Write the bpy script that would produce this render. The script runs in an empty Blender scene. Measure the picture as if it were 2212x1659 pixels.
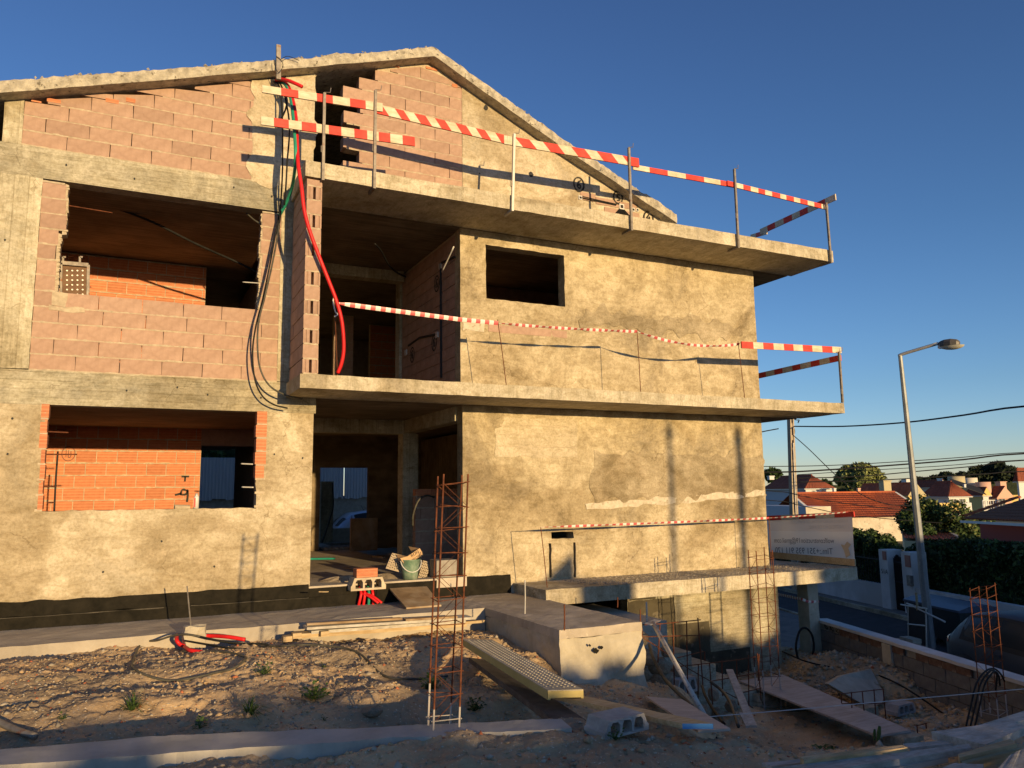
import bpy, bmesh, math, random
import numpy as np
from mathutils import Vector, Matrix, noise as mnoise
random.seed(7); RNG = np.random.default_rng(11)
sc = bpy.context.scene; COL = sc.collection; R_ = math.radians

# ------------------------------------------------------------------ camera
YAW, PIT, ROL = R_(26.1607), R_(7.9716), R_(-0.7145)
FP, CX, CY = 1691.56, 1106.0, 829.5           # focal length and centre for a 2212 px wide picture
cy_, sy_, cp_, sp_ = math.cos(YAW), math.sin(YAW), math.cos(PIT), math.sin(PIT)
fw = Vector((sy_*cp_, cy_*cp_, sp_)); rt0 = Vector((cy_, -sy_, 0)); up0 = rt0.cross(fw)
cr_, sr_ = math.cos(ROL), math.sin(ROL)
rt = rt0*cr_ + up0*sr_; up = up0*cr_ - rt0*sr_
cam = bpy.data.cameras.new('camera'); camo = bpy.data.objects.new('camera', cam); COL.objects.link(camo)
camo.matrix_world = Matrix(((rt.x, up.x, -fw.x, 0), (rt.y, up.y, -fw.y, 0), (rt.z, up.z, -fw.z, 0), (0, 0, 0, 1)))
cam.lens = FP/2212*36; cam.sensor_width = 36; cam.clip_start = .05; cam.clip_end = 3000
sc.camera = camo

# ------------------------------------------------------------------ sky, sun, exposure
SUN_AZ, SUN_EL = R_(6.3), R_(6.2)             # light runs towards (-sin az, cos az)
LD = Vector((-math.sin(SUN_AZ)*math.cos(SUN_EL), math.cos(SUN_AZ)*math.cos(SUN_EL), -math.sin(SUN_EL)))
w = bpy.data.worlds.new('World'); sc.world = w; w.use_nodes = True
wn = w.node_tree.nodes; wl = w.node_tree.links; bg = wn['Background']
sk = wn.new('ShaderNodeTexSky'); sk.sky_type = 'NISHITA'; sk.sun_disc = False
sk.sun_elevation = SUN_EL; sk.sun_rotation = math.atan2(-LD.x, -LD.y)
sk.altitude = 50; sk.air_density = 1.0; sk.dust_density = .1; sk.ozone_density = 3.2
tn_ = wn.new('ShaderNodeMix'); tn_.data_type = 'RGBA'; tn_.blend_type = 'MULTIPLY'; tn_.inputs[0].default_value = 1; tn_.clamp_result = False      # the same correction at every compass bearing: paler at the horizon, deeper overhead
gc_ = wn.new('ShaderNodeTexCoord'); sx_ = wn.new('ShaderNodeSeparateXYZ'); cr0 = wn.new('ShaderNodeValToRGB'); vm_ = wn.new('ShaderNodeVectorMath'); vm_.operation = 'SCALE'; vm_.inputs[3].default_value = 2
wl.new(gc_.outputs['Generated'], sx_.inputs[0]); wl.new(sx_.outputs[2], cr0.inputs[0]); ce = cr0.color_ramp.elements; ce.new(.12); ce.new(.3)
for e_, (p_, c_) in zip(ce, ((0, (.64,.66,.92)), (.12, (.50,.53,.66)), (.3, (.42,.46,.57)), (.6, (.38,.38,.50)))): e_.position = p_; e_.color = (*c_, 1)
wl.new(cr0.outputs[0], vm_.inputs[0]); wl.new(vm_.outputs[0], tn_.inputs[7]); wl.new(sk.outputs[0], tn_.inputs[6]); wl.new(tn_.outputs[2], bg.inputs[0]); bg.inputs[1].default_value = .135
sl = bpy.data.lights.new('sun', 'SUN'); sl.energy = 5.0; sl.angle = R_(.53); sl.color = (1.0, .70, .345)
so = bpy.data.objects.new('sun', sl); COL.objects.link(so)
so.rotation_mode = 'QUATERNION'; so.rotation_quaternion = LD.to_track_quat('-Z', 'Y')
vs = sc.view_settings; vs.view_transform = 'Standard'; vs.look = 'None'; vs.gamma = 1; vs.exposure = .28
vs.use_curve_mapping = False
sc.render.engine = 'CYCLES'
try: sc.cycles.max_bounces = 6; sc.cycles.diffuse_bounces = 3
except Exception: pass

# ------------------------------------------------------------------ helpers
def ray(x, y): return rt*((x-CX)/FP) - up*((y-CY)/FP) + fw
def at(x, y, X=None, Y=None, Z=None, D=None, T=None):
    r = ray(x, y)
    if X is not None: return r*(X/r.x)
    if Y is not None: return r*(Y/r.y)
    if Z is not None: return r*(Z/r.z)
    if T is not None: return r*(T/r.dot(NN))
    return r*(D/r.dot(fw))
TH = R_(17); UU = Vector((math.sin(TH), math.cos(TH), 0)); NN = Vector((math.cos(TH), -math.sin(TH), 0))
def st(s, t, z=0): return UU*s + NN*t + Vector((0, 0, z))
def N3(p, s=1.0, o=0.0): return mnoise.noise(Vector((p[0]*s+o, p[1]*s+o*1.7, p[2]*s-o)))
def tag(o, label=None, cat=None, group=None, kind=None):
    if label: o['label'] = label
    if cat: o['category'] = cat
    if group: o['group'] = group
    if kind: o['kind'] = kind
    return o
def thing(name, loc, label, cat, group=None, rz=0, kind=None):
    o = bpy.data.objects.new(name, None); COL.objects.link(o); o.location = loc; o.rotation_euler[2] = rz
    return tag(o, label, cat, group, kind)
def link(name, me, parent=None, loc=None, rot=None, keep=True):
    """link a mesh object; world-coordinate meshes keep their place when their thing is off the origin"""
    o = bpy.data.objects.new(name, me); COL.objects.link(o)
    if parent is not None:
        o.parent = parent
        if keep: o.matrix_parent_inverse = wmat(parent).inverted()
    if loc is not None: o.location = loc
    if rot is not None: o.rotation_euler = rot
    return o
def wmat(o):
    m = Matrix.Translation(o.location) @ o.rotation_euler.to_matrix().to_4x4()
    if o.parent: m = wmat(o.parent) @ o.matrix_parent_inverse @ m
    return m
class MB:
    def __init__(s): s.v = []; s.f = []; s.m = []; s.mi = 0; s.smooth = False
    def add(s, vs_, fs, mi=None):
        b = len(s.v); s.v += [tuple(p) for p in vs_]; s.f += [tuple(i+b for i in f) for f in fs]
        s.m += [s.mi if mi is None else mi]*len(fs); return s
    def box(s, x0, y0, z0, x1, y1, z1, mi=None):
        return s.add([(x0,y0,z0),(x1,y0,z0),(x1,y1,z0),(x0,y1,z0),(x0,y0,z1),(x1,y0,z1),(x1,y1,z1),(x0,y1,z1)],
                     [(3,2,1,0),(4,5,6,7),(0,1,5,4),(1,2,6,5),(2,3,7,6),(3,0,4,7)], mi)
    def obox(s, c, ax, ay, az, mi=None):      # centre and three half axes
        c, ax, ay, az = map(Vector, (c, ax, ay, az))
        if ax.cross(ay).dot(az) < 0: ay = -ay
        P = [c+ax*i+ay*j+az*k for k in (-1,1) for i, j in ((-1,-1),(1,-1),(1,1),(-1,1))]
        return s.add(P, [(3,2,1,0),(4,5,6,7),(0,1,5,4),(1,2,6,5),(2,3,7,6),(3,0,4,7)], mi)
    def beam(s, a, b, w_, h_, upv=(0,0,1), mi=None):
        a, b = Vector(a), Vector(b); d = (b-a).normalized(); u = Vector(upv)
        if abs(d.dot(u)) > .98: u = Vector((0,1,0))
        sd = d.cross(u).normalized(); u = sd.cross(d)
        return s.obox((a+b)/2, (b-a)/2, sd*w_/2, u*h_/2, mi)
    def prism(s, poly, ext, mi=None):
        n = len(poly); ext = Vector(ext); P = [Vector(p) for p in poly]
        nrm = Vector((0,0,0))
        for i in range(n): nrm += P[i].cross(P[(i+1) % n])
        if nrm.dot(ext) > 0: P.reverse()
        Q = [p+ext for p in P]
        return s.add(P+Q, [tuple(range(n)), tuple(range(2*n-1, n-1, -1))] + [((i+1)%n, i, i+n, (i+1)%n+n) for i in range(n)], mi)
    def tube(s, pts, r, n=8, cap=True, mi=None):
        pts = [Vector(p) for p in pts]; L = len(pts); V = []; prev = None
        for i, p in enumerate(pts):
            d = (pts[min(i+1, L-1)] - pts[max(i-1, 0)]).normalized()
            if prev is None:
                a = Vector((0,0,1)) if abs(d.z) < .9 else Vector((1,0,0)); x = d.cross(a).normalized()
            else: x = (prev - d*prev.dot(d)).normalized()
            prev = x; y = d.cross(x); rr = r[i] if isinstance(r, (list, tuple)) else r
            V += [p + (x*math.cos(t) + y*math.sin(t))*rr for t in [2*math.pi*k/n for k in range(n)]]
        F = [(i*n+k, i*n+(k+1)%n, (i+1)*n+(k+1)%n, (i+1)*n+k) for i in range(L-1) for k in range(n)]
        if cap: F += [tuple(range(n-1, -1, -1)), tuple((L-1)*n+k for k in range(n))]
        return s.add(V, F, mi)
    def mesh(s, mats, name='mesh'):
        me = bpy.data.meshes.new(name); me.from_pydata(s.v, [], s.f)
        for m in (mats if isinstance(mats, (list, tuple)) else [mats]): me.materials.append(m)
        me.polygons.foreach_set('material_index', s.m)
        if s.smooth: me.polygons.foreach_set('use_smooth', [True]*len(s.f))
        me.update(); return me
    def build(s, name, mats, parent=None, origin=None, bevel=0):
        """link as ONE object; the mesh is re-centred so that its origin is at its base"""
        if origin is None and s.v:
            a = np.array(s.v); origin = Vector(((a[:,0].min()+a[:,0].max())/2, (a[:,1].min()+a[:,1].max())/2, a[:,2].min()))
        if origin is not None: s.v = [(p[0]-origin[0], p[1]-origin[1], p[2]-origin[2]) for p in s.v]
        o = link(name, s.mesh(mats, name), parent)
        if origin is not None: o.location = origin
        if bevel:
            m = o.modifiers.new('bevel', 'BEVEL'); m.width = bevel; m.segments = 2; m.limit_method = 'ANGLE'
        return o
def smooth_path(pts, n=8):
    P = [Vector(p) for p in pts]; P = [P[0]*2-P[1]] + P + [P[-1]*2-P[-2]]; out = []
    for i in range(1, len(P)-2):
        for k in range(n):
            t = k/n; a, b, c, d = P[i-1], P[i], P[i+1], P[i+2]
            out.append(.5*((2*b)+(c-a)*t+(2*a-5*b+4*c-d)*t*t+(3*b-a-3*c+d)*t**3))
    out.append(P[-2]); return out
def npmesh(name, V, F, mats, mi=None, smooth=False):
    """V (n,3) and F (m,k) numpy arrays to a mesh"""
    me = bpy.data.meshes.new(name); k = F.shape[1]
    me.vertices.add(len(V)); me.vertices.foreach_set('co', V.astype(np.float32).ravel())
    me.loops.add(F.size); me.loops.foreach_set('vertex_index', F.astype(np.int32).ravel())
    me.polygons.add(len(F)); me.polygons.foreach_set('loop_start', np.arange(len(F), dtype=np.int32)*k)
    for m in (mats if isinstance(mats, (list, tuple)) else [mats]): me.materials.append(m)
    if mi is not None: me.polygons.foreach_set('material_index', np.asarray(mi, dtype=np.int32))
    if smooth: me.polygons.foreach_set('use_smooth', np.ones(len(F), dtype=bool))
    me.update(calc_edges=True); me.validate(); return me
def vn(x, y, seed=0):
    xi = np.floor(x).astype(np.int64); yi = np.floor(y).astype(np.int64); fx = x-xi; fy = y-yi
    fx = fx*fx*(3-2*fx); fy = fy*fy*(3-2*fy)
    def h(a, b):
        n = (a*374761393 + b*668265263 + seed*974711) & 0xffffffff
        n = ((n ^ (n >> 13))*1274126177) & 0xffffffff
        return ((n ^ (n >> 16)) & 0xffff)/32767.5 - 1
    return (h(xi,yi)*(1-fx)+h(xi+1,yi)*fx)*(1-fy) + (h(xi,yi+1)*(1-fx)+h(xi+1,yi+1)*fx)*fy
def fbm(x, y, o=4, seed=0, g=.5, l=2.1):
    r = 0; a = 1; 
    for i in range(o): r = r + a*vn(x, y, seed+i*7); x = x*l+3.1; y = y*l+1.7; a *= g
    return r

# ------------------------------------------------------------------ materials
MATS = {}
def base_mat(name):
    m = bpy.data.materials.new(name); m.use_nodes = True; nt = m.node_tree
    return m, nt, nt.nodes['Principled BSDF']
def nd(nt, t, **k):
    n = nt.nodes.new(t)
    for a, b in k.items():
        if a.startswith('i_'): n.inputs[a[2:].replace('_', ' ')].default_value = b
        else: setattr(n, a, b)
    return n
def ramp(nt, src, stops):
    r = nd(nt, 'ShaderNodeValToRGB'); e = r.color_ramp.elements
    while len(e) < len(stops): e.new(.5)
    for i, (p, c) in enumerate(stops):
        e[i].position = p; e[i].color = (*c, 1) if len(c) == 3 else c
    nt.links.new(src, r.inputs[0]); return r.outputs[0]
def mix(nt, fac, a, b, mode='MIX'):
    m = nd(nt, 'ShaderNodeMix', data_type='RGBA', blend_type=mode)
    for s, v in ((0, fac), (6, a), (7, b)):
        if hasattr(v, 'links') or hasattr(v, 'is_linked'): nt.links.new(v, m.inputs[s])
        else: m.inputs[s].default_value = v if s == 0 else (*v, 1)
    return m.outputs[2]
def coords(nt, scale=(1,1,1), kind='Object'):
    tc = nd(nt, 'ShaderNodeTexCoord'); mp = nd(nt, 'ShaderNodeMapping'); mp.inputs['Scale'].default_value = scale
    nt.links.new(tc.outputs[kind], mp.inputs[0]); return mp.outputs[0]
def noise(nt, vec, scale, detail=5, rough=.6, dist=0):
    n = nd(nt, 'ShaderNodeTexNoise'); n.inputs['Scale'].default_value = scale; n.inputs['Detail'].default_value = detail
    n.inputs['Roughness'].default_value = rough; n.inputs['Distortion'].default_value = dist
    nt.links.new(vec, n.inputs['Vector']); return n.outputs[0]
def bump(nt, bs, h, strength=.5, dist=.01):
    b = nd(nt, 'ShaderNodeBump'); b.inputs['Strength'].default_value = strength; b.inputs['Distance'].default_value = dist
    nt.links.new(h, b.inputs['Height']); nt.links.new(b.outputs[0], bs.inputs['Normal']); return b
def surf(name, c1, c2, scale=3, rough=.9, bstr=.5, bdist=.006, bscale=40, streak=None, spots=None, rnd=0, c3=None, metal=0, spec=.3, contrast=(.35,.65)):
    """general mineral / wood / metal surface: two colours mottled, fine relief, optional streaks, spots and per-object change"""
    m, nt, b = base_mat(name); v = coords(nt)
    col = ramp(nt, noise(nt, v, scale, 6, .65, .3), [(contrast[0], c1), (contrast[1], c2)])
    if c3: col = mix(nt, ramp(nt, noise(nt, v, scale*.28, 4, .6, .6), [(.45, (0,0,0)), (.6, (1,1,1))]), col, c3)
    if streak:
        sv = coords(nt, streak[0]); sm = ramp(nt, noise(nt, sv, streak[1], 4, .7), [(.40, (1,1,1)), (.60, (0,0,0))])
        col = mix(nt, sm, col, streak[2], 'MULTIPLY')
    if spots:
        sp = ramp(nt, noise(nt, v, spots[0], 3, .5), [(spots[1], (0,0,0)), (spots[1]+.06, (1,1,1))]); col = mix(nt, sp, col, spots[2])
    if rnd:
        oi = nd(nt, 'ShaderNodeObjectInfo'); rr = ramp(nt, oi.outputs['Random'], [(0, (1-rnd,)*3), (.25, (1,)*3), (.8, (1,)*3), (1, (1+rnd*.6,)*3)])
        col = mix(nt, 1.0, col, rr, 'MULTIPLY')
    nt.links.new(col, b.inputs['Base Color']); b.inputs['Roughness'].default_value = rough; b.inputs['Metallic'].default_value = metal
    b.inputs['Specular IOR Level'].default_value = spec
    if bstr: bump(nt, b, noise(nt, v, bscale, 6, .7), bstr, bdist)
    return m
def plain(name, c, rough=.5, metal=0, spec=.5, coat=0):
    m, nt, b = base_mat(name); b.inputs['Base Color'].default_value = (*c, 1); b.inputs['Roughness'].default_value = rough
    b.inputs['Metallic'].default_value = metal; b.inputs['Specular IOR Level'].default_value = spec
    if coat: b.inputs['Coat Weight'].default_value = coat
    return m

def plaster(name, c1, c2, dark, s1=.8, s2=5.5, bstr=.8, bdist=.006, lo=.74, streak=0, boards=None):
    m, nt, b = base_mat(name); v = coords(nt)
    col = ramp(nt, noise(nt, v, s1, 8, .72, .9), [(.36, dark), (.46, c1), (.60, c2)])
    n2 = ramp(nt, noise(nt, v, s2, 9, .78, .5), [(.38, (lo, lo*.98, lo*.93)), (.50, (.95,.95,.94)), (.62, (1.10,1.10,1.12))]); col = mix(nt, 1.0, col, n2, 'MULTIPLY')
    n3 = ramp(nt, noise(nt, v, 34, 5, .7), [(.36, (.80,.79,.76)), (.52, (1,1,1)), (.66, (1.10,1.10,1.10))]); col = mix(nt, 1.0, col, n3, 'MULTIPLY')
    big = ramp(nt, noise(nt, v, .33, 4, .55, 1.4), [(.44, (.80,.77,.72)), (.49, (1,1,1)), (.60, (1.03,1.03,1.04))]); col = mix(nt, 1.0, col, big, 'MULTIPLY')
    tv = coords(nt, (1.0, 1, 3.2)); tr_ = ramp(nt, noise(nt, tv, 2.1, 7, .7, 1.6), [(.40, (.86,.84,.80)), (.50, (1,1,1)), (.60, (1.06,1.06,1.07))]); col = mix(nt, 1.0, col, tr_, 'MULTIPLY')
    vo = nd(nt, 'ShaderNodeTexVoronoi', feature='DISTANCE_TO_EDGE'); vo.inputs['Scale'].default_value = .9
    dn = nd(nt, 'ShaderNodeTexNoise'); dn.inputs['Scale'].default_value = 3; dn.inputs['Detail'].default_value = 6; nt.links.new(v, dn.inputs['Vector'])
    av = nd(nt, 'ShaderNodeVectorMath', operation='MULTIPLY_ADD'); av.inputs[1].default_value = (.5,.5,.5); nt.links.new(dn.outputs[1], av.inputs[0]); nt.links.new(v, av.inputs[2]); nt.links.new(av.outputs[0], vo.inputs['Vector'])
    ck = ramp(nt, vo.outputs[0], [(.0, (.0,.0,.0)), (.006, (1,1,1))]); cm = mix(nt, ramp(nt, noise(nt, v, .8, 2, .5), [(.50, (1,1,1)), (.56, (0,0,0))]), ck, (1,1,1)); col = mix(nt, 1.0, col, ramp(nt, cm, [(0, (.60,.57,.52)), (1, (1,1,1))]), 'MULTIPLY')
    if streak:
        sv = coords(nt, streak); col = mix(nt, 1.0, col, ramp(nt, noise(nt, sv, 3, 6, .75), [(.35, (.76,.76,.72)), (.5, (1,1,1)), (.66, (1.08,1.08,1.08))]), 'MULTIPLY')
    if boards:                      # seams and tone changes left by the shuttering boards: (axis, pitch)
        sp = nd(nt, 'ShaderNodeSeparateXYZ'); nt.links.new(v, sp.inputs[0]); q = nd(nt, 'ShaderNodeMath', operation='DIVIDE'); nt.links.new(sp.outputs[boards[0]], q.inputs[0]); q.inputs[1].default_value = boards[1]
        ad = nd(nt, 'ShaderNodeMath', operation='MULTIPLY_ADD'); nt.links.new(noise(nt, v, 1.3, 2), ad.inputs[0]); ad.inputs[1].default_value = .12; nt.links.new(q.outputs[0], ad.inputs[2])
        fr = nd(nt, 'ShaderNodeMath', operation='FRACT'); nt.links.new(ad.outputs[0], fr.inputs[0]); fl = nd(nt, 'ShaderNodeMath', operation='FLOOR'); nt.links.new(ad.outputs[0], fl.inputs[0])
        wn_ = nd(nt, 'ShaderNodeTexWhiteNoise', noise_dimensions='1D'); nt.links.new(fl.outputs[0], wn_.inputs['W'])
        col = mix(nt, 1.0, col, ramp(nt, fr.outputs[0], [(.0, (.70,.68,.64)), (.06, (1,1,1)), (.94, (1,1,1)), (1.0, (.78,.76,.72))]), 'MULTIPLY'); col = mix(nt, 1.0, col, ramp(nt, wn_.outputs[0], [(0, (.88,.88,.87)), (1, (1.06,1.06,1.05))]), 'MULTIPLY')
    nt.links.new(col, b.inputs['Base Color']); b.inputs['Roughness'].default_value = .95; b.inputs['Specular IOR Level'].default_value = .15
    bump(nt, b, noise(nt, v, 24, 8, .75), bstr, bdist); return m
M = {}
M['conc'] = plaster('raw_concrete', (.37,.34,.255), (.50,.46,.345), (.29,.275,.215), .9, 7, .4, .004, .88, (1.0,1,16), boards=(2, .105))
M['conc_v'] = plaster('column_concrete', (.45,.41,.30), (.56,.51,.38), (.38,.35,.27), .8, 7, .4, .004, .90, (12,1,1.2), boards=(0, .16))
M['slab'] = plaster('slab_concrete', (.46,.41,.30), (.56,.50,.37), (.40,.355,.265), 1.1, 6, .4, .005, .90, (5,1,.8))
M['roof'] = surf('rough_roof_concrete', (.30,.27,.21), (.58,.53,.41), 9, .95, 1.0, .03, 16, spots=(16,.62,(.17,.15,.11)))
M['render_r'] = plaster('cement_render', (.42,.35,.225), (.54,.46,.31), (.30,.25,.165), .75, 4.5, .9, .008, .76)
M['render_l'] = plaster('pale_cement_render', (.48,.41,.285), (.58,.51,.37), (.42,.365,.26), .8, 4.5, .8, .007, .86)
M['bitumen'] = surf('black_bitumen_paint', (.010,.009,.006), (.022,.019,.013), 6, .8, .5, .004, 40, spots=(34,.76,(.10,.09,.06)), spec=.1)
M['block'] = surf('pink_clay_block', (.35,.23,.165), (.45,.305,.225), 9, .95, .8, .004, 120, rnd=.15, spots=(3.2,.66,(.34,.24,.17)))
M['brick'] = surf('orange_hollow_brick', (.56,.17,.06), (.68,.24,.09), 8, .85, .3, .002, 60, rnd=.12, spots=(5,.70,(.55,.40,.24)))
M['mortar'] = surf('sandy_mortar', (.38,.31,.215), (.54,.455,.32), 14, .95, .9, .006, 50)
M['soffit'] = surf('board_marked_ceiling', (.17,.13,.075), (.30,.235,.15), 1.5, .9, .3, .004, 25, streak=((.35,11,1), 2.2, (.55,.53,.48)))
M['screed'] = surf('grey_screed', (.40,.345,.27), (.55,.48,.38), 2.5, .95, .9, .010, 40, c3=(.34,.29,.22), spots=(32,.66,(.62,.54,.42)))
M['walk'] = surf('walkway_concrete', (.36,.315,.25), (.48,.43,.345), 1.8, .93, .6, .006, 40, streak=((.8,8,1), 2, (.85,.85,.85)))
M['plat'] = surf('platform_side_concrete', (.36,.32,.24), (.52,.47,.36), 2.5, .95, .9, .012, 14, spots=(4,.66,(.30,.26,.18)))
M['strip'] = surf('footing_concrete', (.35,.33,.28), (.48,.45,.39), 2.4, .9, .5, .005, 30)
M['dirt'] = surf('site_dirt', (.42,.285,.155), (.62,.45,.255), 1.7, .98, 1.0, .02, 16, c3=(.36,.27,.165), spots=(46,.64,(.66,.56,.42)))
M['stone'] = surf('rubble_stone', (.22,.18,.12), (.36,.30,.21), 6, .95, .9, .01, 16, rnd=.3)
M['chip'] = surf('pale_rubble_chip', (.32,.27,.20), (.50,.44,.34), 8, .95, .6, .004, 40, rnd=.3)
M['rust'] = surf('rusty_steel', (.09,.030,.014), (.22,.075,.032), 14, .85, .5, .002, 90, metal=.25)
M['steel_old'] = surf('weathered_steel', (.16,.14,.12), (.30,.27,.23), 10, .6, .3, .001, 60, metal=.5, spots=(7,.6,(.22,.09,.04)))
M['steel_pale'] = surf('pale_steel', (.50,.48,.42), (.62,.60,.54), 10, .5, .2, .001, 60, metal=.3)
M['red_hose'] = surf('red_corrugated_conduit', (.55,.012,.015), (.66,.02,.02), 5, .42, .6, .002, 150)
M['green_hose'] = surf('green_conduit', (.02,.22,.14), (.03,.30,.19), 5, .45, .5, .002, 150)
M['black_hose'] = surf('black_pipe', (.008,.008,.007), (.022,.022,.02), 8, .6, .3, .001, 60, spec=.15)
M['grey_hose'] = surf('grey_conduit', (.05,.047,.038), (.10,.095,.075), 8, .5, .3, .001, 60, spec=.2)
M['white_plastic'] = plain('white_plastic', (.62,.60,.55), .45)
M['wood'] = surf('bare_timber', (.42,.31,.17), (.58,.45,.27), 3, .8, .4, .002, 30, streak=((.6,14,14), 2.5, (.78,.72,.6)))
M['wood_grey'] = surf('weathered_grey_timber', (.38,.35,.295), (.56,.53,.46), 9, .9, .8, .004, 34, streak=((3,18,18), 2.4, (.80,.78,.75)), rnd=.15)
M['wood_pink'] = surf('plywood_form_panel', (.44,.375,.31), (.55,.48,.41), 2.2, .85, .3, .002, 30, streak=((1,11,11), 2.0, (.80,.77,.74)))
M['wood_yellow'] = surf('yellow_formwork_beam', (.42,.28,.11), (.55,.38,.17), 3, .8, .4, .002, 30, streak=((1,12,12), 2.4, (.8,.74,.6)), spots=(6,.66,(.3,.22,.12)))
M['ply_brown'] = surf('brown_plywood_sheet', (.20,.125,.06), (.38,.26,.14), 4, .7, .3, .002, 30, c3=(.42,.33,.22))
M['paint_w'] = surf('white_painted_wood', (.58,.50,.36), (.74,.67,.52), 6, .7, .4, .001, 50, streak=((1,9,9), 3, (.86,.82,.74)))
M['paint_r'] = surf('red_painted_wood', (.62,.045,.03), (.74,.075,.05), 6, .6, .4, .001, 50, streak=((1,9,9), 3, (.82,.8,.8)))
M['tape_w'] = plain('white_tape', (.72,.68,.62), .35)
M['tape_r'] = plain('red_tape', (.52,.10,.10), .4)
M['blue'] = plain('blue_paint', (.04,.22,.55), .6)
M['black'] = plain('black_paint', (.012,.012,.012), .7)
M['spray'] = surf('black_spray_paint', (.02,.018,.014), (.05,.045,.035), 20, .8, 0)
M['rubber'] = plain('black_rubber', (.02,.02,.02), .8)
M['asphalt'] = surf('asphalt', (.035,.035,.037), (.06,.06,.062), 3, .9, .6, .004, 120, c3=(.045,.045,.045))
M['paving'] = surf('pavement', (.14,.13,.115), (.21,.195,.17), 2.5, .92, .5, .004, 50)
M['white_wall'] = surf('white_wash_wall', (.52,.52,.50), (.70,.70,.68), 1.2, .9, .3, .003, 30, c3=(.44,.43,.40))
M['block_grey'] = surf('grey_concrete_block', (.24,.215,.175), (.34,.31,.26), 8, .95, .9, .005, 90, rnd=.15)
M['galv'] = surf('galvanised_lamp_post', (.24,.26,.27), (.34,.36,.37), 4, .5, .2, .001, 60, metal=.4)
M['granite'] = surf('concrete_pole', (.34,.28,.20), (.46,.38,.28), 4, .9, .3, .002, 60)

def brick_material():
    m, nt, b = base_mat('orange_hollow_brick'); v = coords(nt); sep = nd(nt, 'ShaderNodeSeparateXYZ'); nt.links.new(v, sep.inputs[0])
    mt = nd(nt, 'ShaderNodeMath', operation='MULTIPLY'); nt.links.new(sep.outputs[2], mt.inputs[0]); mt.inputs[1].default_value = 2*math.pi*4/.187
    sn = nd(nt, 'ShaderNodeMath', operation='SINE'); nt.links.new(mt.outputs[0], sn.inputs[0])
    col = ramp(nt, noise(nt, v, 8, 6, .65, .3), [(.35, (.48,.165,.075)), (.65, (.58,.23,.11))]); col = mix(nt, ramp(nt, sn.outputs[0], [(.80, (0,0,0)), (.95, (.6,.6,.6))]), col, (.62,.33,.17))
    oi = nd(nt, 'ShaderNodeObjectInfo'); col = mix(nt, 1.0, col, ramp(nt, oi.outputs['Random'], [(0, (.86,)*3), (.3, (1,)*3), (.8, (1,)*3), (1, (1.1,)*3)]), 'MULTIPLY')
    nt.links.new(col, b.inputs['Base Color']); b.inputs['Roughness'].default_value = .85; return m
M['brick'] = brick_material()
M['brick_dull'] = surf('mortar_smeared_brick', (.11,.055,.035), (.20,.13,.09), 9, .95, .8, .006, 40, rnd=.2, spots=(6,.52,(.27,.23,.18)))
# ================================================================== THE UNFINISHED HOUSE
def frange(a, b, st_):
    n = max(1, round((b-a)/st_)); return [a+(b-a)*i/n for i in range(n+1)]
def panel(name, mat, parent, x0, x1, z0, z1, y0, y1, holes=(), top=None, step=.14, amp=.006, jag=.008, fn=None, edge=0, ns=1.0, extra=(), seed=0):
    """a wall sheet with thickness, openings, uneven face and slightly broken edges"""
    xb = {x0, x1, *extra}; zb = {z0, z1}
    for h in holes: xb |= {h[0], h[2]}; zb |= {h[1], h[3]}
    def fill(b):
        b = sorted(v for v in b); out = []
        for i in range(len(b)-1): out += frange(b[i], b[i+1], step)[:-1]
        return out+[b[-1]]
    xs = [x for x in fill({v for v in xb if x0 <= v <= x1})]; zs = [z for z in fill({v for v in zb if z0 <= v <= z1})]
    fn = fn or (lambda a, z, d: (a, d, z)); tp = top or (lambda x: 1e9)
    on = lambda x, z: any(h[0]-1e-4 <= x <= h[2]+1e-4 and h[1]-1e-4 <= z <= h[3]+1e-4 for h in holes)
    V = []; nx, nz = len(xs), len(zs)
    for i, x in enumerate(xs):
        for j, z in enumerate(zs):
            zz = min(z, tp(x)); p = (x*2.3, zz*2.3, seed+y0)
            dx = dz = 0
            if on(x, z): dx = jag*mnoise.noise(Vector((x*9, zz*9, 3.1+seed))); dz = jag*mnoise.noise(Vector((x*9, zz*9, 8.1+seed)))
            if edge:
                if i in (0, nx-1): dx += edge*mnoise.noise(Vector((1.3+seed, zz*4.3, i)))
                if j in (0, nz-1): dz += edge*mnoise.noise(Vector((x*4.3, 1.3+seed, j)))
            V.append(fn(x+dx, zz+dz, y0 + amp*mnoise.noise(Vector(p)*ns) + amp*.4*mnoise.noise(Vector(p)*4)))
    n0 = len(V)
    for x in xs:
        for z in zs: V.append(fn(x, min(z, tp(x)), y1))
    ok = {}
    for i in range(nx-1):
        for j in range(nz-1):
            cx, cz = (xs[i]+xs[i+1])/2, (zs[j]+zs[j+1])/2
            if any(h[0] < cx < h[2] and h[1] < cz < h[3] for h in holes): continue
            if zs[j] >= max(tp(xs[i]), tp(xs[i+1])): continue
            ok[i, j] = 1
    F = []; K = lambda i, j: i*nz+j
    for i, j in ok:
        a, b, c, d = K(i,j), K(i+1,j), K(i+1,j+1), K(i,j+1)
        F += [(a,b,c,d), (n0+d, n0+c, n0+b, n0+a)]
        if (i, j-1) not in ok: F.append((b, a, a+n0, b+n0))
        if (i, j+1) not in ok: F.append((d, c, c+n0, d+n0))
        if (i-1, j) not in ok: F.append((a, d, d+n0, a+n0))
        if (i+1, j) not in ok: F.append((c, b, b+n0, c+n0))
    m = MB(); m.v = [tuple(p) for p in V]; m.f = F; m.m = [0]*len(F)
    return m.build(name, mat, parent, origin=Vector((0,0,0)))
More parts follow.
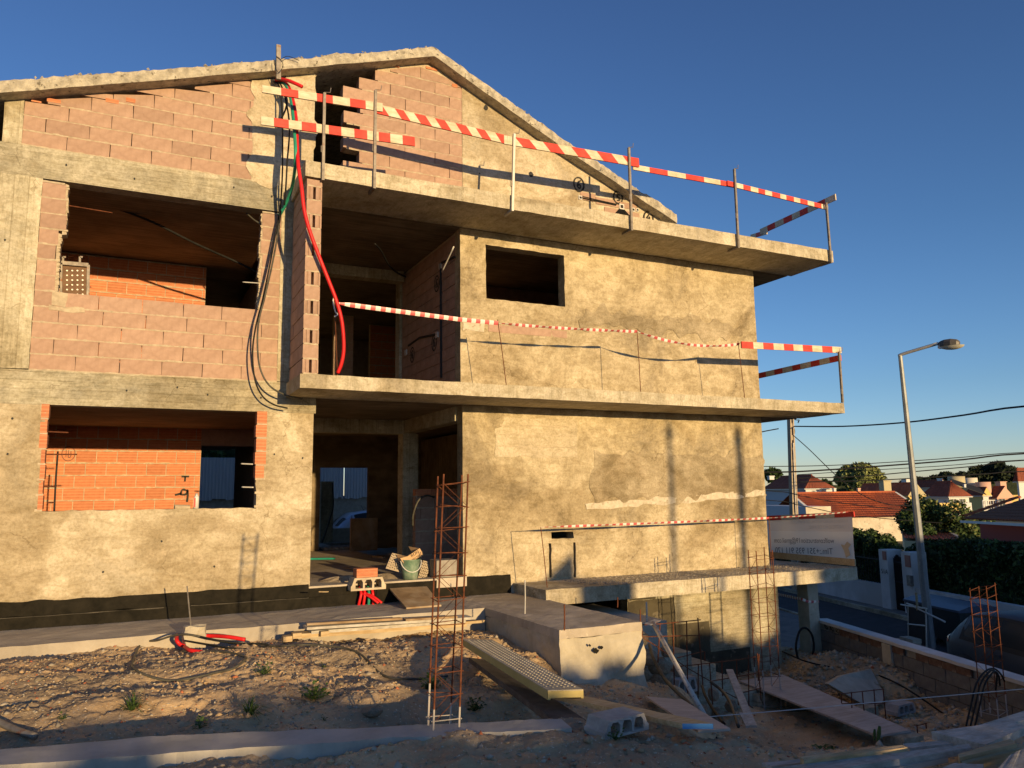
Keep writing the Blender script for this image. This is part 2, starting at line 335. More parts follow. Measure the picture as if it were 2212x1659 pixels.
def rbox(name, mat, parent, x0, y0, z0, x1, y1, z1, step=.15, amp=.006, topamp=0, ns=3, warp=None, origin=None):
    """a cast concrete piece: box whose skin and arrises are slightly uneven"""
    X, Y, Z = frange(x0,x1,step), frange(y0,y1,step), frange(z0,z1,step); idx = {}; V = []; F = []
    nx, ny, nz = len(X)-1, len(Y)-1, len(Z)-1
    def vid(i, j, k):
        if (i,j,k) not in idx:
            p = Vector((X[i], Y[j], Z[k])); q = Vector((amp*N3(p, ns, 1), amp*N3(p, ns, 5), amp*N3(p, ns, 9)))
            q += Vector((amp*N3(p, ns*4, 1), amp*N3(p, ns*4, 5), amp*N3(p, ns*4, 9)))*.5
            if topamp and k == nz: q.z += topamp*(N3(p, 4, 2)+N3(p, 11, 4)*.8)
            r = p+q
            if warp: r = Vector(warp(r))
            idx[i,j,k] = len(V); V.append(tuple(r))
        return idx[i,j,k]
    for i in range(nx):
        for j in range(ny):
            F.append((vid(i,j,0), vid(i,j+1,0), vid(i+1,j+1,0), vid(i+1,j,0))); F.append((vid(i,j,nz), vid(i+1,j,nz), vid(i+1,j+1,nz), vid(i,j+1,nz)))
    for i in range(nx):
        for k in range(nz):
            F.append((vid(i,0,k), vid(i+1,0,k), vid(i+1,0,k+1), vid(i,0,k+1))); F.append((vid(i,ny,k), vid(i,ny,k+1), vid(i+1,ny,k+1), vid(i+1,ny,k)))
    for j in range(ny):
        for k in range(nz):
            F.append((vid(0,j,k), vid(0,j,k+1), vid(0,j+1,k+1), vid(0,j+1,k))); F.append((vid(nx,j,k), vid(nx,j+1,k), vid(nx,j+1,k+1), vid(nx,j,k+1)))
    m = MB(); m.v = V; m.f = F; m.m = [0]*len(F)
    return m.build(name, mat, parent, origin=origin if origin is not None else Vector((0,0,0)))

FY = 11.2                                    # the street front of the left bay
house = thing('unfinished_house', (4.5, FY, -1.5), 'three-storey unfinished concrete and block house with gable roof and long balconies', 'house')
RB = [(-3.6,4.42),(-1.65,5.01),(.01,5.55),(4.08,6.93),(6.36,5.86),(8.74,4.86),(9.2,4.6)]
def roofline(x):
    for (a, za), (b, zb) in zip(RB, RB[1:]):
        if x <= b: return za+(zb-za)*(x-a)/(b-a)
    return RB[-1][1]
# ---- masonry pieces
BL = {}
def block_mesh(w_, h_, d_, mat, kind='b', var=0, cut=None):
    key = (round(w_,3), round(h_,3), round(d_,3), mat.name, kind, var, cut)
    if key in BL: return BL[key]
    r = random.Random(hash((round(w_,2), round(h_,2), var)) & 0xffff); m = MB()
    if kind == 'brick':                      # ribbed hollow brick: grooves along the face
        P = [(0, 0)]; n = 4
        for i in range(n):
            z0, z1 = h_*(i+.12)/n, h_*(i+.88)/n
            P += [(0, z0), (.005 if i % 2 else .003, z0+.004), (.005 if i % 2 else .003, z1-.004), (0, z1)]
        P += [(0, h_), (d_, h_), (d_, 0)]; P = P[1:]
        m.prism([(-w_/2, y, z) for y, z in [(0,0)]+P], (w_, 0, 0))
        m.v = [(x, y+r.uniform(-.001,.001), z) for x, y, z in m.v]
    elif kind == 'endslot':                  # hollow end: two shells with a slot between
        for s in (-1, 1):
            xa, xb = s*w_/2, s*.018
            q = (xb-xa)/3
            P = [(xa,0),(xa+q*.8,0),(xa+q,.012),(xa+q*1.4,.012),(xa+q*1.6,0),(xb,0),(xb,d_),(xa,d_)]
            m.prism([(x, y, 0) for x, y in P], (0, 0, h_))
        m.box(-.02, .12, 0, .02, d_-.002, h_)
    else:
        z = h_; xs = [-w_/2, w_/2]
        m.box(-w_/2, 0, 0, w_/2, d_, h_)
        if cut: m.v = [(x, y, (z if z < h_/2 else (cut[0] if x < 0 else cut[1]))) for x, y, z in m.v]
        m.v = [(x+r.uniform(-.003,.003), y+r.uniform(-.0035,.0035), z+r.uniform(-.003,.003)) for x, y, z in m.v]
    me = m.mesh(mat, 'brick_mesh' if mat == M['brick'] else 'block_mesh'); BL[key] = me; return me
def lay(wall, z, x0, joints, x1, y, h=.2, d=.19, mat=None, name='block', kind='b', bed=.013, gap=.007, axis='x', roof=None, bedmat=True, inset=None):
    """one course: separate blocks and the bed of mortar under them"""
    mat = mat or M['block']; J = [x0]+[j for j in joints if x0+.03 < j < x1-.03]+[x1]
    for a, b in zip(J, J[1:]):
        w_ = b-a-gap; c = (a+b)/2; zz = z+bed; hh = h-bed; cut = None
        if roof:
            ra, rb = roof(a)-.035-zz, roof(b)-.035-zz
            if min(ra, rb) < .05:
                if max(ra, rb) < .06: continue
            if min(ra, rb) < hh: cut = (round(max(.03, min(hh, ra)), 2), round(max(.03, min(hh, rb)), 2))
        me = block_mesh(w_, hh, d, mat, kind, random.randint(0, 2), cut)
        o = bpy.data.objects.new(name, me); COL.objects.link(o); o.parent = wall; o.matrix_parent_inverse = wmat(wall).inverted()
        yy = y + random.uniform(-.003, .003) + (inset or 0)
        if axis == 'x': o.location = (c, yy, zz)
        else: o.location = (yy, c, zz); o.rotation_euler = (0, 0, R_(90) if axis == 'y+' else R_(-90))
MORT = {}
def bedline(key, z, x0, x1, y, d=.188, bed=.013, axis='x', roof=None):
    m = MORT.setdefault(key, MB())
    if roof: 
        while x0 < x1 and roof(x0) < z+.13: x0 += .05
        while x1 > x0 and roof(x1) < z+.13: x1 -= .05
        if x1-x0 < .1: return
    n = max(2, int((x1-x0)/.035)); P = []; r = random
    for i in range(n+1):
        x = x0+(x1-x0)*i/n; nn = mnoise.noise(Vector((x*14, z*31, y)))
        lo, hi, pr = -.004-.004*r.random(), bed+.003+.008*max(0, nn)+.003*r.random(), (-.007*max(0, nn+.25)-.001+.003*r.random())
        P.append((x, pr, lo, hi))
    V = []; F = []
    for x, pr, lo, hi in P:
        for (yy, zz) in ((y+d, z+bed*.9), (y+pr+.004, z+hi), (y+pr, z+bed*.5), (y+pr+.003, z+lo), (y+d, z)):
            V.append((x, yy, zz) if axis == 'x' else (yy, x, zz))
    for i in range(n):
        for k in range(4): F.append((i*5+k, i*5+k+1, i*5+k+6, i*5+k+5))
    m.add(V, F)
def wallpart(name='block_wall'):
    o = bpy.data.objects.new(name, None); COL.objects.link(o); o.parent = house; o.matrix_parent_inverse = wmat(house).inverted(); return o
def mortar_out(wall, key, name='mortar'):
    if key in MORT and MORT[key].v: MORT[key].build(name, M['mortar'], wall, origin=Vector((0,0,0)))
# ---- left gable blocks
W = wallpart('block_wall'); z = 4.475; k = 0
while z < 6.3:
    off = (0 if k % 2 == 0 else .25); J = [-1.41-off+.5*i+(.0 if k%2 else 0) for i in range(1, 9)]
    lay(W, z, -1.41, J, 1.84, FY, roof=roofline); bedline('g1', z, -1.41, 1.84, FY, roof=roofline); z += .2; k += 1
mortar_out(W, 'g1')
# ---- right gable blocks with toothed left edge
W = wallpart('block_wall'); lefts = [2.70,2.95,2.70,2.95,2.70,2.95,2.68,2.93,3.18,3.2,3.4]; z = 4.82-.2; lefts = [2.95]+lefts
for k, xl in enumerate(lefts):
    ph = 2.68+(0 if k % 2 else .25); J = [ph+.5*i+(.0) for i in range(0, 6)]
    lay(W, z, xl, J, 4.65, FY, roof=roofline); bedline('g2', z, xl+.05, 4.65, FY, roof=roofline); z += .2
mortar_out(W, 'g2')
for x, zz, w_, h_ in ((3.52,6.72,.12,.06),(4.12,6.81,.2,.05),(4.52,6.6,.1,.07),(-1.28,5.06,.12,.035),(-1.09,5.10,.16,.06),(-.42,5.24,.16,.07),(-.2,5.3,.12,.07)):
    lay(W, zz, x-w_/2, [], x+w_/2, FY-.004, h=h_, mat=M['brick'], name='brick')
panel('mortar_cap', M['mortar'], house, 3.22, 4.65, 6.5, 7.0, FY+.012, FY+.15, top=lambda x: roofline(x)+.01, step=.06, amp=.01)
# ---- middle-storey left: courses under the window and the two piers
W = wallpart('block_wall')
for k in range(5):
    J = [-1.15-(.0 if k % 2 == 0 else .25)+.5*i for i in range(1, 7)]
    if k == 4: J = [-.93, -.43, .08, .58, 1.07, 1.57]
    if k == 3: J = [-.87, -.37, .13, .63, 1.13, 1.6]
    lay(W, 1.59+.202*k, -1.15, J, 1.83, FY); bedline('m1', 1.59+.202*k, -1.15, 1.83, FY)
for k in range(7):
    wl_ = (-.87,-.93,-.95,-.93,-.85,-.87,-.88)[k] if k else -.93
    wr_ = (1.57,1.56,1.57,1.58,1.55,1.57,1.56)[k]
    z = 2.6+.203*k
    lay(W, z, -1.15, [], wl_, FY, name='block'); lay(W, z, wr_, [], 1.83, FY); bedline('m1', z, -1.15, wl_+.02, FY); bedline('m1', z, wr_-.02, 1.83, FY)
bedline('m1', 4.03, -1.15, -.9, FY); bedline('m1', 4.03, 1.56, 1.83, FY)
mortar_out(W, 'm1')
for pts in ((-.95,2.42,-.80,2.60),(-.98,2.36,-.6,2.42)):      # smeared mortar by the sill
    panel('mortar_smear', M['mortar'], house, pts[0], pts[2], pts[1], pts[3], FY-.008, FY+.004, step=.03, edge=.05, amp=.004)
jm = MB()                                                         # ragged mortar down the broken jambs
for x_, zz0, zz1, s in ((-.915,2.62,4.02,1),(1.56,2.62,4.0,-1)):
    z = zz0
    while z < zz1:
        h_ = random.uniform(.012,.045); w_ = max(.004, .018+.03*mnoise.noise(Vector((z*5, x_, 1)))+random.uniform(-.008,.01)); xx = x_ + (.05 if z > 3.36 and s > 0 else 0)
        jm.add([(xx-.03*s, FY+.01, z-.01), (xx+w_*s, FY+random.uniform(0,.03), z), (xx+w_*s*.8, FY+random.uniform(0,.03), z+h_), (xx-.03*s, FY+.01, z+h_+.01),
                (xx-.03*s, FY+.17, z-.01), (xx+w_*s, FY+.17, z), (xx+w_*s*.8, FY+.17, z+h_), (xx-.03*s, FY+.17, z+h_+.01)],
               [(0,1,2,3),(1,5,6,2),(3,2,6,7),(0,4,5,1),(7,6,5,4)]); z += h_
jm.build('broken_mortar_edge', M['mortar'], house)
# ---- wing wall of blocks standing on the balcony (end towards the street)
W = wallpart('wing_wall')
for k in range(14):
    z = 1.575+.1965*k; h_ = .1965 if k < 13 else .10
    even = k % 2 == 0
    if even: lay(W, z, 1.98, [], 2.19, 10.2, h=h_, d=.47, kind='endslot'); lay(W, z, 10.67, [], 11.19, 2.19, h=h_, d=.2, axis='y+')
    else: lay(W, z, 1.98, [], 2.19, 10.2, h=h_, d=.24); lay(W, z, 10.44, [10.94], 11.19, 2.19, h=h_, d=.2, axis='y+')
    bedline('w1', z, 1.99, 2.18, 10.2, d=.9)
mortar_out(W, 'w1')
# ---- concrete frame: beams, columns, slabs, roof
panel('beam', M['conc'], house, -3.4, 1.84, 4.07, 4.475, FY-.004, FY+.22, step=.12, amp=.004)
panel('beam', M['conc'], house, -3.4, 2.0, 1.165, 1.59, FY-.004, FY+.22, step=.12, amp=.004)
panel('beam', M['conc'], house, 2.0, 2.38, 1.165, 1.384, FY-.004, FY+.22, step=.12, amp=.004)
panel('column', M['conc_v'], house, -2.6, -1.15, 1.6, 4.066, FY-.012, FY+.25, step=.12, amp=.006, edge=.01)
panel('column', M['conc_v'], house, -1.62, -1.41, 4.478, 5.2, FY-.006, FY+.2, top=lambda x: roofline(x)-.01, step=.1, amp=.004, edge=.006)
panel('column', M['conc_v'], house, 1.83, 2.262, 1.6, 6.5, FY, FY+.22, top=lambda x: roofline(x), step=.12, amp=.004)
panel('plaster_coat', M['render_l'], house, 1.38, 2.258, 4.46, 6.4, FY-.014, FY+.003, top=lambda x: roofline(x)-.03, step=.07, amp=.008, edge=.16, seed=3)
def slab(name, x0, x1, z0, z1, y0=10.18, y1=11.24):
    return rbox(name, M['slab'], house, x0, y0, z0, x1, y1, z1, step=.13, amp=.006, topamp=.006)
slab('balcony_slab', 1.955, 11.80, 4.255, 4.477); slab('balcony_slab', 1.955, 11.81, 1.386, 1.573); slab('balcony_slab', 5.5, 11.84, -1.60, -1.377)
RY = 21.0
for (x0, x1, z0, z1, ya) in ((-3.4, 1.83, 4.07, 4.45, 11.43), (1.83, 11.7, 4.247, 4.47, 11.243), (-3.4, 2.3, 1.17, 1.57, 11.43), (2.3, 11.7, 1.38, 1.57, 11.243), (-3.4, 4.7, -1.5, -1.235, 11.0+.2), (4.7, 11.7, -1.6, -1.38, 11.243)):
    m = MB(); m.box(x0, ya, z0, x1, RY, z1); m.build('floor_slab', M['soffit'] if z0 > -1 else M['screed'], house)
# roof
RT = lambda x: roofline(x)+.155
def roof_part():
    xs = frange(-3.5, 4.09, .06)+frange(4.09, 8.78, .06)[1:]; V = []; F = []
    ys = [10.97, 11.0, 11.06, 11.2, 12, 14, 21.4]; n = len(ys)
    for x in xs:
        zb = roofline(x)+.012*mnoise.noise(Vector((x*1.7, 2, 0)))
        V.append((x, 10.97+.012*mnoise.noise(Vector((x*3, 7, 0))), zb)); V.append((x, 21.4, zb))
        zt = zb+.165+.03*mnoise.noise(Vector((x*2.2, 4, 0)))
        V.append((x, 10.965+.02*mnoise.noise(Vector((x*5, 9, 0))), zb+.08)); 
        for y in ys[0:]:
            V.append((x, y+.012*mnoise.noise(Vector((x*9, y*9, 1))), zt+.022*mnoise.noise(Vector((x*16, y*16, 1)))+.02*abs(mnoise.noise(Vector((x*37, y*30, 3))))+(0 if y > 10.98 else -.012)))
    s = 3+n
    for i in range(len(xs)-1):
        a, b = i*s, (i+1)*s
        F += [(a, a+1, b+1, b), (a, b, b+2, a+2), (a+2, b+2, b+3, a+3)]
        for k in range(n-1): F.append((a+3+k, b+3+k, b+4+k, a+4+k))
        F.append((a+2+n, b+2+n, b+1, a+1))
    for i in (0, len(xs)-1):
        a = i*s; F.append((a, a+2, a+3, a+2+n, a+1))
    m = MB(); m.v = V; m.f = F; m.m = [0]*len(F)
    # loose lumps on the poured edge
    for _ in range(620):
        x = random.uniform(-3.4, 8.7); y = random.uniform(10.98, 11.35); z = RT(x)+random.uniform(.0,.03); r = random.uniform(.008, .028)
        P = [Vector(v)*r*random.uniform(.7,1.3) for v in ((1,0,0),(-1,0,0),(0,1,0),(0,-1,0),(0,0,1),(0,0,-1))]
        m.add([(x+p.x, y+p.y, z+p.z) for p in P], [(0,2,4),(2,1,4),(1,3,4),(3,0,4),(2,0,5),(1,2,5),(3,1,5),(0,3,5)])
    m.build('roof', M['roof'], house, origin=Vector((0,0,0)))
roof_part()
# ---- rendered walls
PY = 11.25
panel('gable_wall', M['render_l'], house, 4.65, 8.62, 4.47, 7.0, FY-.01, FY+.2, top=lambda x: roofline(x)+.005, step=.1, amp=.008, extra=(5,6,7))
panel('rendered_wall', M['render_r'], house, 4.63, 10.80, 1.575, 4.25, PY, PY+.22, holes=[(5.08,3.13,6.55,4.03)], step=.11, amp=.011, jag=.018)
panel('rendered_wall', M['render_r'], house, 4.66, 10.80, -1.378, 1.384, PY, PY+.22, step=.11, amp=.011, jag=.015,
      holes=[(6.20,-.735,6.61,-.62),(6.15,-1.33,6.195,-.80),(6.60,-1.36,6.645,-.80)])
panel('basement_wall', M['conc'], house, 7.59, 10.92, -3.5, -1.605, FY, FY+.22, step=.12, amp=.006)
panel('rendered_wall', M['render_l'], house, -3.4, 2.35, -1.22, 1.163, FY-.006, FY+.2, holes=[(-.93,-.145,1.60,1.163)], step=.11, amp=.012, jag=.02)
WHT = surf('lime_splash', (.46,.40,.29), (.62,.55,.42), 12, .95, .8, .006, 60, spots=(18,.58,(.40,.34,.24)))
DMP = plaster('damp_render', (.33,.275,.18), (.44,.37,.25), (.26,.215,.14), .75, 4.5, .9, .008, .80)
panel('damp_patch', DMP, house, 7.0, 10.79, -.12, .66, PY-.0095, PY+.01, step=.05, amp=.004, edge=.22, seed=21)
panel('damp_patch', DMP, house, 6.9, 10.4, 2.86, 3.12, PY-.0095, PY+.01, step=.05, amp=.004, edge=.26, seed=27)
panel('plaster_patch', WHT, house, 6.86, 10.78, -.28, -.17, PY-.012, PY+.01, step=.05, amp=.006, edge=.06, fn=lambda a, z, d: (a, d, z+.045*(a-6.86)), seed=5)
panel('plaster_patch', WHT, house, 4.66, 5.05, 2.56, 2.72, PY-.012, PY+.01, step=.05, amp=.006, edge=.06, seed=9)
panel('plaster_patch', M['render_l'], house, 5.22, 6.72, .58, 1.21, PY-.006, PY+.01, step=.05, amp=.004, edge=.04, seed=13)
for z_ in (.74, .93, 1.08): panel('trowel_ridge', M['mortar'], house, 5.3, 6.7, z_, z_+.012, PY-.011, PY+.0, step=.05, amp=.004, edge=.012, seed=int(z_*50))
W = wallpart('block_wall')
lay(W, 2.575, 5.11, [5.33, 6.27], 6.57, PY-.010, h=.135, d=.1)
for x0, x1, z0, z1 in ((6.86,7.18,5.05,5.2),(7.18,7.68,5.02,5.16),(7.68,8.05,5.03,5.15),(7.35,7.75,4.86,5.0),(7.75,8.1,4.85,4.99)):
    lay(W, z0, x0, [], x1, FY-.022, h=z1-z0, d=.1)
# black waterproofing along the foot
panel('waterproof_band', M['bitumen'], house, -3.4, 2.335, -1.378, -1.205, FY-.022, FY+.01, step=.05, amp=.008, edge=.03)
panel('waterproof_band', M['bitumen'], house, -3.4, 4.70, -1.535, -1.372, FY-.05, FY+.01, step=.07, amp=.010, edge=.015, seed=2)
panel('waterproof_band', M['bitumen'], house, 2.34, 4.2, -1.375, -1.26, FY-.03, FY+.01, step=.07, amp=.008, edge=.012, seed=2)
panel('waterproof_band', M['bitumen'], house, 4.66, 5.46, -1.535, -1.24, PY-.028, PY+.01, step=.05, amp=.008, edge=.04, seed=4)
BT2 = surf('thin_bitumen_coat', (.045,.038,.024), (.085,.072,.045), 3, .85, .5, .004, 40, spots=(9,.62,(.13,.11,.075)))
for x0, x1, zt in ((7.60,8.55,-1.80),(8.55,9.28,-2.25),(9.28,10.18,-2.77)):
    panel('waterproof_band', BT2, house, x0, x1, -3.5, zt, FY-.012, FY+.01, step=.08, amp=.004, edge=.02, seed=int(x0*7))
panel('waterproof_band', BT2, house, 7.60, 8.15, -1.8, -1.62, FY-.014, FY+.01, step=.06, amp=.004, edge=.06, seed=1)
panel('pale_line', surf('grey_seam', (.05,.045,.035), (.10,.09,.07), 9, .9), house, -3.4, 2.33, -1.382, -1.376, FY-.055, FY-.0, step=.04, amp=.006, edge=.008)
# tie holes left by the formwork, flat black discs painted for the shade inside them
m = MB()
for x, z in ((-.9,4.29),(-.1,4.24),(1.16,4.33),(1.68,4.28),(-1.5,1.4),(-.05,1.38),(.93,1.37),(.55,1.45),(1.62,1.36),(-1.28,.98),(-1.3,.55),(1.82,.58),(2.21,.53),(-1.5,3.2),(5.07,6.37),(5.9,5.35),(4.95,5.2),(.45,-.55),(1.1,-.9),(-.2,-.9)):
    c = Vector((x, FY-.016, z)); r = .012 if x < 5 else .04
    n = 7; m.add([(c.x+r*math.cos(2*math.pi*i/n)*random.uniform(.7,1.3), c.y-.002, c.z+r*math.sin(2*math.pi*i/n)*1.3) for i in range(n)], [tuple(range(n))])
    m.add([(c.x+r*math.cos(2*math.pi*i/n), c.y+.01, c.z+r*math.sin(2*math.pi*i/n)) for i in range(n)], [tuple(range(n))])
m.build('tie_holes', M['black'], house)
# ---- orange brick jambs of the lower-left window
W = wallpart('brick_jamb'); z = -.14
for k in range(7):
    z = -.14+.187*k
    if k >= 0: lay(W, z, -.985+(.0 if k > 3 else .03), [], -.895-(.01 if k % 2 else 0), FY-.016+.0, h=.187, mat=M['brick'], name='brick', kind='brick', bed=.02)
    if k >= 2: lay(W, z, 1.575-(.01 if k % 2 else 0), [], 1.715-(.02 if k < 3 else 0), FY-.016, h=.187, mat=M['brick'], name='brick', kind='brick', bed=.02)
    bedline('j', z, -.98, -.90, FY-.014, bed=.02); bedline('j', z, 1.58, 1.71, FY-.014, bed=.02)
mortar_out(W, 'j')
# ---- inner walls of orange brick seen through the openings
def brickwall(x0, x1, z0, z1, y, w_=.3, h_=.2, key='q', holes=(), bk=True):
    W = wallpart('brick_wall'); k = 0; z = z0
    while z < z1-.05:
        hh = min(h_, z1-z); segs = [(x0, x1)]
        for h in holes:
            if h[1] < z+hh*.6 and h[3] > z+hh*.4:
                segs = [s for a, b in segs for s in ((a, min(b, h[0])), (max(a, h[2]), b)) if s[1]-s[0] > .04]
        for a, b in segs:
            J = [x0-(k % 2)*w_*.5+w_*i for i in range(1, int((x1-x0)/w_)+3)]
            lay(W, z, a, J, b, y, h=hh, d=.14, mat=M['brick'], name='brick', kind='brick', bed=.014, gap=.014); bedline(key, z, a, b, y-.0, d=.13, bed=.014)
        z += h_; k += 1
    mm = MORT.setdefault(key, MB()); 
    for a, b in ([(x0, x1)] if not holes else [(x0, holes[0][0])]): mm.box(a, y+.022, z0, b, y+.12, z1)
    mortar_out(W, key); return W
brickwall(-1.80, 1.14, -1.23, 1.17, 14.5, key='b1')
brickwall(-1.80, 1.10, 1.57+.06, 4.06, 14.5, key='b2')
m = MB()                                      # lintel, partitions and rear wall that keep the rooms dark
m.box(1.14, 14.5, .89, 2.13, 14.65, 1.17); m.box(2.13, 11.42, -1.23, 2.33, 18.2, 1.17)
m.box(-3.4, 11.42, -1.23, -3.2, 21, 6); m.box(2.0, 14.2, 1.57, 2.2, 18.0, 4.1)
m.build('inner_wall', M['block'], house)
dl, dr_ = at(692,1010,Y=18.2), at(797,1010,Y=18.2)
panel('rear_wall', M['block_grey'], house, -3.4, 11.0, -3.4, 6.0, 21.0, 21.2, holes=[(1.5,-1.1,3.2,1.2),(4.0,-1.23,6.3,.9)], step=.5, amp=0, top=lambda x: roofline(x)+.1)
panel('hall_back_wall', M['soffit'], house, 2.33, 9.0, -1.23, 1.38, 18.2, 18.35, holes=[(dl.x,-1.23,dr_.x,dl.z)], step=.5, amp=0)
m = MB(); m.box(4.87, 14.3, 1.575, 10.6, 14.45, 4.245); m.build('inner_wall', M['block'], house)
m = MB(); m.box(10.62, 11.47, -3.5, 10.8, 21, 4.25); m.build('side_wall', M['render_r'], house); m = MB(); m.box(5.3, 11.47, -3.4, 5.5, 21, -1.61); m.build('side_wall', M['render_r'], house)
# middle-storey recess: side wall with chased conduits, back partitions
W = wallpart('side_wall')
for k in range(13):
    z = 1.575+.2*k
    lay(W, z, 11.47, [11.47+.5*i-(k % 2)*.25 for i in range(1, 8)], 14.2, 4.63+.19, h=.2 if k < 12 else .22, d=.19, axis='y+', name='block', bed=.008)
bx = MB(); bx.box(4.645, 11.47, 1.575, 4.8, 14.2, 4.245); bx.build('mortar', M['mortar'], W, origin=Vector((0,0,0)))
m = MB(); m.box(4.58, 14.2, 1.575, 4.85, 14.45, 4.245); m.box(2.2, 14.0, 4.05, 4.6, 14.25, 4.246); m.build('inner_frame', M['conc_v'], house)
W = brickwall(at(800,700,Y=18.6).x, at(850,700,Y=18.6).x+.6, 1.575, 4.2, 18.6, key='b3', w_=.3)
W = wallpart('partition')
px_ = at(722,700,Y=17.0).x
for k in range(12): lay(W, 1.575+.2*k, px_, [px_+.3-(k%2)*.15, px_+.75], at(764,700,Y=17.0).x, 17.0, h=.2, d=.15, name='block')
m = MB(); m.box(px_, 17.02, 1.6, at(764,700,Y=17.0).x, 17.14, 4.0); m.build('mortar', M['mortar'], W)
# ground-floor hall: beams, column, half-height wall
m = MB(); m.box(4.62, 11.47, 1.15, 4.86, 14.0, 1.384); m.box(2.33, 14.0, 1.13, 4.86, 14.25, 1.384); m.box(4.60, 14.0, -1.23, 4.90, 14.3, 1.13); m.build('inner_frame', M['conc_v'], house)
W = wallpart('half_wall'); zt = at(930, 1076, Y=13).z; k = 0; z = -1.23
while z < zt-.1:
    lay(W, z, 4.50, [4.6+.5*i-(k % 2)*.25 for i in range(6)], 6.2, 13.0, d=.14); bedline('h', z, 4.50, 6.2, 13.0, d=.12); z += .2; k += 1
lay(W, z, 4.5, [4.8,5.1,5.4,5.7], 6.2, 13.0, h=.13, d=.14, mat=M['brick'], name='brick', kind='brick'); mortar_out(W, 'h')
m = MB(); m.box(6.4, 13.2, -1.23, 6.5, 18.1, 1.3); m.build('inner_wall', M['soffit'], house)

# ================================================================== GUARD RAILS, TAPES, CABLES ON THE HOUSE
def atp(x, y, p0, n): r = ray(x, y); n = Vector(n); return r*(Vector(p0).dot(n)/r.dot(n))
def guard_post(x, y, zb, zt, label, mat, lean=0, hooks=((.75,),), foot=True, group='guard rail posts on the balconies', top=True, fx=0, fy=.24):
    t = thing('guard_post', (x, y, zb), label, 'guard post', group)
    m = MB(); m.beam((x, y, zb), (x+lean, y, zt), .036, .036, upv=(0,1,0)); m.build('upright', mat, t)
    if foot: m = MB(); m.beam((x, y+.02, zb+.02), (x+fx, y+.02+fy, zb+.02), .04, .034); m.build('foot_bracket', mat, t)
    if top:
        m = MB(); m.tube([(x+lean, y, zt-.05), (x+lean, y, zt+.012), (x+lean+.075, y-.01, zt+.02), (x+lean+.085, y-.01, zt+.09)], .006, 6); m.build('hook', M['steel_old'], t)
    for (hz,) in hooks:
        z = zb+(zt-zb)*hz-.55; m = MB(); m.tube([(x, y, z), (x-.035, y-.02, z), (x-.037, y-.02, z+.09)], .006, 6); m.build('hook', M['steel_old'], t)
    return t
Yp = 10.135
for x, zt, ln, mt, lab in ((2.18,5.46,-.005,M['steel_old'],'rusty guard post at the left end of the top balcony, by the conduits'),
    (2.89,5.66,.0,M['steel_old'],'brownish guard post before the toothed edge of the pink gable blocks'),
    (5.02,5.45,.05,M['steel_pale'],'white painted guard post in front of the gable plaster'),
    (7.18,5.63,.0,M['steel_old'],'guard post crossing the right slope of the roof'),
    (9.43,5.66,.0,M['steel_old'],'guard post against the open sky right of the roof end'),
    (11.68,5.38,-.02,M['steel_old'],'corner guard post at the right end of the top balcony')):
    guard_post(x, Yp, 4.21, zt, lab, mt, ln)
guard_post(11.72, Yp, 1.575, 2.52, 'corner guard post of the middle balcony carrying the two boards', M['steel_old'], foot=False)
pa, pb = at(1848, 1221, Z=-1.375), None
guard_post(pa.x, pa.y+.03, -1.375, -.47, 'pale guard post at the corner of the lowest slab beside the banner', M['steel_pale'], lean=-.06, foot=False, top=False)
def striped_board(a, b, h, lab, n, slant=0, first='w', thick=.026, h2=None, group='red and white guard boards', end=1.0, phase=0, jit=.1, cat='guard board'):
    """a, b lower corners; stripes are painted segments, some slanted"""
    a, b = Vector(a), Vector(b); L = (b-a).length; d = (b-a)/L; h2 = h2 or h
    side = d.cross(Vector((0,0,1))).normalized(); upv = side.cross(d); r = random.Random(int(L*1000)); m = MB()
    cuts = [0]+[min(.985, max(.015, (i+phase+r.uniform(-jit, jit))/n)) for i in range(1, n)]+[1]
    def P(t, s, off):         # t along, s 0 bottom 1 top
        tt = t + (slant/L)*(s-.5)*(1 if 0 < t < 1 else 0); hh = h+(h2-h)*t; return a+d*(L*min(1, max(0, tt)))+upv*hh*s+side*off
    for i in range(n):
        t0, t1 = cuts[i], cuts[i+1]; c = (i + (0 if first == 'w' else 1)) % 2
        F = [P(t0,0,-thick/2),P(t1,0,-thick/2),P(t1,1,-thick/2),P(t0,1,-thick/2),P(t0,0,thick/2),P(t1,0,thick/2),P(t1,1,thick/2),P(t0,1,thick/2)]
        fs = [(0,1,2,3),(7,6,5,4),(1,0,4,5),(3,2,6,7)]
        if i == 0: fs.append((0,3,7,4))
        if i == n-1: fs.append((2,1,5,6))
        m.add(F, fs, c)
    o = m.build('guard_board', [M['paint_w'], M['paint_r']], origin=a); return tag(o, lab, cat, group)
Yr = Yp+.035
def rail(x0, z0, x1, z1, *a, **k): 
    s = Yr/10.15
    return striped_board((x0*s, Yr+k.pop('dy', 0), z0*s), (x1*s, Yr+k.pop('dy2', 0), z1*s), *a, **k)
rail(1.36,5.29,3.00,5.37, .10, 'upper striped board crossing the conduits at the left end of the top balcony', 7, h2=.125)
rail(2.90,5.345,4.95,5.265, .135, 'diagonally striped board in front of the pink gable blocks', 13, slant=-.11, first='r', dy=.03, dy2=.0)
rail(4.90,5.26,7.38,5.335, .135, 'diagonally striped board running up to the roof slope', 10, slant=-.13, h2=.15, dy=.0, dy2=-.0)
rail(7.28,5.285,9.46,5.335, .09, 'thin striped board right of the roof slope', 6, first='w', dy=.03, dy2=.03)
rail(9.26,5.33,11.74,5.27, .09, 'thin finely striped board ending at the right corner of the top balcony', 14, first='r', dy=.0, dy2=.03)
rail(1.36,4.84,3.48,4.95, .115, 'lower short striped board left of the top balcony', 12, h2=.135, first='w')
XR = 11.74
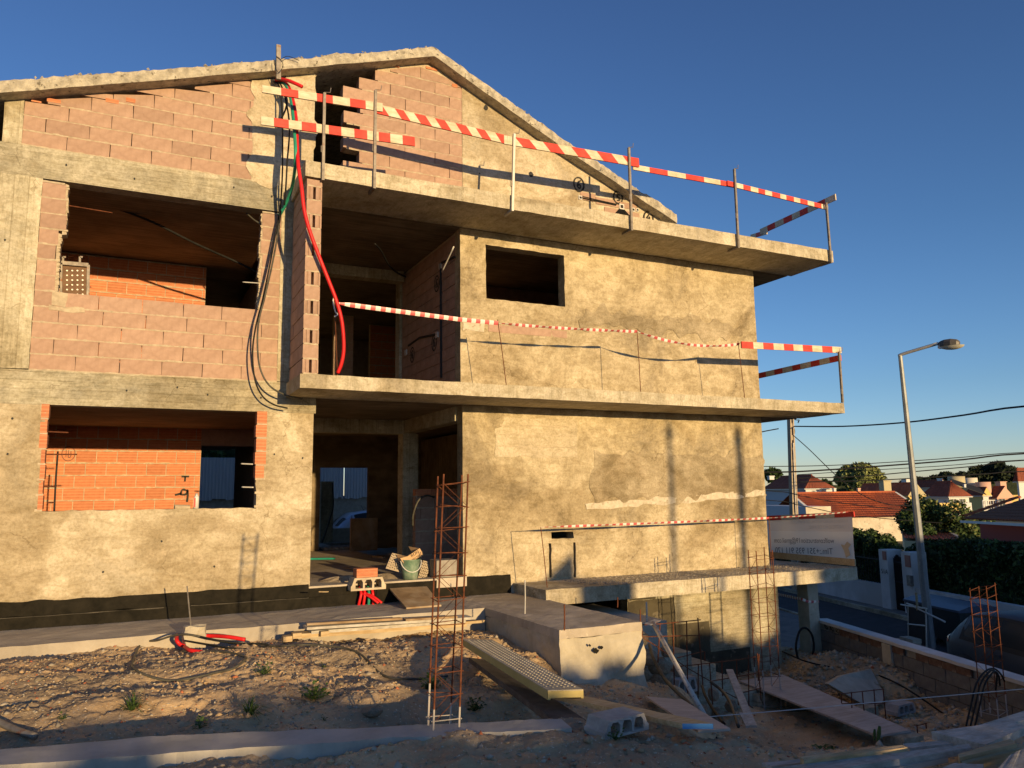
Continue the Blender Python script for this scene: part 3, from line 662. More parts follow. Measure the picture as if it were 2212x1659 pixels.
c0, c1 = at(1806, 432, X=XR), at(1643, 507, X=XR)
striped_board(c0, c1, .12, 'shaded striped board along the right side of the top balcony', 9, group='red and white guard boards')
c0, c1 = at(1657, 506, X=XR-.05), at(1622, 516, X=XR+.3)
striped_board(c0, c1, .09, 'short striped board seen at the far side of the top balcony', 3)
c0, c1 = at(1602, 752, Y=10.2), at(1817, 763, Y=10.2)
striped_board(c0, c1, .115, 'sagging striped board at the right end of the middle balcony', 10, first='r')
c0, c1 = at(1817, 779, X=11.77), at(1637, 818, X=11.77)
striped_board(c0, c1, .11, 'shaded striped board along the right side of the middle balcony', 9, first='r')
c0, c1 = at(1846, 1116, X=11.80), at(1658, 1124, X=11.80)
striped_board(c0, c1, .09, 'striped board along the top of the banner on the lowest slab', 5, first='r')
c0, c1 = at(1848, 1223, X=11.76), at(1664, 1205, X=11.76)
m = MB(); m.beam(c0+Vector((0,0,.06)), c1+Vector((0,0,.06)), .03, .12); tag(m.build('toe_board', M['wood']), 'brown toe board along the foot of the banner', 'board')
# banner with mirrored print (its printed side faces the street)
bX = 11.79
q = [at(1841, 1116, X=bX), at(1846, 1214, X=bX), at(1663, 1199, X=bX), at(1659, 1121, X=bX)]
ban = thing('banner', q[1], 'translucent white banner seen from behind, hung on the lowest slab corner', 'banner')
def sheet(q, n1, n2, amp, name, mat, parent, f=None):
    m = MB()
    for i in range(n1+1):
        for j in range(n2+1):
            u, v = i/n1, j/n2; p = (q[0]*(1-u)+q[3]*u)*(1-v)+(q[1]*(1-u)+q[2]*u)*v
            m.v.append(tuple(p+Vector((amp*mnoise.noise(Vector((u*4, v*3, 1))), 0, amp*.3*mnoise.noise(Vector((u*3, 5, 1)))))))
    for i in range(n1):
        for j in range(n2):
            a = i*(n2+1)+j; m.f.append((a, a+1, a+n2+2, a+n2+1)); m.m.append(f(i/n1, j/n2) if f else 0)
    m.smooth = True; return m.build(name, mat, parent)
mb, nt, b = base_mat('banner_cloth'); b.inputs['Base Color'].default_value = (.74,.70,.67,1); b.inputs['Roughness'].default_value = .7
tr = nd(nt, 'ShaderNodeBsdfTranslucent'); tr.inputs[0].default_value = (.80,.72,.62,1); mx = nd(nt, 'ShaderNodeMixShader'); mx.inputs[0].default_value = .45
nt.links.new(b.outputs[0], mx.inputs[1]); nt.links.new(tr.outputs[0], mx.inputs[2]); nt.links.new(mx.outputs[0], nt.nodes['Material Output'].inputs[0])
mp_ = mb.copy(); mp_.name = 'banner_cloth_pink'; mp_.node_tree.nodes['Principled BSDF'].inputs['Base Color'].default_value = (.60,.48,.44,1)
sheet(q, 24, 12, .012, 'cloth', [mb, mp_], ban, lambda u, v: 1 if v < .3 else 0)
def text_mesh(txt, size, name='lettering'):
    c = bpy.data.curves.new('t', 'FONT'); c.body = txt; c.size = size; c.align_x = 'LEFT'
    o = bpy.data.objects.new('t', c); COL.objects.link(o); dg = bpy.context.evaluated_depsgraph_get()
    me = bpy.data.meshes.new_from_object(o.evaluated_get(dg)); bpy.data.objects.remove(o); bpy.data.curves.remove(c); me.name = name; return me
def put_text(txt, size, p, xdir, ydir, mat, parent, name='lettering', off=.004, thick=0, fit=None):
    me = text_mesh(txt, size)
    if fit: w0 = max(v.co.x for v in me.vertices); me.transform(Matrix.Diagonal((fit/w0, 1, 1, 1)))
    me.materials.clear(); me.materials.append(mat); x, y = Vector(xdir).normalized(), Vector(ydir).normalized(); z = x.cross(y)
    mw = Matrix(((x.x,y.x,z.x,p[0]),(x.y,y.y,z.y,p[1]),(x.z,y.z,z.z,p[2]),(0,0,0,1))); me.transform(mw); o = link(name, me, parent); return o
ink = plain('faded_print', (.16,.15,.16), .8); ink2 = plain('faded_red_print', (.62,.56,.52), .8)
ax = (q[0]-q[3]).normalized()                     # pointing to the near end; text is read from the street side
bx_ = lambda u, v: (q[0]*(1-u)+q[3]*u)*(1-v)+(q[1]*(1-u)+q[2]*u)*v + Vector((-.020, 0, 0))
bl = (q[0]-q[3]).length
put_text('wolfconstruction19@gmail.com', .135, bx_(.20, .60), -ax, (0,0,1), ink, ban, fit=bl*.72)
put_text('Tlm.:+351 935 911 170', .16, bx_(.22, .86), -ax, (0,0,1), ink, ban, fit=bl*.69)
put_text('REABILITA\u00c7\u00c3O TOTAL DE EDIF\u00cdCIOS', .09, bx_(.04, .13), -ax, (0,0,1), ink2, ban, fit=bl*.66)
put_text('CONSTRU\u00c7\u00c3O DE RAIZ', .09, bx_(.03, .26), -ax, (0,0,1), ink2, ban, fit=bl*.45)
m = MB(); lg = [bx_(.06,.55), bx_(.02,.62), bx_(.05,.70), bx_(.03,.85), bx_(.08,.92), bx_(.10,.75), bx_(.13,.62), bx_(.09,.64)]
m.add([p for p in lg], [(0,1,2,6,7),(2,3,4,5,6)]); m.build('emblem', plain('faded_gold_print', (.55,.44,.30), .8), ban)

# ------------------------------------------------------------------ rods and barrier tapes
def rod(a, b, label, r=.006, mat=None, group='thin steel rods holding barrier tape', name='steel_rod'):
    m = MB(); m.tube([a, (Vector(a)+Vector(b))/2+Vector((.004,0,0)), b], r, 6); o = m.build(name, mat or M['rust'], origin=Vector(a)); return tag(o, label, 'rod', group)
def tape(pts, w_, n, label, tw=None, slack=0, tear=None, group='red and white barrier tapes'):
    P = []; pts = [Vector(p) for p in pts]; seg = [(b-a).length for a, b in zip(pts, pts[1:])]; tot = sum(seg); k = n*2
    def pos(s):
        for i, L in enumerate(seg):
            if s <= L or i == len(seg)-1:
                t = s/L; return pts[i].lerp(pts[i+1], t) - Vector((0,0,slack*4*t*(1-t)*L*L*.5))
            s -= L
    m = MB()
    N = k*2
    for i in range(N+1):
        s = tot*i/N; p = pos(s); q_ = pos(min(tot, s+.01)); d = (q_-pos(max(0, s-.01))).normalized(); sd = d.cross(Vector((0,0,1))).normalized(); u = sd.cross(d)
        ang = tw(i/N) if tw else .1; vv = u*math.cos(ang)+sd*math.sin(ang); ww = w_*(min(1, i/N*9+.15) if tw is None or True else 1)
        nrm = d.cross(vv); m.v += [tuple(p-vv*ww/2), tuple(p+nrm*ww*.12), tuple(p+vv*ww/2)]
    for i in range(N):
        for j in (0, 1): m.f.append((i*3+j, (i+1)*3+j, (i+1)*3+j+1, i*3+j+1)); m.m.append((i//2) % 2)
    m.smooth = True
    o = m.build('barrier_tape', [M['tape_w'], M['tape_r']]); return tag(o, label, 'barrier tape', group)
Yt = 10.3
tp = [at(722,654,Y=Yt), at(993,690,Y=Yt), at(1076,698,Y=Yt), at(1376,716,Y=Yt), at(1597,743,Y=Yt)]
tape(tp[:3], .062, 17, 'wide flat run of barrier tape across the middle balcony recess', tw=lambda t: .25)
tape(tp[2:4], .045, 22, 'twisted barrier tape between two rods on the middle balcony', tw=lambda t: .65+.45*math.sin(t*25), slack=.006)
tape(tp[3:], .045, 16, 'sagging barrier tape at the right of the middle balcony wall', tw=lambda t: .6+.5*math.sin(t*19), slack=.05)
for (a, b, lab) in (((722,648),(729,808),'thin rod in the recess where the middle tape starts'), ((1075,690),(1094,834),'leaning rod left of centre on the middle balcony'),
                    ((1376,713),(1384,850),'upright rod near the middle of the middle balcony wall'), ((1594,737),(1609,864),'rod at the left end of the sagging board')):
    A, B = at(*a, Y=Yt), at(*b, Y=Yt); B.z = 1.57; rod(B, A, lab)
m = MB(); p = tp[0]; m.tube(smooth_path([p+Vector((-.01,-.01,.06)), p+Vector((-.02,-.02,0)), p+Vector((.01,-.02,-.12)), p+Vector((.04,-.02,-.16)), p+Vector((0,-.03,-.20))]), .009, 5)
tag(m.build('tape_end', M['tape_w']), 'loose white tape end knotted to the rod in the recess', 'tape')
Y1 = 10.42
r1 = at(1182,1269,Z=-1.375); r1t = at(1168,1139,Y=r1.y); rod(r1, r1t, 'leaning rod at the left end of the lowest slab')
r2 = at(1667,1233,Z=-1.375); r2t = at(1661,1119,Y=r2.y); rod(r2, r2t, 'rod at the wall corner on the lowest slab')
te = at(1832,1106,X=11.72)
tape([r1t, r2t], .036, 34, 'barrier tape stretched low across the ground-floor wall', tw=lambda t: .5+.4*math.sin(t*31), slack=.0006)
tape([r2t, te], .036, 14, 'barrier tape running on to the banner post', tw=lambda t: .9, slack=.006)
pr = at(1221,1360,Z=-1.52); rod(at(1219,1362,Z=-1.52), at(1219,1306,Y=at(1219,1362,Z=-1.52).y), 'short rusty rod standing on the platform corner', .008)
pr = at(1134,1326,Z=-1.52); rod(pr, at(1134,1253,Y=pr.y), 'pale rod standing in the middle of the platform', .008, M['steel_pale'])
pr = at(1334,1312,Z=-1.55); rod(pr, at(1334,1290,Y=pr.y), 'short rod behind the right side of the platform', .008)
pr = at(1400,1345,Z=-2.0); rod(at(1397,1345,Y=9.2), at(1396,1300,Y=9.2), 'pale short rod below the lowest slab', .012, M['steel_pale'])

# ------------------------------------------------------------------ conduits and cables hanging from the gable
def hose(pts, r, mat, label, cat='conduit', name='conduit', n=8, rib=False, group=None):
    P = smooth_path(pts, 7); m = MB(); m.smooth = True; m.tube(P, r, n); return tag(m.build(name, mat), label, cat, group)
def zz(x, y, z0): return ((z0[0]+x/z0[2])*.5486, (z0[1]+y/z0[2])*.5486)
z1 = (0,150,1.7015); z4 = (0,650,1.659); z5 = (1000,650,1.659); z7 = (1100,1500,1.659); z11 = (0,2300,1.58); z12 = (1200,2300,1.58); z13 = (2300,2300,1.58); z16 = (1200,1700,2.2114); z17 = (2400,2350,3.0157); z9 = (2950,1200,1.659); z10 = (2950,2000,1.62); z18 = (3450,2250,3.017); z19 = (2950,2700,2.044); z14 = (2950,1900,2.7655); z15 = (3000,1700,2.143); z6 = (0,1500,1.58); z8 = (1800,1850,1.5085)
def path(z0, pts): return [at(*zz(x, y, z0), Y=Y) for x, y, Y in pts]
red = path(z1, [(1850,285,11.12),(1895,292,11.0),(1935,330,10.85),(1965,430,10.6),(1985,560,10.4),(1990,700,10.25),(1998,850,10.13),(2020,1000,10.08)])
red += [at(x, y, Y=Y) for x, y, Y in ((657.5,456,10.07),(670,502,10.07),(690.8,558,10.08),(710.6,608,10.1),(727,651,10.12),(738.7,697,10.15),(742.5,750,10.2),(738,783,10.24),(729.5,806,10.28))]
hose(red, .0255, M['red_hose'], 'long red conduit hanging from the gable down to the middle balcony', name='red_conduit')
hose(path(z1, [(1850,283,11.1),(1880,276,10.95),(1930,285,10.8),(1980,305,10.7),(2025,326,10.65)]), .026, M['red_hose'], 'short red conduit end curling out under the roof', name='red_conduit')
grn = path(z1, [(1862,296,11.12),(1905,305,10.95),(1940,370,10.75),(1958,480,10.5),(1972,620,10.3),(1980,760,10.18),(1975,880,10.3),(1955,1000,10.75),(1915,1110,11.0),(1872,1188,11.12)])
hose(grn, .023, M['green_hose'], 'green conduit hanging beside the red one from the gable', name='green_conduit')
for i, (pts, mt, r, lab) in enumerate((
    ([(1840,290,11.12),(1870,320,11.0),(1885,420,10.9),(1893,600,10.85),(1892,900,10.85),(1878,1150,10.95),(1870,1280,11.02)], 'black_hose', .011, 'black cable hanging straight down over the gable column'),
    ([(1830,290,11.12),(1860,330,11.0),(1920,400,10.9),(1915,470,10.9),(1885,540,10.95)], 'grey_hose', .013, 'short grey cable looping at the gable column'),
    ([(1845,288,11.12),(1880,310,10.98),(1915,420,10.9),(1940,600,10.8),(1925,820,10.8),(1915,1000,10.85),(1905,1120,10.95)], 'black_hose', .012, 'black cable hanging behind the green conduit'))):
    hose(path(z1, pts), r, M[mt], lab, 'cable', 'cable')
hose(path(z4, [(1822,330,11.05),(1800,450,11.0),(1765,640,10.95),(1715,880,10.9),(1672,1050,10.9),(1650,1220,10.9),(1665,1400,10.92),(1715,1510,10.95),(1790,1565,10.98),(1878,1588,11.0)]), .011, M['black_hose'], 'black cable drooping over the left bay to the beam', 'cable', 'cable')
hose(path(z4, [(1835,300,11.03),(1818,430,10.98),(1780,640,10.9),(1730,860,10.85),(1690,1020,10.85),(1682,1180,10.85),(1700,1330,10.87),(1760,1440,10.88),(1860,1500,10.9),(1975,1526,10.95)]), .012, M['grey_hose'], 'grey cable drooping beside the black one with its end near the slab', 'cable', 'cable')
hose([at(185,427,Y=11.9), at(225,440,Y=12), at(330,480,Y=12.2), at(420,525,Y=12.4), at(520,570,Y=12.6), at(558,590,Y=12.6)], .018, M['black_hose'], 'black cable slung inside the middle-left window opening', 'cable', 'cable')
hose(path(z4, [(1565,235,11.5),(1600,300,11.45),(1650,350,11.4),(1705,388,11.3)]), .012, M['grey_hose'], 'grey cable end sticking out at the right jamb of the middle-left window', 'cable', 'cable')
hose(path(z4, [(435,262,11.3),(735,312,11.5)]), .008, M['rust'], 'thin rod sticking out of the left jamb of the middle-left window', 'rod', 'steel_rod')
hose(path(z4, [(1585,764,11.3),(1700,772,11.25)]), .008, M['steel_pale'], 'thin rod at the right jamb of the middle-left window', 'rod', 'steel_rod')
for (a, b, lab) in (((290,315),(425,321),'upper'),((280,457),(480,457),'second'),((265,655),(342,658),'third'),((295,757),(330,757),'lowest')):
    hose([at(*zz(*a, z6), Y=11.3), at(*zz(*b, z6), Y=11.35)], .009, M['rust'], lab+' short rod at the left jamb of the lower-left window', 'rod', 'steel_rod')
for (a, b, lab) in (((1500,515),(1576,518),'upper'),((1505,660),(1578,662),'lower')):
    hose([at(*zz(*a, z6), Y=11.35), at(*zz(*b, z6), Y=11.3)], .010, M['steel_pale'], lab+' pale rod at the right jamb of the lower-left window', 'rod', 'steel_rod')
hose(path(z5, [(790,515,11.8),(830,560,12.2),(880,650,12.8),(930,700,13.3),(990,730,13.9)]), .015, M['black_hose'], 'black cable drooping from the recess ceiling', 'cable', 'cable')
hose([at(125,975,Y=12.2), at(121,1030,Y=12.2), at(117,1105,Y=12.2)], .012, M['black'], 'dark rod leaning inside the lower-left window', 'rod', 'steel_rod')
t = thing('roof_tube', at(601,165,Y=10.9), 'dark square tube lashed upright to the roof edge above the conduits', 'post')
m = MB(); m.beam(at(601.5,172,Y=10.9), at(601.5,98,Y=10.9), .062, .05, upv=(0,1,0)); m.build('tube', M['steel_old'], t)
m = MB(); m.tube(smooth_path(path(z1, [(1835,140,10.86),(1840,180,10.85),(1865,230,10.84),(1895,190,10.85),(1885,150,10.86),(1850,120,10.86)]), 5), .005, 5); m.tube(smooth_path(path(z1, [(1885,140,10.86),(1930,122,10.9),(2005,150,10.9)]), 5), .005, 5); m.build('rope', M['black'], t)
# perforated metal formwork frame standing in the middle-left window
t = thing('form_panel', at(150,628,Y=11.6), 'rusty perforated metal panel with two hooks in the middle-left window', 'metal panel')
f = lambda x, y, Y=11.6: at(*zz(x, y, z4), Y=Y)
m = MB(); A, B, C, D_ = f(400,640), f(578,655), f(575,850), f(398,840)
m.beam(A, D_, .03, .05); m.beam(B, C, .035, .05); m.beam(A, B, .05, .05, upv=(0,1,0)); m.build('frame', M['steel_old'], t)
m = MB(); m.prism([A+Vector((0,.02,0)), B+Vector((0,.02,0)), C+Vector((0,.02,-.02)), D_+Vector((0,.02,-.02))], (0,.01,0)); m.build('plate', surf('rust_plate', (.12,.07,.04), (.2,.12,.07), 8, .8), t)
m = MB()
for i in range(4):
    for j in range(6): c = f(438+34*i, 690+31*j, 11.612); m.tube([c, c+Vector((0,-.006,0))], .011, 8)
m.build('holes', M['steel_pale'], t)
for x in (412, 522): m = MB(); m.beam(f(x,600), f(x,645), .025, .02, upv=(0,1,0)); m.beam(f(x,600), f(x+18,602), .02, .02); m.build('hook', M['steel_old'], t)

# ------------------------------------------------------------------ numbers and marks sprayed on the walls (parts of the house)
def stroke(pts, w_, nrm, closed=False):
    P = [Vector(p) for p in pts]; n = Vector(nrm); m = MB()
    if closed: P.append(P[0])
    for i, p in enumerate(P):
        d = (P[min(i+1,len(P)-1)]-P[max(i-1,0)]).normalized(); s = d.cross(n).normalized()*w_/2*(.75+.5*random.random()); m.v += [tuple(p-s), tuple(p+s)]
    for i in range(len(P)-1): m.f.append((2*i, 2*i+1, 2*i+3, 2*i+2)); m.m.append(0)
    return m
def mark(strokes, c, s, wd, xd=(1,0,0), nrm=(0,-1,0), ring=True, mat=None, sq=1.0):
    xd, n = Vector(xd), Vector(nrm); M_ = MB(); c = Vector(c)
    def W(u, v): return c + xd*u*s*sq + Vector((0,0,v*s)) + n*.004
    L = [[W(*p) for p in st_] for st_ in strokes]
    if ring: L.append([W(.85*math.cos(t), 1.05*math.sin(t)) for t in [2*math.pi*i/20 for i in range(21)]])
    for l in L:
        k = stroke(smooth_path(l, 3) if len(l) > 2 and len(l) < 15 else l, wd, n); b = len(M_.v); M_.v += k.v; M_.f += [tuple(i+b for i in f_) for f_ in k.f]; M_.m += k.m
    return M_.build('sprayed_mark', mat or M['spray'], house, origin=c)
d6 = [[(.35,.65),(-.1,.3),(-.25,-.3),(.05,-.6),(.3,-.3),(.05,0),(-.2,-.2)]]
d5 = [[(.35,.5),(-.1,.45),(-.15,.1),(.25,.0),(.25,-.4),(-.2,-.5)]]
d4 = [[(.1,.6),(-.3,0),(.3,0)],[(.2,.3),(.1,-.6)]]
d2 = [[(-.35,.4),(-.1,.6),(.1,.3),(-.3,-.4),(.0,-.45)],[(.3,.5),(.28,-.5)]]
GF = FY-.018
mark(d6, (6.84,GF,5.33), .12, .028); mark(d5, (7.65,GF,5.22), .11, .03); mark(d4, (8.30,GF,4.93), .12, .03)
mark([[(-.3,.4),(0,0),(-.2,-.5)],[(0,.5),(.25,.0),(.5,.4),(.4,-.4)]], (8.02,GF,5.11), .07, .02, ring=False)
BF = 14.5-.006
mark([[(-.3,.5),(-.3,-.5)],[(0,.5),(0,-.5),(.3,-.4),(.3,.4)]], (at(148,980,Y=BF)), .11, .014, mat=plain('faded_spray', (.22,.11,.07), .9)); 
mark([[(-.5,.5),(.5,.5)],[(0,.5),(-.03,-.2)]], at(400,1037,Y=BF), .12, .03, ring=False)
mark([[(.3,.4),(-.2,.5),(-.3,0),(.2,.05),(.3,.5),(.35,-.1),(.3,-.8)],[(-.9,-.05),(-.3,.1)]], at(398,1068,Y=BF), .16, .03, ring=False)
SX = 4.63-.004
for (x, y, dd) in ((1195,775,d2),(1178,1160,d2),(1035,1240,d2),(945,900,d4),(945,1100,d6)):
    mark(dd, at(*zz(x, y, z5), X=SX), .13, .026, xd=(0,1,0), nrm=(-1,0,0))
m = MB()                                      # chased conduits on the recess side wall
m.tube([at(*zz(1222,640,z5), X=SX-.0), at(*zz(1225,1390,z5), X=SX)], .03, 5); m.tube([at(*zz(1010,1180,z5), X=SX), at(*zz(1080,1130,z5), X=SX), at(*zz(1200,1105,z5), X=SX)], .022, 5); m.tube([at(*zz(1225,640,z5), X=SX), at(*zz(1315,600,z5), X=SX)], .022, 5)
m.build('wall_chase', M['black'], house)
for (x, y) in ((1220,660),(1198,1110),(995,1225),(942,1250)):
    m = MB(); c = at(*zz(x, y, z5), X=SX); m.box(c.x-.02, c.y-.05, c.z-.05, c.x+.01, c.y+.05, c.z+.05); m.build('junction_box', M['white_plastic'], house)
hose([at(*zz(1305,533,z5), X=SX-.15), at(*zz(1228,698,z5), X=SX-.15)], .012, M['white_plastic'], 'white plastic rod leaning on the recess side wall', 'rod', 'plastic_rod')
m = MB()                                      # the chased electrical boxes on the gable wall
m.tube([(6.86,GF,5.09),(7.2,GF,5.08),(7.6,GF,5.07)], .016, 6); m.tube([(6.9,GF,5.12),(7.3,GF,5.10),(7.62,GF,5.09)], .010, 6)
for i in range(9):
    x = 7.52+.055*i; m.tube(smooth_path([(7.72+.01*(i-4),GF,5.02),(7.72+.03*(i-4),GF-.02,4.93),(x,GF-.02,4.83),(x-.01,GF,4.7)], 4), .010, 5)
m.build('wall_wiring', M['black_hose'], house)
m = MB(); r = random.Random(3)
for i in range(26):
    x = 6.9+.03*i*.95; h_ = .03+.03*r.random(); m.box(x, GF+.003, 5.08-h_*.5, x+.03, GF+.008, 5.08+h_*.7)
m.build('wall_chase', M['black'], house)
for x, z, s in ((6.86,5.09,.035),(7.72,5.06,.05),(7.97,5.04,.035),(8.06,5.05,.03)):
    m = MB(); m.box(x-s, GF-.012, z-s, x+s, GF+.004, z+s); m.box(x-s*.6, GF-.014, z-s*.6, x+s*.6, GF-.011, z+s*.6, 1); m.build('junction_box', [M['white_plastic'], M['black']], house)

# ------------------------------------------------------------------ things in and before the doorway
def hollow_block(p, rz, label, mat, L=.48, W_=.24, H=.17, cat='block', group=None, tilt=0):
    """floor filler block: trapezoid flanks and three tunnels"""
    t = MB(); hw, hl = L/2, W_/2
    out = [(-hw,0),(hw,0),(hw,H*.35),(hw*.93,H*.45),(hw*.80,H),(-hw*.80,H),(-hw*.93,H*.45),(-hw,H*.35)]
    holes = []; cw = L*.80/3
    for i in range(3):
        cx = (i-1)*cw; a = cw*.40; holes.append([(cx-a,H*.16),(cx+a,H*.16),(cx+a,H*.62),(cx+a*.6,H*.84),(cx-a*.6,H*.84),(cx-a,H*.62)])
    bm = bmesh.new()
    def ring(pts, y): return [bm.verts.new((x, y, z)) for x, z in pts]
    from mathutils.geometry import tessellate_polygon
    for y in (-hl, hl):
        pass
    polys = [[Vector((x, z, 0)) for x, z in out]]+[[Vector((x, z, 0)) for x, z in h] for h in holes]
    tri = tessellate_polygon(polys); flat = [v for p_ in polys for v in p_]
    V = [(v.x, -hl, v.y) for v in flat]+[(v.x, hl, v.y) for v in flat]; n = len(flat); F = [tuple(a) for a in tri]+[tuple(n+i for i in reversed(a)) for a in tri]
    b = 0
    for p_ in polys:
        k = len(p_); F += [(b+i, b+(i+1) % k, n+b+(i+1) % k, n+b+i) for i in range(k)]; b += k
    bm.free(); m = MB(); m.add(V, F); m.v = [(x+random.uniform(-.002,.002), y+random.uniform(-.003,.003), z+random.uniform(-.002,.002)) for x, y, z in m.v]
    o = link('hollow_block', m.mesh(mat)); o.location = p; o.rotation_euler = (tilt, 0, rz); return tag(o, label, cat, group)
fb = surf('grey_filler_block', (.30,.29,.27), (.45,.44,.41), 7, .95, .9, .006, 90, spots=(9,.66,(.22,.21,.19)))
fy = surf('sandy_filler_block', (.42,.35,.24), (.58,.50,.36), 7, .95, .9, .006, 90)
sb = at(808, 1279, Z=-1.31)
hollow_block((sb.x+.0, 11.12, -1.31), 0, 'sandy hollow block on the doorway threshold under an orange brick', fy, L=.5, W_=.25, H=.17)
m = MB(); c = (sb.x+.08, 11.14, -1.135); W_ = link('orange_brick', block_mesh(.3, .12, .2, M['brick'], 'brick')); W_.location = (at(792,1252,Y=11.05).x, 11.02, -1.138); tag(W_, 'orange hollow brick lying on the sandy block at the doorway', 'brick')
for i, (x, col) in enumerate(((779,'red'),(787,'red'),(796,'green'),(804,'red'),(813,'black'))):
    p0 = at(x, 1297, Y=11.08); hose([(p0.x, 11.13, -1.28), (p0.x, 11.06, -1.36), (p0.x+.01*(i-2), 11.06, -1.46), (p0.x+.015*(i-2), 11.08, -1.53)], .021 if col != 'black' else .01, M[col+'_hose'], {0:'first red conduit stub from the left under the threshold block',1:'second red conduit stub under the threshold block',2:'green conduit stub under the threshold block',3:'red conduit stub right of the green one under the threshold block',4:'thin black cable stub under the threshold block'}[i], name='conduit_stub')
for i, dx in enumerate((0, .05)):
    hose([(3.05+dx, 11.1, -1.36), (3.14+dx, 11.0, -1.40), (3.25+dx, 10.93, -1.49)], .017, M['red_hose'], ('lower' if i == 0 else 'upper')+' slanting red conduit stub beside the tilted plywood', name='conduit_stub')
q = [at(*zz(720,1355,z7), Y=11.15), at(*zz(960,1338,z7), Y=11.2), at(*zz(1058,1462,z7), Z=-1.49), at(*zz(830,1480,z7), Z=-1.49)]
m = MB(); m.prism(q, (0,0,-.022)); tag(m.build('plywood_sheet', M['ply_brown']), 'stained brown plywood sheet sloping off the doorway threshold', 'plywood')
# bucket with a cardboard box
bp = at(886, 1251, Z=-1.232)
bk = thing('bucket', bp, 'pale green builder bucket with a cardboard box stuffed in it', 'bucket'); gp = surf('stained_green_plastic', (.10,.20,.13), (.36,.42,.32), 5, .6, .2, .001, 40, c3=(.06,.11,.08))
N_ = 24; m = MB(); m.smooth = True; rr = [(.105,0),(.13,.18),(.15,.275),(.156,.28),(.156,.29),(.147,.29),(.128,.18),(.10,.02)]; V = []
for r_, z_ in rr: V += [(bp.x+r_*math.cos(2*math.pi*i/N_), bp.y+r_*math.sin(2*math.pi*i/N_), bp.z+z_) for i in range(N_)]
m.add(V, [(k*N_+i, k*N_+(i+1) % N_, (k+1)*N_+(i+1) % N_, (k+1)*N_+i) for k in range(len(rr)-1) for i in range(N_)]+[tuple(range(N_-1,-1,-1)), tuple((len(rr)-1)*N_+i for i in range(N_))]); m.build('body', gp, bk)
m = MB(); m.tube([bp+Vector((.158*math.cos(a), -.158*abs(math.sin(a))*.55-.03, .27-.16*math.sin(a))) for a in [math.pi*i/12 for i in range(13)]], .007, 6); m.build('handle', M['white_plastic'], bk)
card = surf('brown_cardboard', (.50,.32,.16), (.58,.38,.20), 3, .85, .1, .001, 30)
bc = thing('cardboard_box', bp+Vector((0,0,.25)), 'opened brown cardboard box with black print tilted in the bucket', 'box')
f = lambda x, y, Y=bp.y-.05: at(*zz(x, y, z16), Y=Y)
A, B, C, D_ = f(895,1085), f(1000,1015), f(1030,1068), f(915,1150)
m = MB(); dv = Vector((-.10,.22,.02))
m.prism([A, B, C, D_], (0,.004,0)); m.prism([A, D_, D_+dv, A+dv], (0.003,0.001,0)); m.prism([B, C, C+dv, B+dv], (0.003,0,0)); m.prism([D_, C, C+dv, D_+dv], (0,0,.003)); m.prism([A, A+Vector((-.12,-.02,-.02)), D_+Vector((-.08,-.02,-.02)), D_], (0,.003,0)); m.build('carton', card, bc)
xd = (B-A).normalized(); yd = (B-C).normalized()
put_text('RON', .062, A+xd*.045-yd*.048+Vector((0,-.006,0)), xd, yd, M['black'], bc); put_text('SPECTRA', .040, A+xd*.02-yd*.102+Vector((0,-.006,0)), xd, yd, M['black'], bc)
m = MB()
for u in (.60,.72,.84): m.beam(A+xd*(u*.24)-yd*.125+Vector((0,-.006,0)), A+xd*(u*.24+.03)-yd*.05+Vector((0,-.006,0)), .008, .001, upv=(0,1,0))
m.build('lettering', M['black'], bc)
dotm = surf('dimpled_carton_pulp', (.36,.29,.20), (.44,.36,.26), 5, .9, 0)
for (pl, lab) in (([(762,1055),(848,1075),(850,1230),(705,1190)], 'dimpled brown packing sheet leaning left of the bucket'), ([(1030,1120),(1110,1140),(1050,1290),(985,1275)], 'dimpled packing sheet leaning right of the bucket')):
    t = thing('packing_sheet', f(*pl[3], bp.y+.12), lab, 'packing'); Q4 = [f(x, y, bp.y+(.22 if i < 2 else .12)) for i, (x, y) in enumerate(pl)]
    m = MB(); m.prism(Q4, (0,.03,0)); m.build('sheet', dotm, t); m = MB()
    for i in range(7):
        for j in range(6):
            u, v = (i+.5)/7, (j+.5+(i % 2)*.3)/6.5; c = (Q4[0]*(1-u)+Q4[1]*u)*(1-v)+(Q4[3]*(1-u)+Q4[2]*u)*v+Vector((0,-.003,0)); m.tube([c, c+Vector((0,-.004,0))], .008, 6)
    tag(m.build('dimples', M['spray'], t), kind='stuff')
c = at(*zz(1215,1340,z16), Z=-1.23); cb = MB(); y0 = 11.22; c = at(*zz(1238,1338,z16), Y=y0); cb.box(c.x-.165,y0,-1.228,c.x+.165,y0+.32,-.975); tag(cb.build('cement_cube', M['block_grey'], bevel=.006), 'grey square-faced block standing at the right doorpost', 'block')
hose([at(*zz(940,820,z16), Y=12.9), at(*zz(945,720,z16), Y=12.8), at(*zz(990,600,z16), Y=12.75), at(*zz(1060,555,z16), Y=12.75), at(*zz(1125,570,z16), Y=12.8)], .016, M['grey_hose'], 'grey conduit looping over the half-height wall in the hall')
hose([at(*zz(40,1108,z16), Y=11.5), at(*zz(260,1105,z16), Y=11.9)], .016, M['green_hose'], 'green conduit lying on the hall floor at the left doorpost')
for (a, b, r_, lab) in (((345,1185),(580,1225),.012,'thin batten lying on the hall floor'), ((125,1393),(205,1393),.012,'small white stick near the left doorpost'), ((600,1085),(690,1095),.03,'pale scrap of board in the dark hall')):
    A, B = at(*zz(*a, z16), Z=-1.22), at(*zz(*b, z16), Z=-1.22); m = MB(); m.beam(A, B, r_*2, r_); tag(m.build('wood_scrap', M['wood']), lab, 'scrap')
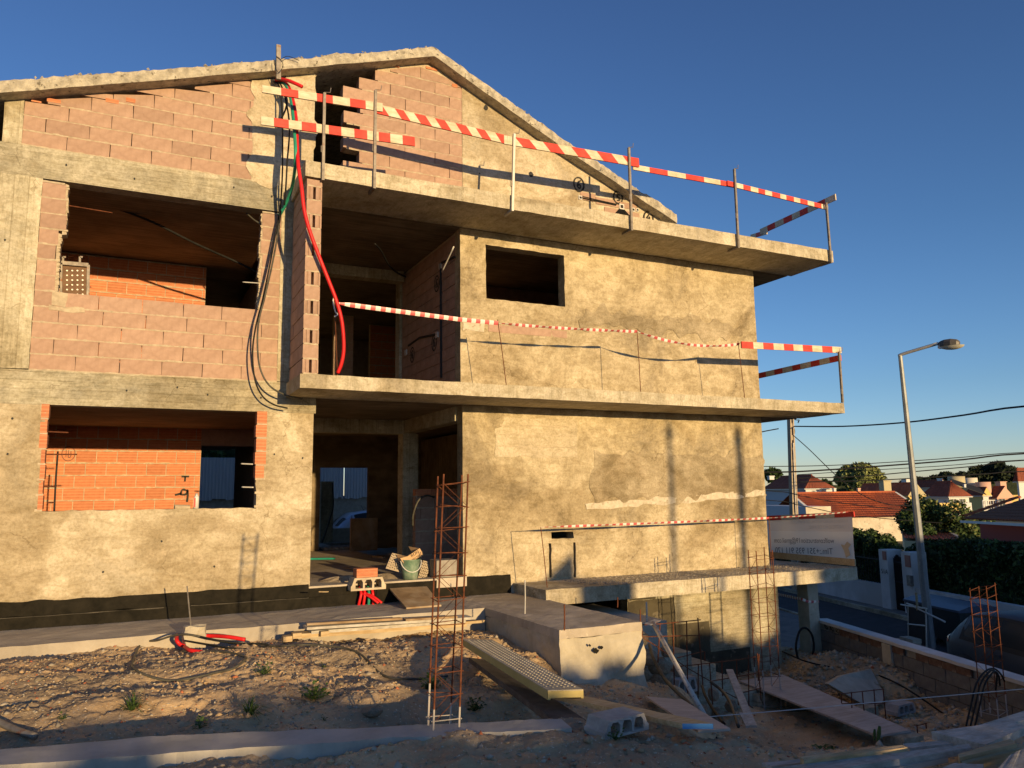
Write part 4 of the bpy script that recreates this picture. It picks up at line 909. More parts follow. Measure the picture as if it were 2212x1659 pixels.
m = MB()                                       # sand spilled on the doorway floor
for k in range(5):
    cx, cy, rr_ = (2.9+.35*k, 11.75+.12*(k % 2), .33)
    n = 14; ring = [(cx+rr_*math.cos(2*math.pi*i/n)*random.uniform(.8,1.3), cy+rr_*.8*math.sin(2*math.pi*i/n), -1.234) for i in range(n)]; ring2 = [(cx+(x-cx)*.5, cy+(y-cy)*.5, -1.234+random.uniform(.02,.05)) for x, y, z in ring]
    m.add(ring+ring2+[(cx, cy, -1.17)], [(i, (i+1) % n, n+(i+1) % n, n+i) for i in range(n)]+[(n+i, n+(i+1) % n, 2*n) for i in range(n)])
tag(m.build('spilled_sand', surf('sand', (.34,.27,.18), (.48,.39,.27), 8, .98, .9, .01, 40)), 'ridges of spilled sand on the doorway floor', 'sand', kind='stuff')
def lathe0(prof, c, mat, name, par, N_=16):
    m = MB(); m.smooth = True; V = [(c[0]+a*math.cos(6.2832*i/N_), c[1]+a*math.sin(6.2832*i/N_), c[2]+b) for a, b in prof for i in range(N_)]
    m.add(V, [(k*N_+i, k*N_+(i+1) % N_, (k+1)*N_+(i+1) % N_, (k+1)*N_+i) for k in range(len(prof)-1) for i in range(N_)]); return m.build(name, mat, par)
cx_, cy2 = zz(1220, 790, z6); cc = (at(cx_, cy2, Y=11.3).x, 11.3, -.145); t = thing('spray_can', cc, 'white and red spray can on the lower-left window sill', 'spray can')
lathe0([(.0,0),(.033,0),(.033,.15),(.026,.17),(.0,.17)], cc, M['white_plastic'], 'can', t); lathe0([(.018,.17),(.018,.20),(0,.20)], cc, M['steel_pale'], 'nozzle', t)
m = MB(); m.box(cc[0]-.0335, cc[1]-.034, cc[2]+.02, cc[0]-.012, cc[1]-.02, cc[2]+.14); m.build('label_stripe', M['red_hose'], t)
A, B = at(*zz(1085,790,z6), Y=11.3), at(*zz(1180,792,z6), Y=11.34); hose([A.lerp(B, k/6)+Vector((0,0,.01)) for k in range(7)], [.036 if k % 2 else .030 for k in range(43)][:43], M['mortar'], 'ribbed cream duct end lying on the lower-left window sill', 'duct', 'duct')
# seen through the doorway: fence, low wall, parked car, street behind the house
def corr(name, x0, x1, y, z0, z1, mat, parent=None, p=.11, a=.02, jag=.08):
    xs = frange(x0, x1, p/4); m = MB(); r = random.Random(4)
    for i, x in enumerate(xs):
        d = (0, a, a, 0)[i % 4] if i % 4 in (1,2) else -a*.0; zb = z0 + (r.uniform(0, jag) if i % 4 == 0 else m.v[-2][2]-z0 if m.v else 0)
        m.v += [(x, y-d, zb), (x, y-d, z1)]
    m.f = [(2*i, 2*i+2, 2*i+3, 2*i+1) for i in range(len(xs)-1)]; m.m = [0]*len(m.f); return m.build(name, mat, parent)
FYb = 28.5
fc = thing('corrugated_fence', (5.5, FYb, -1.6), 'corrugated metal fence behind the house seen through the doorway', 'fence')
zc0, zc1 = at(750,1078,Y=FYb).z, at(750,985,Y=FYb).z
corr('sheet', 1.0, at(742,1030,Y=FYb).x, FYb, zc0, zc1-.1, plain('pale_corrugated_steel', (.38,.40,.44), .5, .3), fc); corr('sheet', at(742,1030,Y=FYb).x+.04, 12.0, FYb+.02, zc0, zc1, plain('pale_corrugated_steel_b', (.36,.38,.42), .5, .3), fc)
m = MB(); m.box(-6, FYb+.1, -3.2, 12, FYb+.35, zc0+.12); tag(m.build('concrete_wall', M['block_grey']), 'low concrete wall under the corrugated fence behind the house', 'wall')
m = MB(); m.box(1.5, 23.6, -3.2, 11.5, 23.8, at(740,1141,Y=23.6).z); tag(m.build('block_wall', M['block_grey']), 'dark block wall in front of the silver car behind the house', 'wall')
m = MB(); A = at(705, 1180, Y=21.6); m.box(A.x-.17, 21.6, -1.9, A.x+.17, 21.85, at(705,1040,Y=21.6).z); tag(m.build('concrete_post', M['conc_v']), 'short concrete post just outside the back door', 'post')
hose([at(718,1043,Y=21.4), at(720,1090,Y=21.4), at(713,1120,Y=21.4), at(694,1178,Y=21.3)], .022, M['grey_hose'], 'pale hose hanging outside the back door')
m = MB(); A = at(694,1185,Z=-1.2)
for i in range(9): m.box(A.x+.12*i, A.y-.3, -1.2, A.x+.07+.12*i, A.y+.5, -1.17)
m.box(A.x, A.y-.2, -1.25, A.x+1.05, A.y-.1, -1.2); m.box(A.x, A.y+.3, -1.25, A.x+1.05, A.y+.4, -1.2); tag(m.build('pallet', M['wood_grey']), 'slatted grey pallet outside the back door', 'pallet')
m = MB(); A = at(757,1180,Y=17.6); m.box(A.x, 17.6, -1.23, A.x+.62, 17.66, at(757,1120,Y=17.6).z); tag(m.build('leaning_board', M['ply_brown']), 'dark board standing low in the back doorway', 'board')
# ================================================================== GROUND
CP = np.array([(-6,6,-1.75),(-4,6,-1.8),(-4,9,-1.70),(-1,6.75,-1.80),(-1,7.6,-1.67),(-1,8.5,-1.59),(-1,9.8,-1.67),(-2.5,9.8,-1.68),(0.2,9.8,-1.68),(1,6.3,-1.80),(1,7.0,-1.71),(1,7.7,-1.63),(1,8.3,-1.58),(1,9,-1.61),(0,9.2,-1.60),(-1,9.3,-1.60),(1.2,9.8,-1.69),(0,7.0,-1.73),(0,7.7,-1.65),(0,8.4,-1.58),(-2.5,8.2,-1.64),(0,6.5,-1.80),(2,6.2,-1.95),(2,7.2,-1.76),(2,8.8,-1.73),
 (3,9.6,-1.75),(3.9,9.5,-1.78),(4.2,8.5,-1.86),(4.0,7.6,-1.97),(3.0,7.4,-1.9),(2.7,6.3,-2.15),(3.3,6.3,-2.12),(4.4,7.3,-2.05),(5.0,7.6,-2.12),(5.8,7.8,-2.3),(3.6,5.5,-1.98),(4.0,5.0,-1.95),(4.5,6.2,-2.3),
 (-2,3,-1.7),(0,3,-1.7),(-1,5.2,-1.67),(0.4,5,-1.67),(-.5,5.65,-1.68),(.5,5.4,-1.68),(1.5,4.9,-1.665),(2.6,4.6,-1.63),(2.2,4.95,-1.64),(3.2,4.9,-1.65),(2.9,4.8,-1.63),(3.0,5.12,-1.66),(3.8,4.5,-1.68),(4.3,3.8,-1.68),(5.4,3.6,-1.72),(3,3,-1.67),(6.4,3.0,-1.75),(5,1,-1.7),(8,1,-1.8),(4.3,4.5,-1.85),
 (4.8,5.0,-2.35),(5.5,5.2,-2.8),(6,6,-3.0),(6.5,7.5,-3.0),(7.2,8.6,-3.1),(8,8,-3.2),(9,8,-3.16),(9,6,-3.1),(7.5,5,-3.0),(10,7,-3.15),(10,9.5,-3.12),(11.2,10.3,-2.85),(9.8,10.5,-3.25),(10.4,11.0,-3.2),(9.2,9.6,-3.22),(11.3,10.8,-3.0),(10.3,8.6,-3.17),(11.1,9.2,-2.78),(9.8,6.1,-2.88),(9.9,5,-2.8),(9.7,8.8,-3.18),
 (9,10.5,-3.25),(10.9,12.5,-3.2),(11.5,14,-3.35),(7.5,4.0,-2.5),(6.6,4,-2.3),(9,3,-2.6),(7,11,-3.3),(-20,0,-1.7),(0,-10,-1.7),(8,-12,-1.8),(-20,-30,-1.8),(14,-30,-2.4),(0,14,-1.9),(6,14,-3.3),(-8,14,-1.9)])
BW0, BW1 = Vector((11.95, 11.3)), Vector((10.33, 6.45)); BD = (BW0-BW1).normalized()
def hz(x, y, detail=True):
    x = np.asarray(x, float); y = np.asarray(y, float); num = 0; den = 0
    for cx, cy, cz in CP:
        w_ = 1/((x-cx)**2+(y-cy)**2+.05)**2; num = num+w_*cz; den = den+w_
    z = num/den
    if detail:
        am = np.clip(1.2-.0*x, 0, 1)
        z = z + .045*fbm(x*1.1, y*1.1, 3, 1) + .032*np.abs(fbm(x*2.6, y*3.4, 3, 5)) + .012*fbm(x*5, y*6, 2, 19) + .015*np.abs(fbm(x*12, y*14, 3, 9)) + .009*fbm(x*31, y*33, 2, 3) - .02
    d = (x-BW1.x)*BD.y-(y-BW1.y)*BD.x                       # beyond the boundary wall lies the street
    return np.where(d > .02, -4.1, z)
def H(x, y): return float(hz(np.array([x]), np.array([y]))[0])
def on(x, y, z0=-1.7, it=6):
    """the ground point seen at a pixel"""
    z = z0
    for _ in range(it): p = at(x, y, Z=z); z = .5*z+.5*float(hz(np.array([p.x]), np.array([p.y]), False)[0])
    return p
xs = np.concatenate([np.arange(-40, -3, 1.5), np.arange(-3, -1.3, .034), np.arange(-1.3, 5.0, .020), np.arange(5.0, 12.5, .034), np.arange(12.6, 14.2, .5)]); ys = np.concatenate([np.arange(-45, 2, 1.2), np.arange(2.2, 4.4, .034), np.arange(4.4, 10.0, .020), np.arange(10.0, 12.6, .036), np.arange(12.8, 18.6, .4)])
gx, gy = np.meshgrid(xs, ys, indexing='ij'); gz = hz(gx, gy)
n1, n2 = gx.shape; V = np.stack([gx.ravel(), gy.ravel(), gz.ravel()], 1); I = np.arange(n1*n2).reshape(n1, n2)
Fq = np.stack([I[:-1,:-1].ravel(), I[1:,:-1].ravel(), I[1:,1:].ravel(), I[:-1,1:].ravel()], 1)
o = link('ground', npmesh('ground', V, Fq, M['dirt'], smooth=True)); tag(o, kind='structure')
# pebbles and brick crumbs
def pebbles(name, n, x0, x1, y0, y1, smin, smax, mats, seed, keep=None, wts=(.5,.35,.15)):
    r = np.random.default_rng(seed); x = r.uniform(x0, x1, n); y = r.uniform(y0, y1, n)
    if keep is not None: k = keep(x, y, r); x, y = x[k], y[k]
    n = len(x); z = hz(x, y); s = smin*(smax/smin)**(r.random(n)**2.4)
    base = np.array([(1,0,0),(-1,0,0),(0,1,0),(0,-1,0),(0,0,1),(0,0,-1),(.6,.6,.5),(-.6,.5,.55)])[:6]
    V = base[None]*s[:,None,None]*r.uniform(.55,1.35,(n,6,1))*np.stack([r.uniform(.7,1.4,n), r.uniform(.6,1.1,n), r.uniform(.4,.8,n)], 1)[:,None,:]
    a = r.uniform(0, 6.28, n); ca, sa = np.cos(a)[:,None], np.sin(a)[:,None]; vx = V[:,:,0]*ca-V[:,:,1]*sa; vy = V[:,:,0]*sa+V[:,:,1]*ca; V = np.stack([vx+x[:,None], vy+y[:,None], V[:,:,2]+(z+s*.12)[:,None]], 2)
    f = np.array([(0,2,4),(2,1,4),(1,3,4),(3,0,4),(2,0,5),(1,2,5),(3,1,5),(0,3,5)]); F = (f[None]+np.arange(n)[:,None,None]*6).reshape(-1,3)
    mi = np.repeat(r.choice(len(mats), n, p=wts), 8)
    o = link(name, npmesh(name, V.reshape(-1,3), F, mats, mi)); return tag(o, 'loose pebbles and brick crumbs strewn over the dirt', 'gravel', kind='stuff')
inpl = lambda x, y, r: ~((x > 4.44) & (x < 5.6) & (y > 7.9))
peb = [M['chip'], M['dirt'], surf('brick_crumb', (.36,.11,.05), (.48,.17,.08), 6, .9, 0)]
pebbles('loose_gravel', 24000, -1.6, 6, 5.9, 9.95, .004, .019, peb, 3, inpl, (.40,.54,.06)); pebbles('loose_gravel', 1500, -1.6, 5, 6.0, 9.9, .012, .042, peb, 8, inpl, (.34,.59,.07)); pebbles('loose_gravel', 1200, -1, 6, 2.8, 5.4, .012, .045, peb, 9, None, (.42,.48,.10)); pebbles('loose_gravel', 9000, -1, 6, 2.8, 5.9, .004, .022, peb, 4, None, (.44,.50,.06)); pebbles('loose_gravel', 5000, 5.5, 11.8, 5, 12, .008, .04, peb, 5, None, (.42,.55,.03)); pebbles('loose_gravel', 5000, 9.2, 11.9, 7.2, 12, .012, .07, peb, 6, None, (.30,.68,.02))
ROCKM = []
for k in range(4):
    bm = bmesh.new(); bmesh.ops.create_icosphere(bm, subdivisions=2, radius=1)
    for v in bm.verts: v.co *= 1+.35*mnoise.noise(v.co*1.3+Vector((k*5,0,0)))+.12*mnoise.noise(v.co*3+Vector((k*9,2,0)))
    me = bpy.data.meshes.new('rock_mesh'); bm.to_mesh(me); bm.free(); me.materials.append(M['stone']); ROCKM.append(me)
def rock(p, s, label, group='stones on the dirt', k=None, mat=None, par=None, name='rock'):
    o = bpy.data.objects.new(name, ROCKM[random.randint(0,3) if k is None else k]); COL.objects.link(o); o.location = p; o.scale = s; o.rotation_euler = (random.uniform(-.3,.3), random.uniform(-.3,.3), random.uniform(0,6))
    if par is not None: o.parent = par; o.matrix_parent_inverse = wmat(par).inverted()
    else: tag(o, label, 'rock', group)
    return o
for x, y, w_, lab in ((702,1511,.07,'boulder with yellowish sides at the middle of the dirt mound'),(1210,1522,.05,'stone in the trench beside the scaffold deck'),(640,1520,.035,'pale stone left of the weed clump on the mound'),(800,1545,.09,'broad stone at the foot of the mound left of the front cage'),(300,1498,.045,'flat pale stone on the left of the mound'),(155,1465,.05,'flat whitish stone at the left on the mound'),
    (85,1470,.05,'second flat whitish stone at the far left of the mound'),(283,1449,.035,'small pointed stone above the flat pale stones'),(1320,1510,.07,'stone by the foot of the platform'),(600,1622,.03,'grey stone on the near ground before the footing'),(1055,1608,.05,'slate-like stone on the near ground right of the cage'),(430,1563,.05,'yellowish stone half buried near the shadow line'),
    (735,1482,.04,'small stone high on the mound near the cage shadow'),(820,1600,.035,'pale stone on the near ground below the cage')):
    p = on(x, y); rock((p.x, p.y, H(p.x, p.y)+w_*.15), (w_*1.1, w_*.8, w_*.5), lab)
# footing strip, walkway, platform, slab before the house
SB = [(-3.5,7.1),(-.65,6.35),(.4,6.13),(1.54,5.70),(2.71,5.29),(2.92,5.2)]; SF = [(-3.5,6.75),(-.61,5.98),(.38,5.72),(1.46,5.41),(2.48,5.10),(2.88,4.98)]
def interp(P, t): 
    k = min(len(P)-2, int(t*(len(P)-1))); u = t*(len(P)-1)-k; return P[k][0]*(1-u)+P[k+1][0]*u, P[k][1]*(1-u)+P[k+1][1]*u
m = MB(); n = 130
for i in range(n+1):
    t = i/n; b = interp(SB, t); f_ = interp(SF, t); jb = .03*mnoise.noise(Vector((b[0]*3,1,0)))+.012*mnoise.noise(Vector((b[0]*13,1,0))); jf = .03*mnoise.noise(Vector((b[0]*3,9,0)))+.012*mnoise.noise(Vector((b[0]*14,4,0)))
    for (q_, v) in ((b,0),(b,0),(None,.33),(None,.66),(f_,1),(f_,1)):
        if q_ is None: q_ = (b[0]*(1-v)+f_[0]*v, b[1]*(1-v)+f_[1]*v)
        k = len(m.v) % 6; zt = -1.62+.012*mnoise.noise(Vector((q_[0]*2.5, q_[1]*2.5, 3)))+.004*mnoise.noise(Vector((q_[0]*14, q_[1]*14, 3)))
        m.v.append((q_[0], q_[1]+(jb if v == 0 else jf if v == 1 else 0)+(-.03 if k == 5 else .02 if k == 0 else 0), zt if k not in (0,5) else -2.1))
for i in range(n):
    for k in range(5): m.f.append((i*6+k, (i+1)*6+k, (i+1)*6+k+1, i*6+k+1)); m.m.append(0)
m.f.append((n*6, n*6+1, n*6+2, n*6+3, n*6+4, n*6+5)); m.m.append(0)
m.smooth = False; tag(m.build('footing_strip', M['strip'], origin=Vector((0,5.8,-1.7))), 'low concrete footing strip across the foreground', 'footing')
o = rbox('walkway', M['walk'], None, -4, 9.95, -1.86, 4.44, 11.2, -1.52, step=.12, amp=.008, topamp=.006); tag(o, kind='structure')
pf = thing('entrance_platform', (5, 9.5, -2.2), 'raised rectangular concrete platform projecting from the house towards the trench', 'platform')
rbox('slab', M['screed'], pf, 4.44, 7.92, -1.62, 5.56, 11.2, -1.52, step=.1, amp=.006, topamp=.004)
def wf(r): 
    k = max(0, (-1.68-r.z)); return (r.x+(.10*mnoise.noise(r*3)*k*2), r.y-.22*k*(.6+mnoise.noise(Vector((r.x*3,2,r.z*3))))+.05*k*mnoise.noise(r*7), r.z)
rbox('base', M['plat'], pf, 4.45, 7.93, -2.45, 5.55, 11.15, -1.621, step=.06, amp=.026, warp=wf)
m = MB(); r_ = random.Random(2)
for x, y, w_ in ((1287,1405,.035),(1274,1394,.018),(1299,1399,.02)):
    p = at(x, y, Y=7.885); n_ = 9; m.add([(p.x+w_*r_.uniform(.6,1.4)*math.cos(6.283*k/n_), p.y, p.z+w_*.8*r_.uniform(.6,1.4)*math.sin(6.283*k/n_)) for k in range(n_)], [tuple(range(n_))])
tag(m.build('broken_hollows', M['bitumen'], pf), kind='stuff')  # flat dark patches painted for the shade inside the hollows
# ------------------------------------------------------------------ stairs down to the basement with rubble wall
stt = thing('basement_stairs', (8, 10, -3.2), 'cast concrete stairs going down along the basement wall', 'stairs')
SY = 9.25; e = [at(1440,1340,Y=SY), at(1493,1407,Y=SY), at(1546,1434,Y=SY), at(1590,1464,Y=SY), at(1642,1488,Y=SY)]
zprev = 5.6
for i, p in enumerate(e):
    rbox('step', M['conc'] if i else M['plat'], stt, zprev, SY, -3.5, p.x, 11.19, p.z, step=.12, amp=.006); zprev = p.x+.002
rw = thing('rubble_wall', (6.3, SY-.15, -3.0), 'dark rubble stone wall beside the stairs under the platform corner', 'wall')
for x, y, s in ((1387,1455,.10),(1396,1490,.12),(1425,1440,.13),(1436,1475,.17),(1450,1530,.16),(1465,1455,.12),(1470,1500,.10),(1405,1530,.12),(1495,1478,.13),(1500,1520,.10),(1380,1400,.10),(1400,1420,.11),(1440,1405,.10),(1520,1540,.10),(1470,1555,.13),(1420,1565,.12),(1540,1500,.09),(1388,1380,.10),(1550,1545,.10),(1580,1525,.09)):
    p = at(x, y, Y=SY-.38); rock(p, (s*1.15, s*.8, s), None, par=rw, name='stone')
rbox('core', M['plat'], rw, 5.55, SY-.2, -3.3, 7.4, SY-.01, -2.05, step=.14, amp=.05, warp=lambda r: (r.x, r.y, min(r.z, -2.05-.55*(r.x-5.6)+.1*mnoise.noise(r*4))))
hollow_block(at(*zz(860,1130,z17), Y=SY-.5), .2, 'grey hollow block lodged among the rubble stones', fb, L=.4, W_=.2, H=.19)
# ------------------------------------------------------------------ reinforcement
def cage(name, B, T, spacing, label, group, r=.0065, splash=.3, diag=True):
    """four corner bars B (base) to T (top), stirrups and a zigzag"""
    B = [Vector(b) for b in B]; T = [Vector(t) for t in T]; c = sum(B, Vector())/4; t = thing(name, c, label, 'rebar cage', group); h = sum((b-a).length for a, b in zip(B, T))/4
    gs = plain('cement_splashed_steel', (.42,.38,.33), .9)
    for i in range(4):
        m = MB(); P = [B[i].lerp(T[i], k/12)+Vector((.004*mnoise.noise(Vector((k,i,1))), .004*mnoise.noise(Vector((k,i,7))), 0)) for k in range(13)]
        f0 = max(1, int(12*splash*(.7+.5*random.random()))) if splash else 0
        if f0: m.tube(P[:f0+1], r*1.12, 6, mi=1)
        m.tube(P[f0:], r, 6, mi=0); m.build('bar', [M['rust'], gs], t)
    n = int(h/spacing)
    for k in range(n+1):
        u = min(.985, (k*spacing+.06)/h); Q = [B[i].lerp(T[i], u)+Vector((0,0,random.uniform(-.012,.012))) for i in (0,1,2,3,0)]; ctr = sum(Q[:4], Vector())/4
        Q = [ctr+(q_-ctr)*1.06 for q_ in Q]; m = MB()
        for a, b in zip(Q, Q[1:]): e_ = (b-a).normalized()*.012; m.tube([a-e_, b+e_], r*.5, 5)
        m.build('stirrup', [gs if u < splash*.7 else M['rust']], t)
    if diag:
        for (i, j) in ((0, 3), (1, 2)):
            m = MB(); m.tube([B[i if k % 2 == 0 else j].lerp(T[i if k % 2 == 0 else j], min(.985,(k*spacing+.06)/h)) for k in range(n+1)], r*.45, 5); m.build('lacing', M['rust'], t)
    return t
G = 'rebar cages sticking up from the footings'
B = [(2.00,5.38,-1.63),(2.185,5.36,-1.63),(2.17,5.49,-1.63),(2.01,5.51,-1.63)]
T = [at(958.5,1024,Y=5.40), at(1011,1024,Y=5.38), at(998,1026,Y=5.51), at(946,1029,Y=5.53)]
cage('rebar_cage', [B[3],B[0],B[1],B[2]], [T[3],T[0],T[1],T[2]], .165, 'tall rusty rebar cage rising from the footing before the doorway', G, splash=.17)
def cage_at(px, py, z, pt, w_, d_, rz, sp, lab, lean=(0,0), splash=.25):
    c = at(px, py, Z=z); zt = at(pt[0], pt[1], Y=c.y).z; B = []; T = []
    for sx, sy in ((-1,-1),(1,-1),(1,1),(-1,1)):
        v = Vector((sx*w_/2*math.cos(rz)-sy*d_/2*math.sin(rz), sx*w_/2*math.sin(rz)+sy*d_/2*math.cos(rz), 0)); B.append(c+v); T.append(Vector((c.x+lean[0], c.y+lean[1], zt+random.uniform(-.05,.05)))+v)
    return cage('rebar_cage', B, T, sp, lab, G, r=.0075, splash=splash)
cage_at(1661, 1530, -3.15, (1652,1184), .27, .22, R_(-12), .21, 'rusty rebar cage standing before the right corner of the basement wall')
cage_at(2148, 1548, -2.85, (2146,1262), .25, .20, R_(10), .20, 'rusty rebar cage by the boundary wall at the right', splash=.18)
def grid(name, plane0, n, vlist, hlist, zf, lab, r=.008):
    t = thing(name, plane0, lab, 'rebar grid', 'low starter bar grids along the stairs')
    for x0, y0, x1, y1 in vlist: m = MB(); m.tube([atp(*zz(x0,y0,zf), plane0, n), atp(*zz(x1,y1,zf), plane0, n)], r, 6); m.build('bar', M['rust'], t)
    for L in hlist: m = MB(); m.tube([atp(*zz(x,y,zf), plane0, n)+Vector((0,-.01,0)) for x, y in L], r*.8, 6); m.build('bar', M['rust'], t)
p0 = Vector((5.62, 8.1, -2)); nn_ = Vector((-.16, 1, 0))
grid('rebar_grid', p0, nn_, [(365,150,370,950),(385,320,395,1000),(600,310,575,780),(755,295,770,1100),(915,285,930,1180),(1048,250,1110,1060),(1130,650,1133,760)], [[(325,335),(620,318),(1075,272)],[(335,475),(1090,455)],[(800,722),(1105,648)]], z17, 'rusty starter bars with three rails beside the platform corner')
grid('rebar_grid', p0+Vector((.3,.1,0)), nn_, [(1055,805,1050,1290),(1188,790,1225,1280),(1335,760,1345,1180),(1508,740,1530,1290),(1650,690,1655,1290),(1755,670,1800,1230),(1775,680,1765,1000)], [[(830,825),(1500,750),(1730,710)],[(1200,1000),(1730,908)],[(1550,1142),(1800,1080)],[(400,490),(560,590),(760,735),(930,850),(1200,1005),(1330,1110),(1560,1230),(1700,1320)]], z17, 'rusty starter bars running down along the stairs')
z13p = Vector((9.7, 8.0, -3)); grid('rebar_grid', z13p, Vector((-.35,1,0)), [(1600,680,1602,740),(1663,670,1666,770),(1730,668,1742,790),(1803,655,1815,820),(1860,650,1878,838)], [[(1590,682),(1860,652)],[(1600,742),(1865,742)]], z13, 'small starter bar frame behind the long plywood ramp')
grid('rebar_grid', Vector((9.5,7.3,-3)), Vector((-.2,1,0)), [(1350,315,1358,425),(1422,300,1432,405),(1675,225,1682,330)], [[(1342,320),(1425,302)]], z19, 'three short starter bars right of the ramp end')
# steel prop leaning by the stairs
t = thing('steel_prop', at(1523,1549,Y=6.4), 'white perforated steel prop leaning against the platform side', 'steel prop')
A, B = at(1410,1345,Y=7.95), at(1524,1549,Y=6.4); pm = surf('white_rusty_steel', (.50,.46,.38), (.66,.62,.54), 5, .6, .3, .002, 60, spots=(6,.60,(.40,.17,.07)))
m = MB(); m.smooth = True; m.tube([A, B], .025, 12); m.build('tube', pm, t); m = MB(); d = (B-A).normalized()
for k in range(13): c = A+d*(.35+.155*k); m.tube([c+Vector((-.015,-.018,.004)), c+Vector((-.021,-.024,.006))], .011, 8)
m.build('pin_holes', M['black'], t); m = MB(); m.obox(A-d*.01, Vector((.075,0,.02)), Vector((0,.06,.0)), d*.006); m.build('head_plate', pm, t)
hose(path(z17, [(475,570,8.6),(520,720,8.3),(640,950,7.9),(780,1110,7.5),(930,1250,7.2),(980,1300,7.1)]), .022, M['grey_hose'], 'dark grey pipe lying down the rubble wall', 'pipe', 'pipe')
hose(path(z17, [(1100,1060,8.0),(1140,1180,7.6),(1240,1350,7.2),(1360,1510,6.8)]), .018, M['black_hose'], 'black pipe dropping into the trench right of the prop', 'pipe', 'pipe')
hose(path(z17, [(1200,1010,8.2),(1330,1110,8.0),(1420,1230,7.6),(1480,1380,7.2),(1530,1540,6.9)]), .020, M['grey_hose'], 'bent grey pipe by the foot of the stairs', 'pipe', 'pipe')
for a, b, w_, lab in (((1425,870),(1700,1540),.09,'dark board leaning near the foot of the stairs'),((1560,1380),(1640,1545),.04,'thin dark batten leaning by the pit edge')):
    A, B = at(*zz(*a, z17), Y=8.6 if w_ > .05 else 7.3), at(*zz(*b, z17), Y=6.9); m = MB(); m.beam(A, B, w_, .025); tag(m.build('timber', M['wood_grey']), lab, 'timber')
# ------------------------------------------------------------------ scaffold decks and planks
def deck(a, b, c, d_, label, mat, matside, ndots=True, th=.055):
    """a far-left, b far-right, c near-right, d near-left"""
    t = thing('scaffold_deck', (a+b+c+d_)/4, label, 'scaffold deck', 'steel scaffold decks'); m = MB(); m.prism([a, b, c, d_], (0,0,-.008)); m.build('tread', mat, t)
    for (p, q_) in ((a, d_), (b, c)): m = MB(); m.prism([p+Vector((0,0,-.008)), q_+Vector((0,0,-.008)), q_+Vector((0,0,-th)), p+Vector((0,0,-th))], (b-a).normalized()*(.02 if p is a else -.02)); m.build('side_rail', matside, t)
    for p, q_, s in ((d_, c, 1), (a, b, -1)):
        m = MB(); dd = (a-d_).normalized()*.02*s; m.prism([p+Vector((0,0,-.009)), q_+Vector((0,0,-.009)), q_+Vector((0,0,-th*.8)), p+Vector((0,0,-th*.8))], dd); m.build('end_cap', matside, t)
    if ndots:
        m = MB(); L = (d_-a).length; N = int(L/.062)
        for i in range(2, N-1):
            for j in range(6):
                u = (i+(j % 2)*.5)/N; v = (j+.7)/6.5; p = (a*(1-u)+d_*u)*(1-v)+(b*(1-u)+c*u)*v; r = .009; n = 6; nz = Vector((0,0,.001))
                ring = [p+Vector((r*1.3*math.cos(6.283*k/n), r*.8*math.sin(6.283*k/n), 0))+nz for k in range(n)]; m.add(ring+[p+Vector((0,0,.008))], [(k, (k+1) % n, n) for k in range(n)])
        tag(m.build('tread_studs', mat, t), kind='stuff')
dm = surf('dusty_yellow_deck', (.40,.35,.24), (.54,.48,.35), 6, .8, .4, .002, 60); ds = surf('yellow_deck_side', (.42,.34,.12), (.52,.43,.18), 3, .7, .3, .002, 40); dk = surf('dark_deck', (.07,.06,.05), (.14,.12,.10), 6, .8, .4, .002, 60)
f = lambda x, y, Z: at(*zz(x, y, z12), Z=Z)
deck(f(985,342,-1.60), f(1165,345,-1.61), f(1733,655,-1.56), f(1512,660,-1.55), 'dusty perforated scaffold deck bridging the trench', dm, ds, th=.075)
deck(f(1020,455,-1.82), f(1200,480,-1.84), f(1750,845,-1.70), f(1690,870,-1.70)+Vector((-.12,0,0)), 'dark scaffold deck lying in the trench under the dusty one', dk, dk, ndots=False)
def plank(pts, th, mat, label, group=None, cat='plank', endmat=None, bevel=.003, name='plank', bow=0):
    """four corners of the top face, far edge first"""
    a, b, c, d_ = [Vector(p) for p in pts]; N = 10; m = MB(); r = random.Random(len(label))
    for i in range(N+1):
        u = i/N; l, k = a.lerp(d_, u), b.lerp(c, u); z = Vector((0,0,bow*math.sin(math.pi*u)))
        for p in (l, k): q_ = p+z+Vector((r.uniform(-.002,.002), r.uniform(-.003,.003), r.uniform(-.002,.002))); m.v += [tuple(q_), tuple(q_-Vector((0,0,th)))]
    for i in range(N): o = i*4; m.f += [(o, o+2, o+6, o+4), (o+1, o+5, o+7, o+3), (o, o+4, o+5, o+1), (o+2, o+3, o+7, o+6)]; m.m += [0]*4
    m.f += [(0,1,3,2), (N*4, N*4+2, N*4+3, N*4+1)]; m.m += [0, 1 if endmat else 0]
    return tag(m.build(name, [mat]+([endmat] if endmat else [])), label, cat, group)
f = lambda x, y, Z, zf=z12: at(*zz(x, y, zf), Z=Z)
plank([at(1177,1497,Z=-1.64), at(1215,1493,Z=-1.64), at(1541,1563,Z=-1.58), at(1474,1563,Z=-1.58)], .035, M['wood'], 'long yellow plank with a blue painted end in the near ground', endmat=M['blue'])
plank([at(1395,1504,Z=-2.10), at(1474,1511,Z=-2.10), at(1577,1573,Z=-1.68), at(1508,1578,Z=-1.66)], .018, M['wood_pink'], 'grey plywood sheet leaning on the trench edge behind the yellow plank', cat='plywood', name='plywood_sheet')
z19f = lambda x, y, Z: at(*zz(x, y, z19), Z=Z)
plank([at(1596,1470,Z=-2.86), at(1690,1457,Z=-2.86), at(1967,1577,Z=-2.92), at(1896,1588,Z=-2.92)], .025, M['wood_pink'], 'long plywood ramp laid across the pit', cat='plywood', name='plywood_sheet')
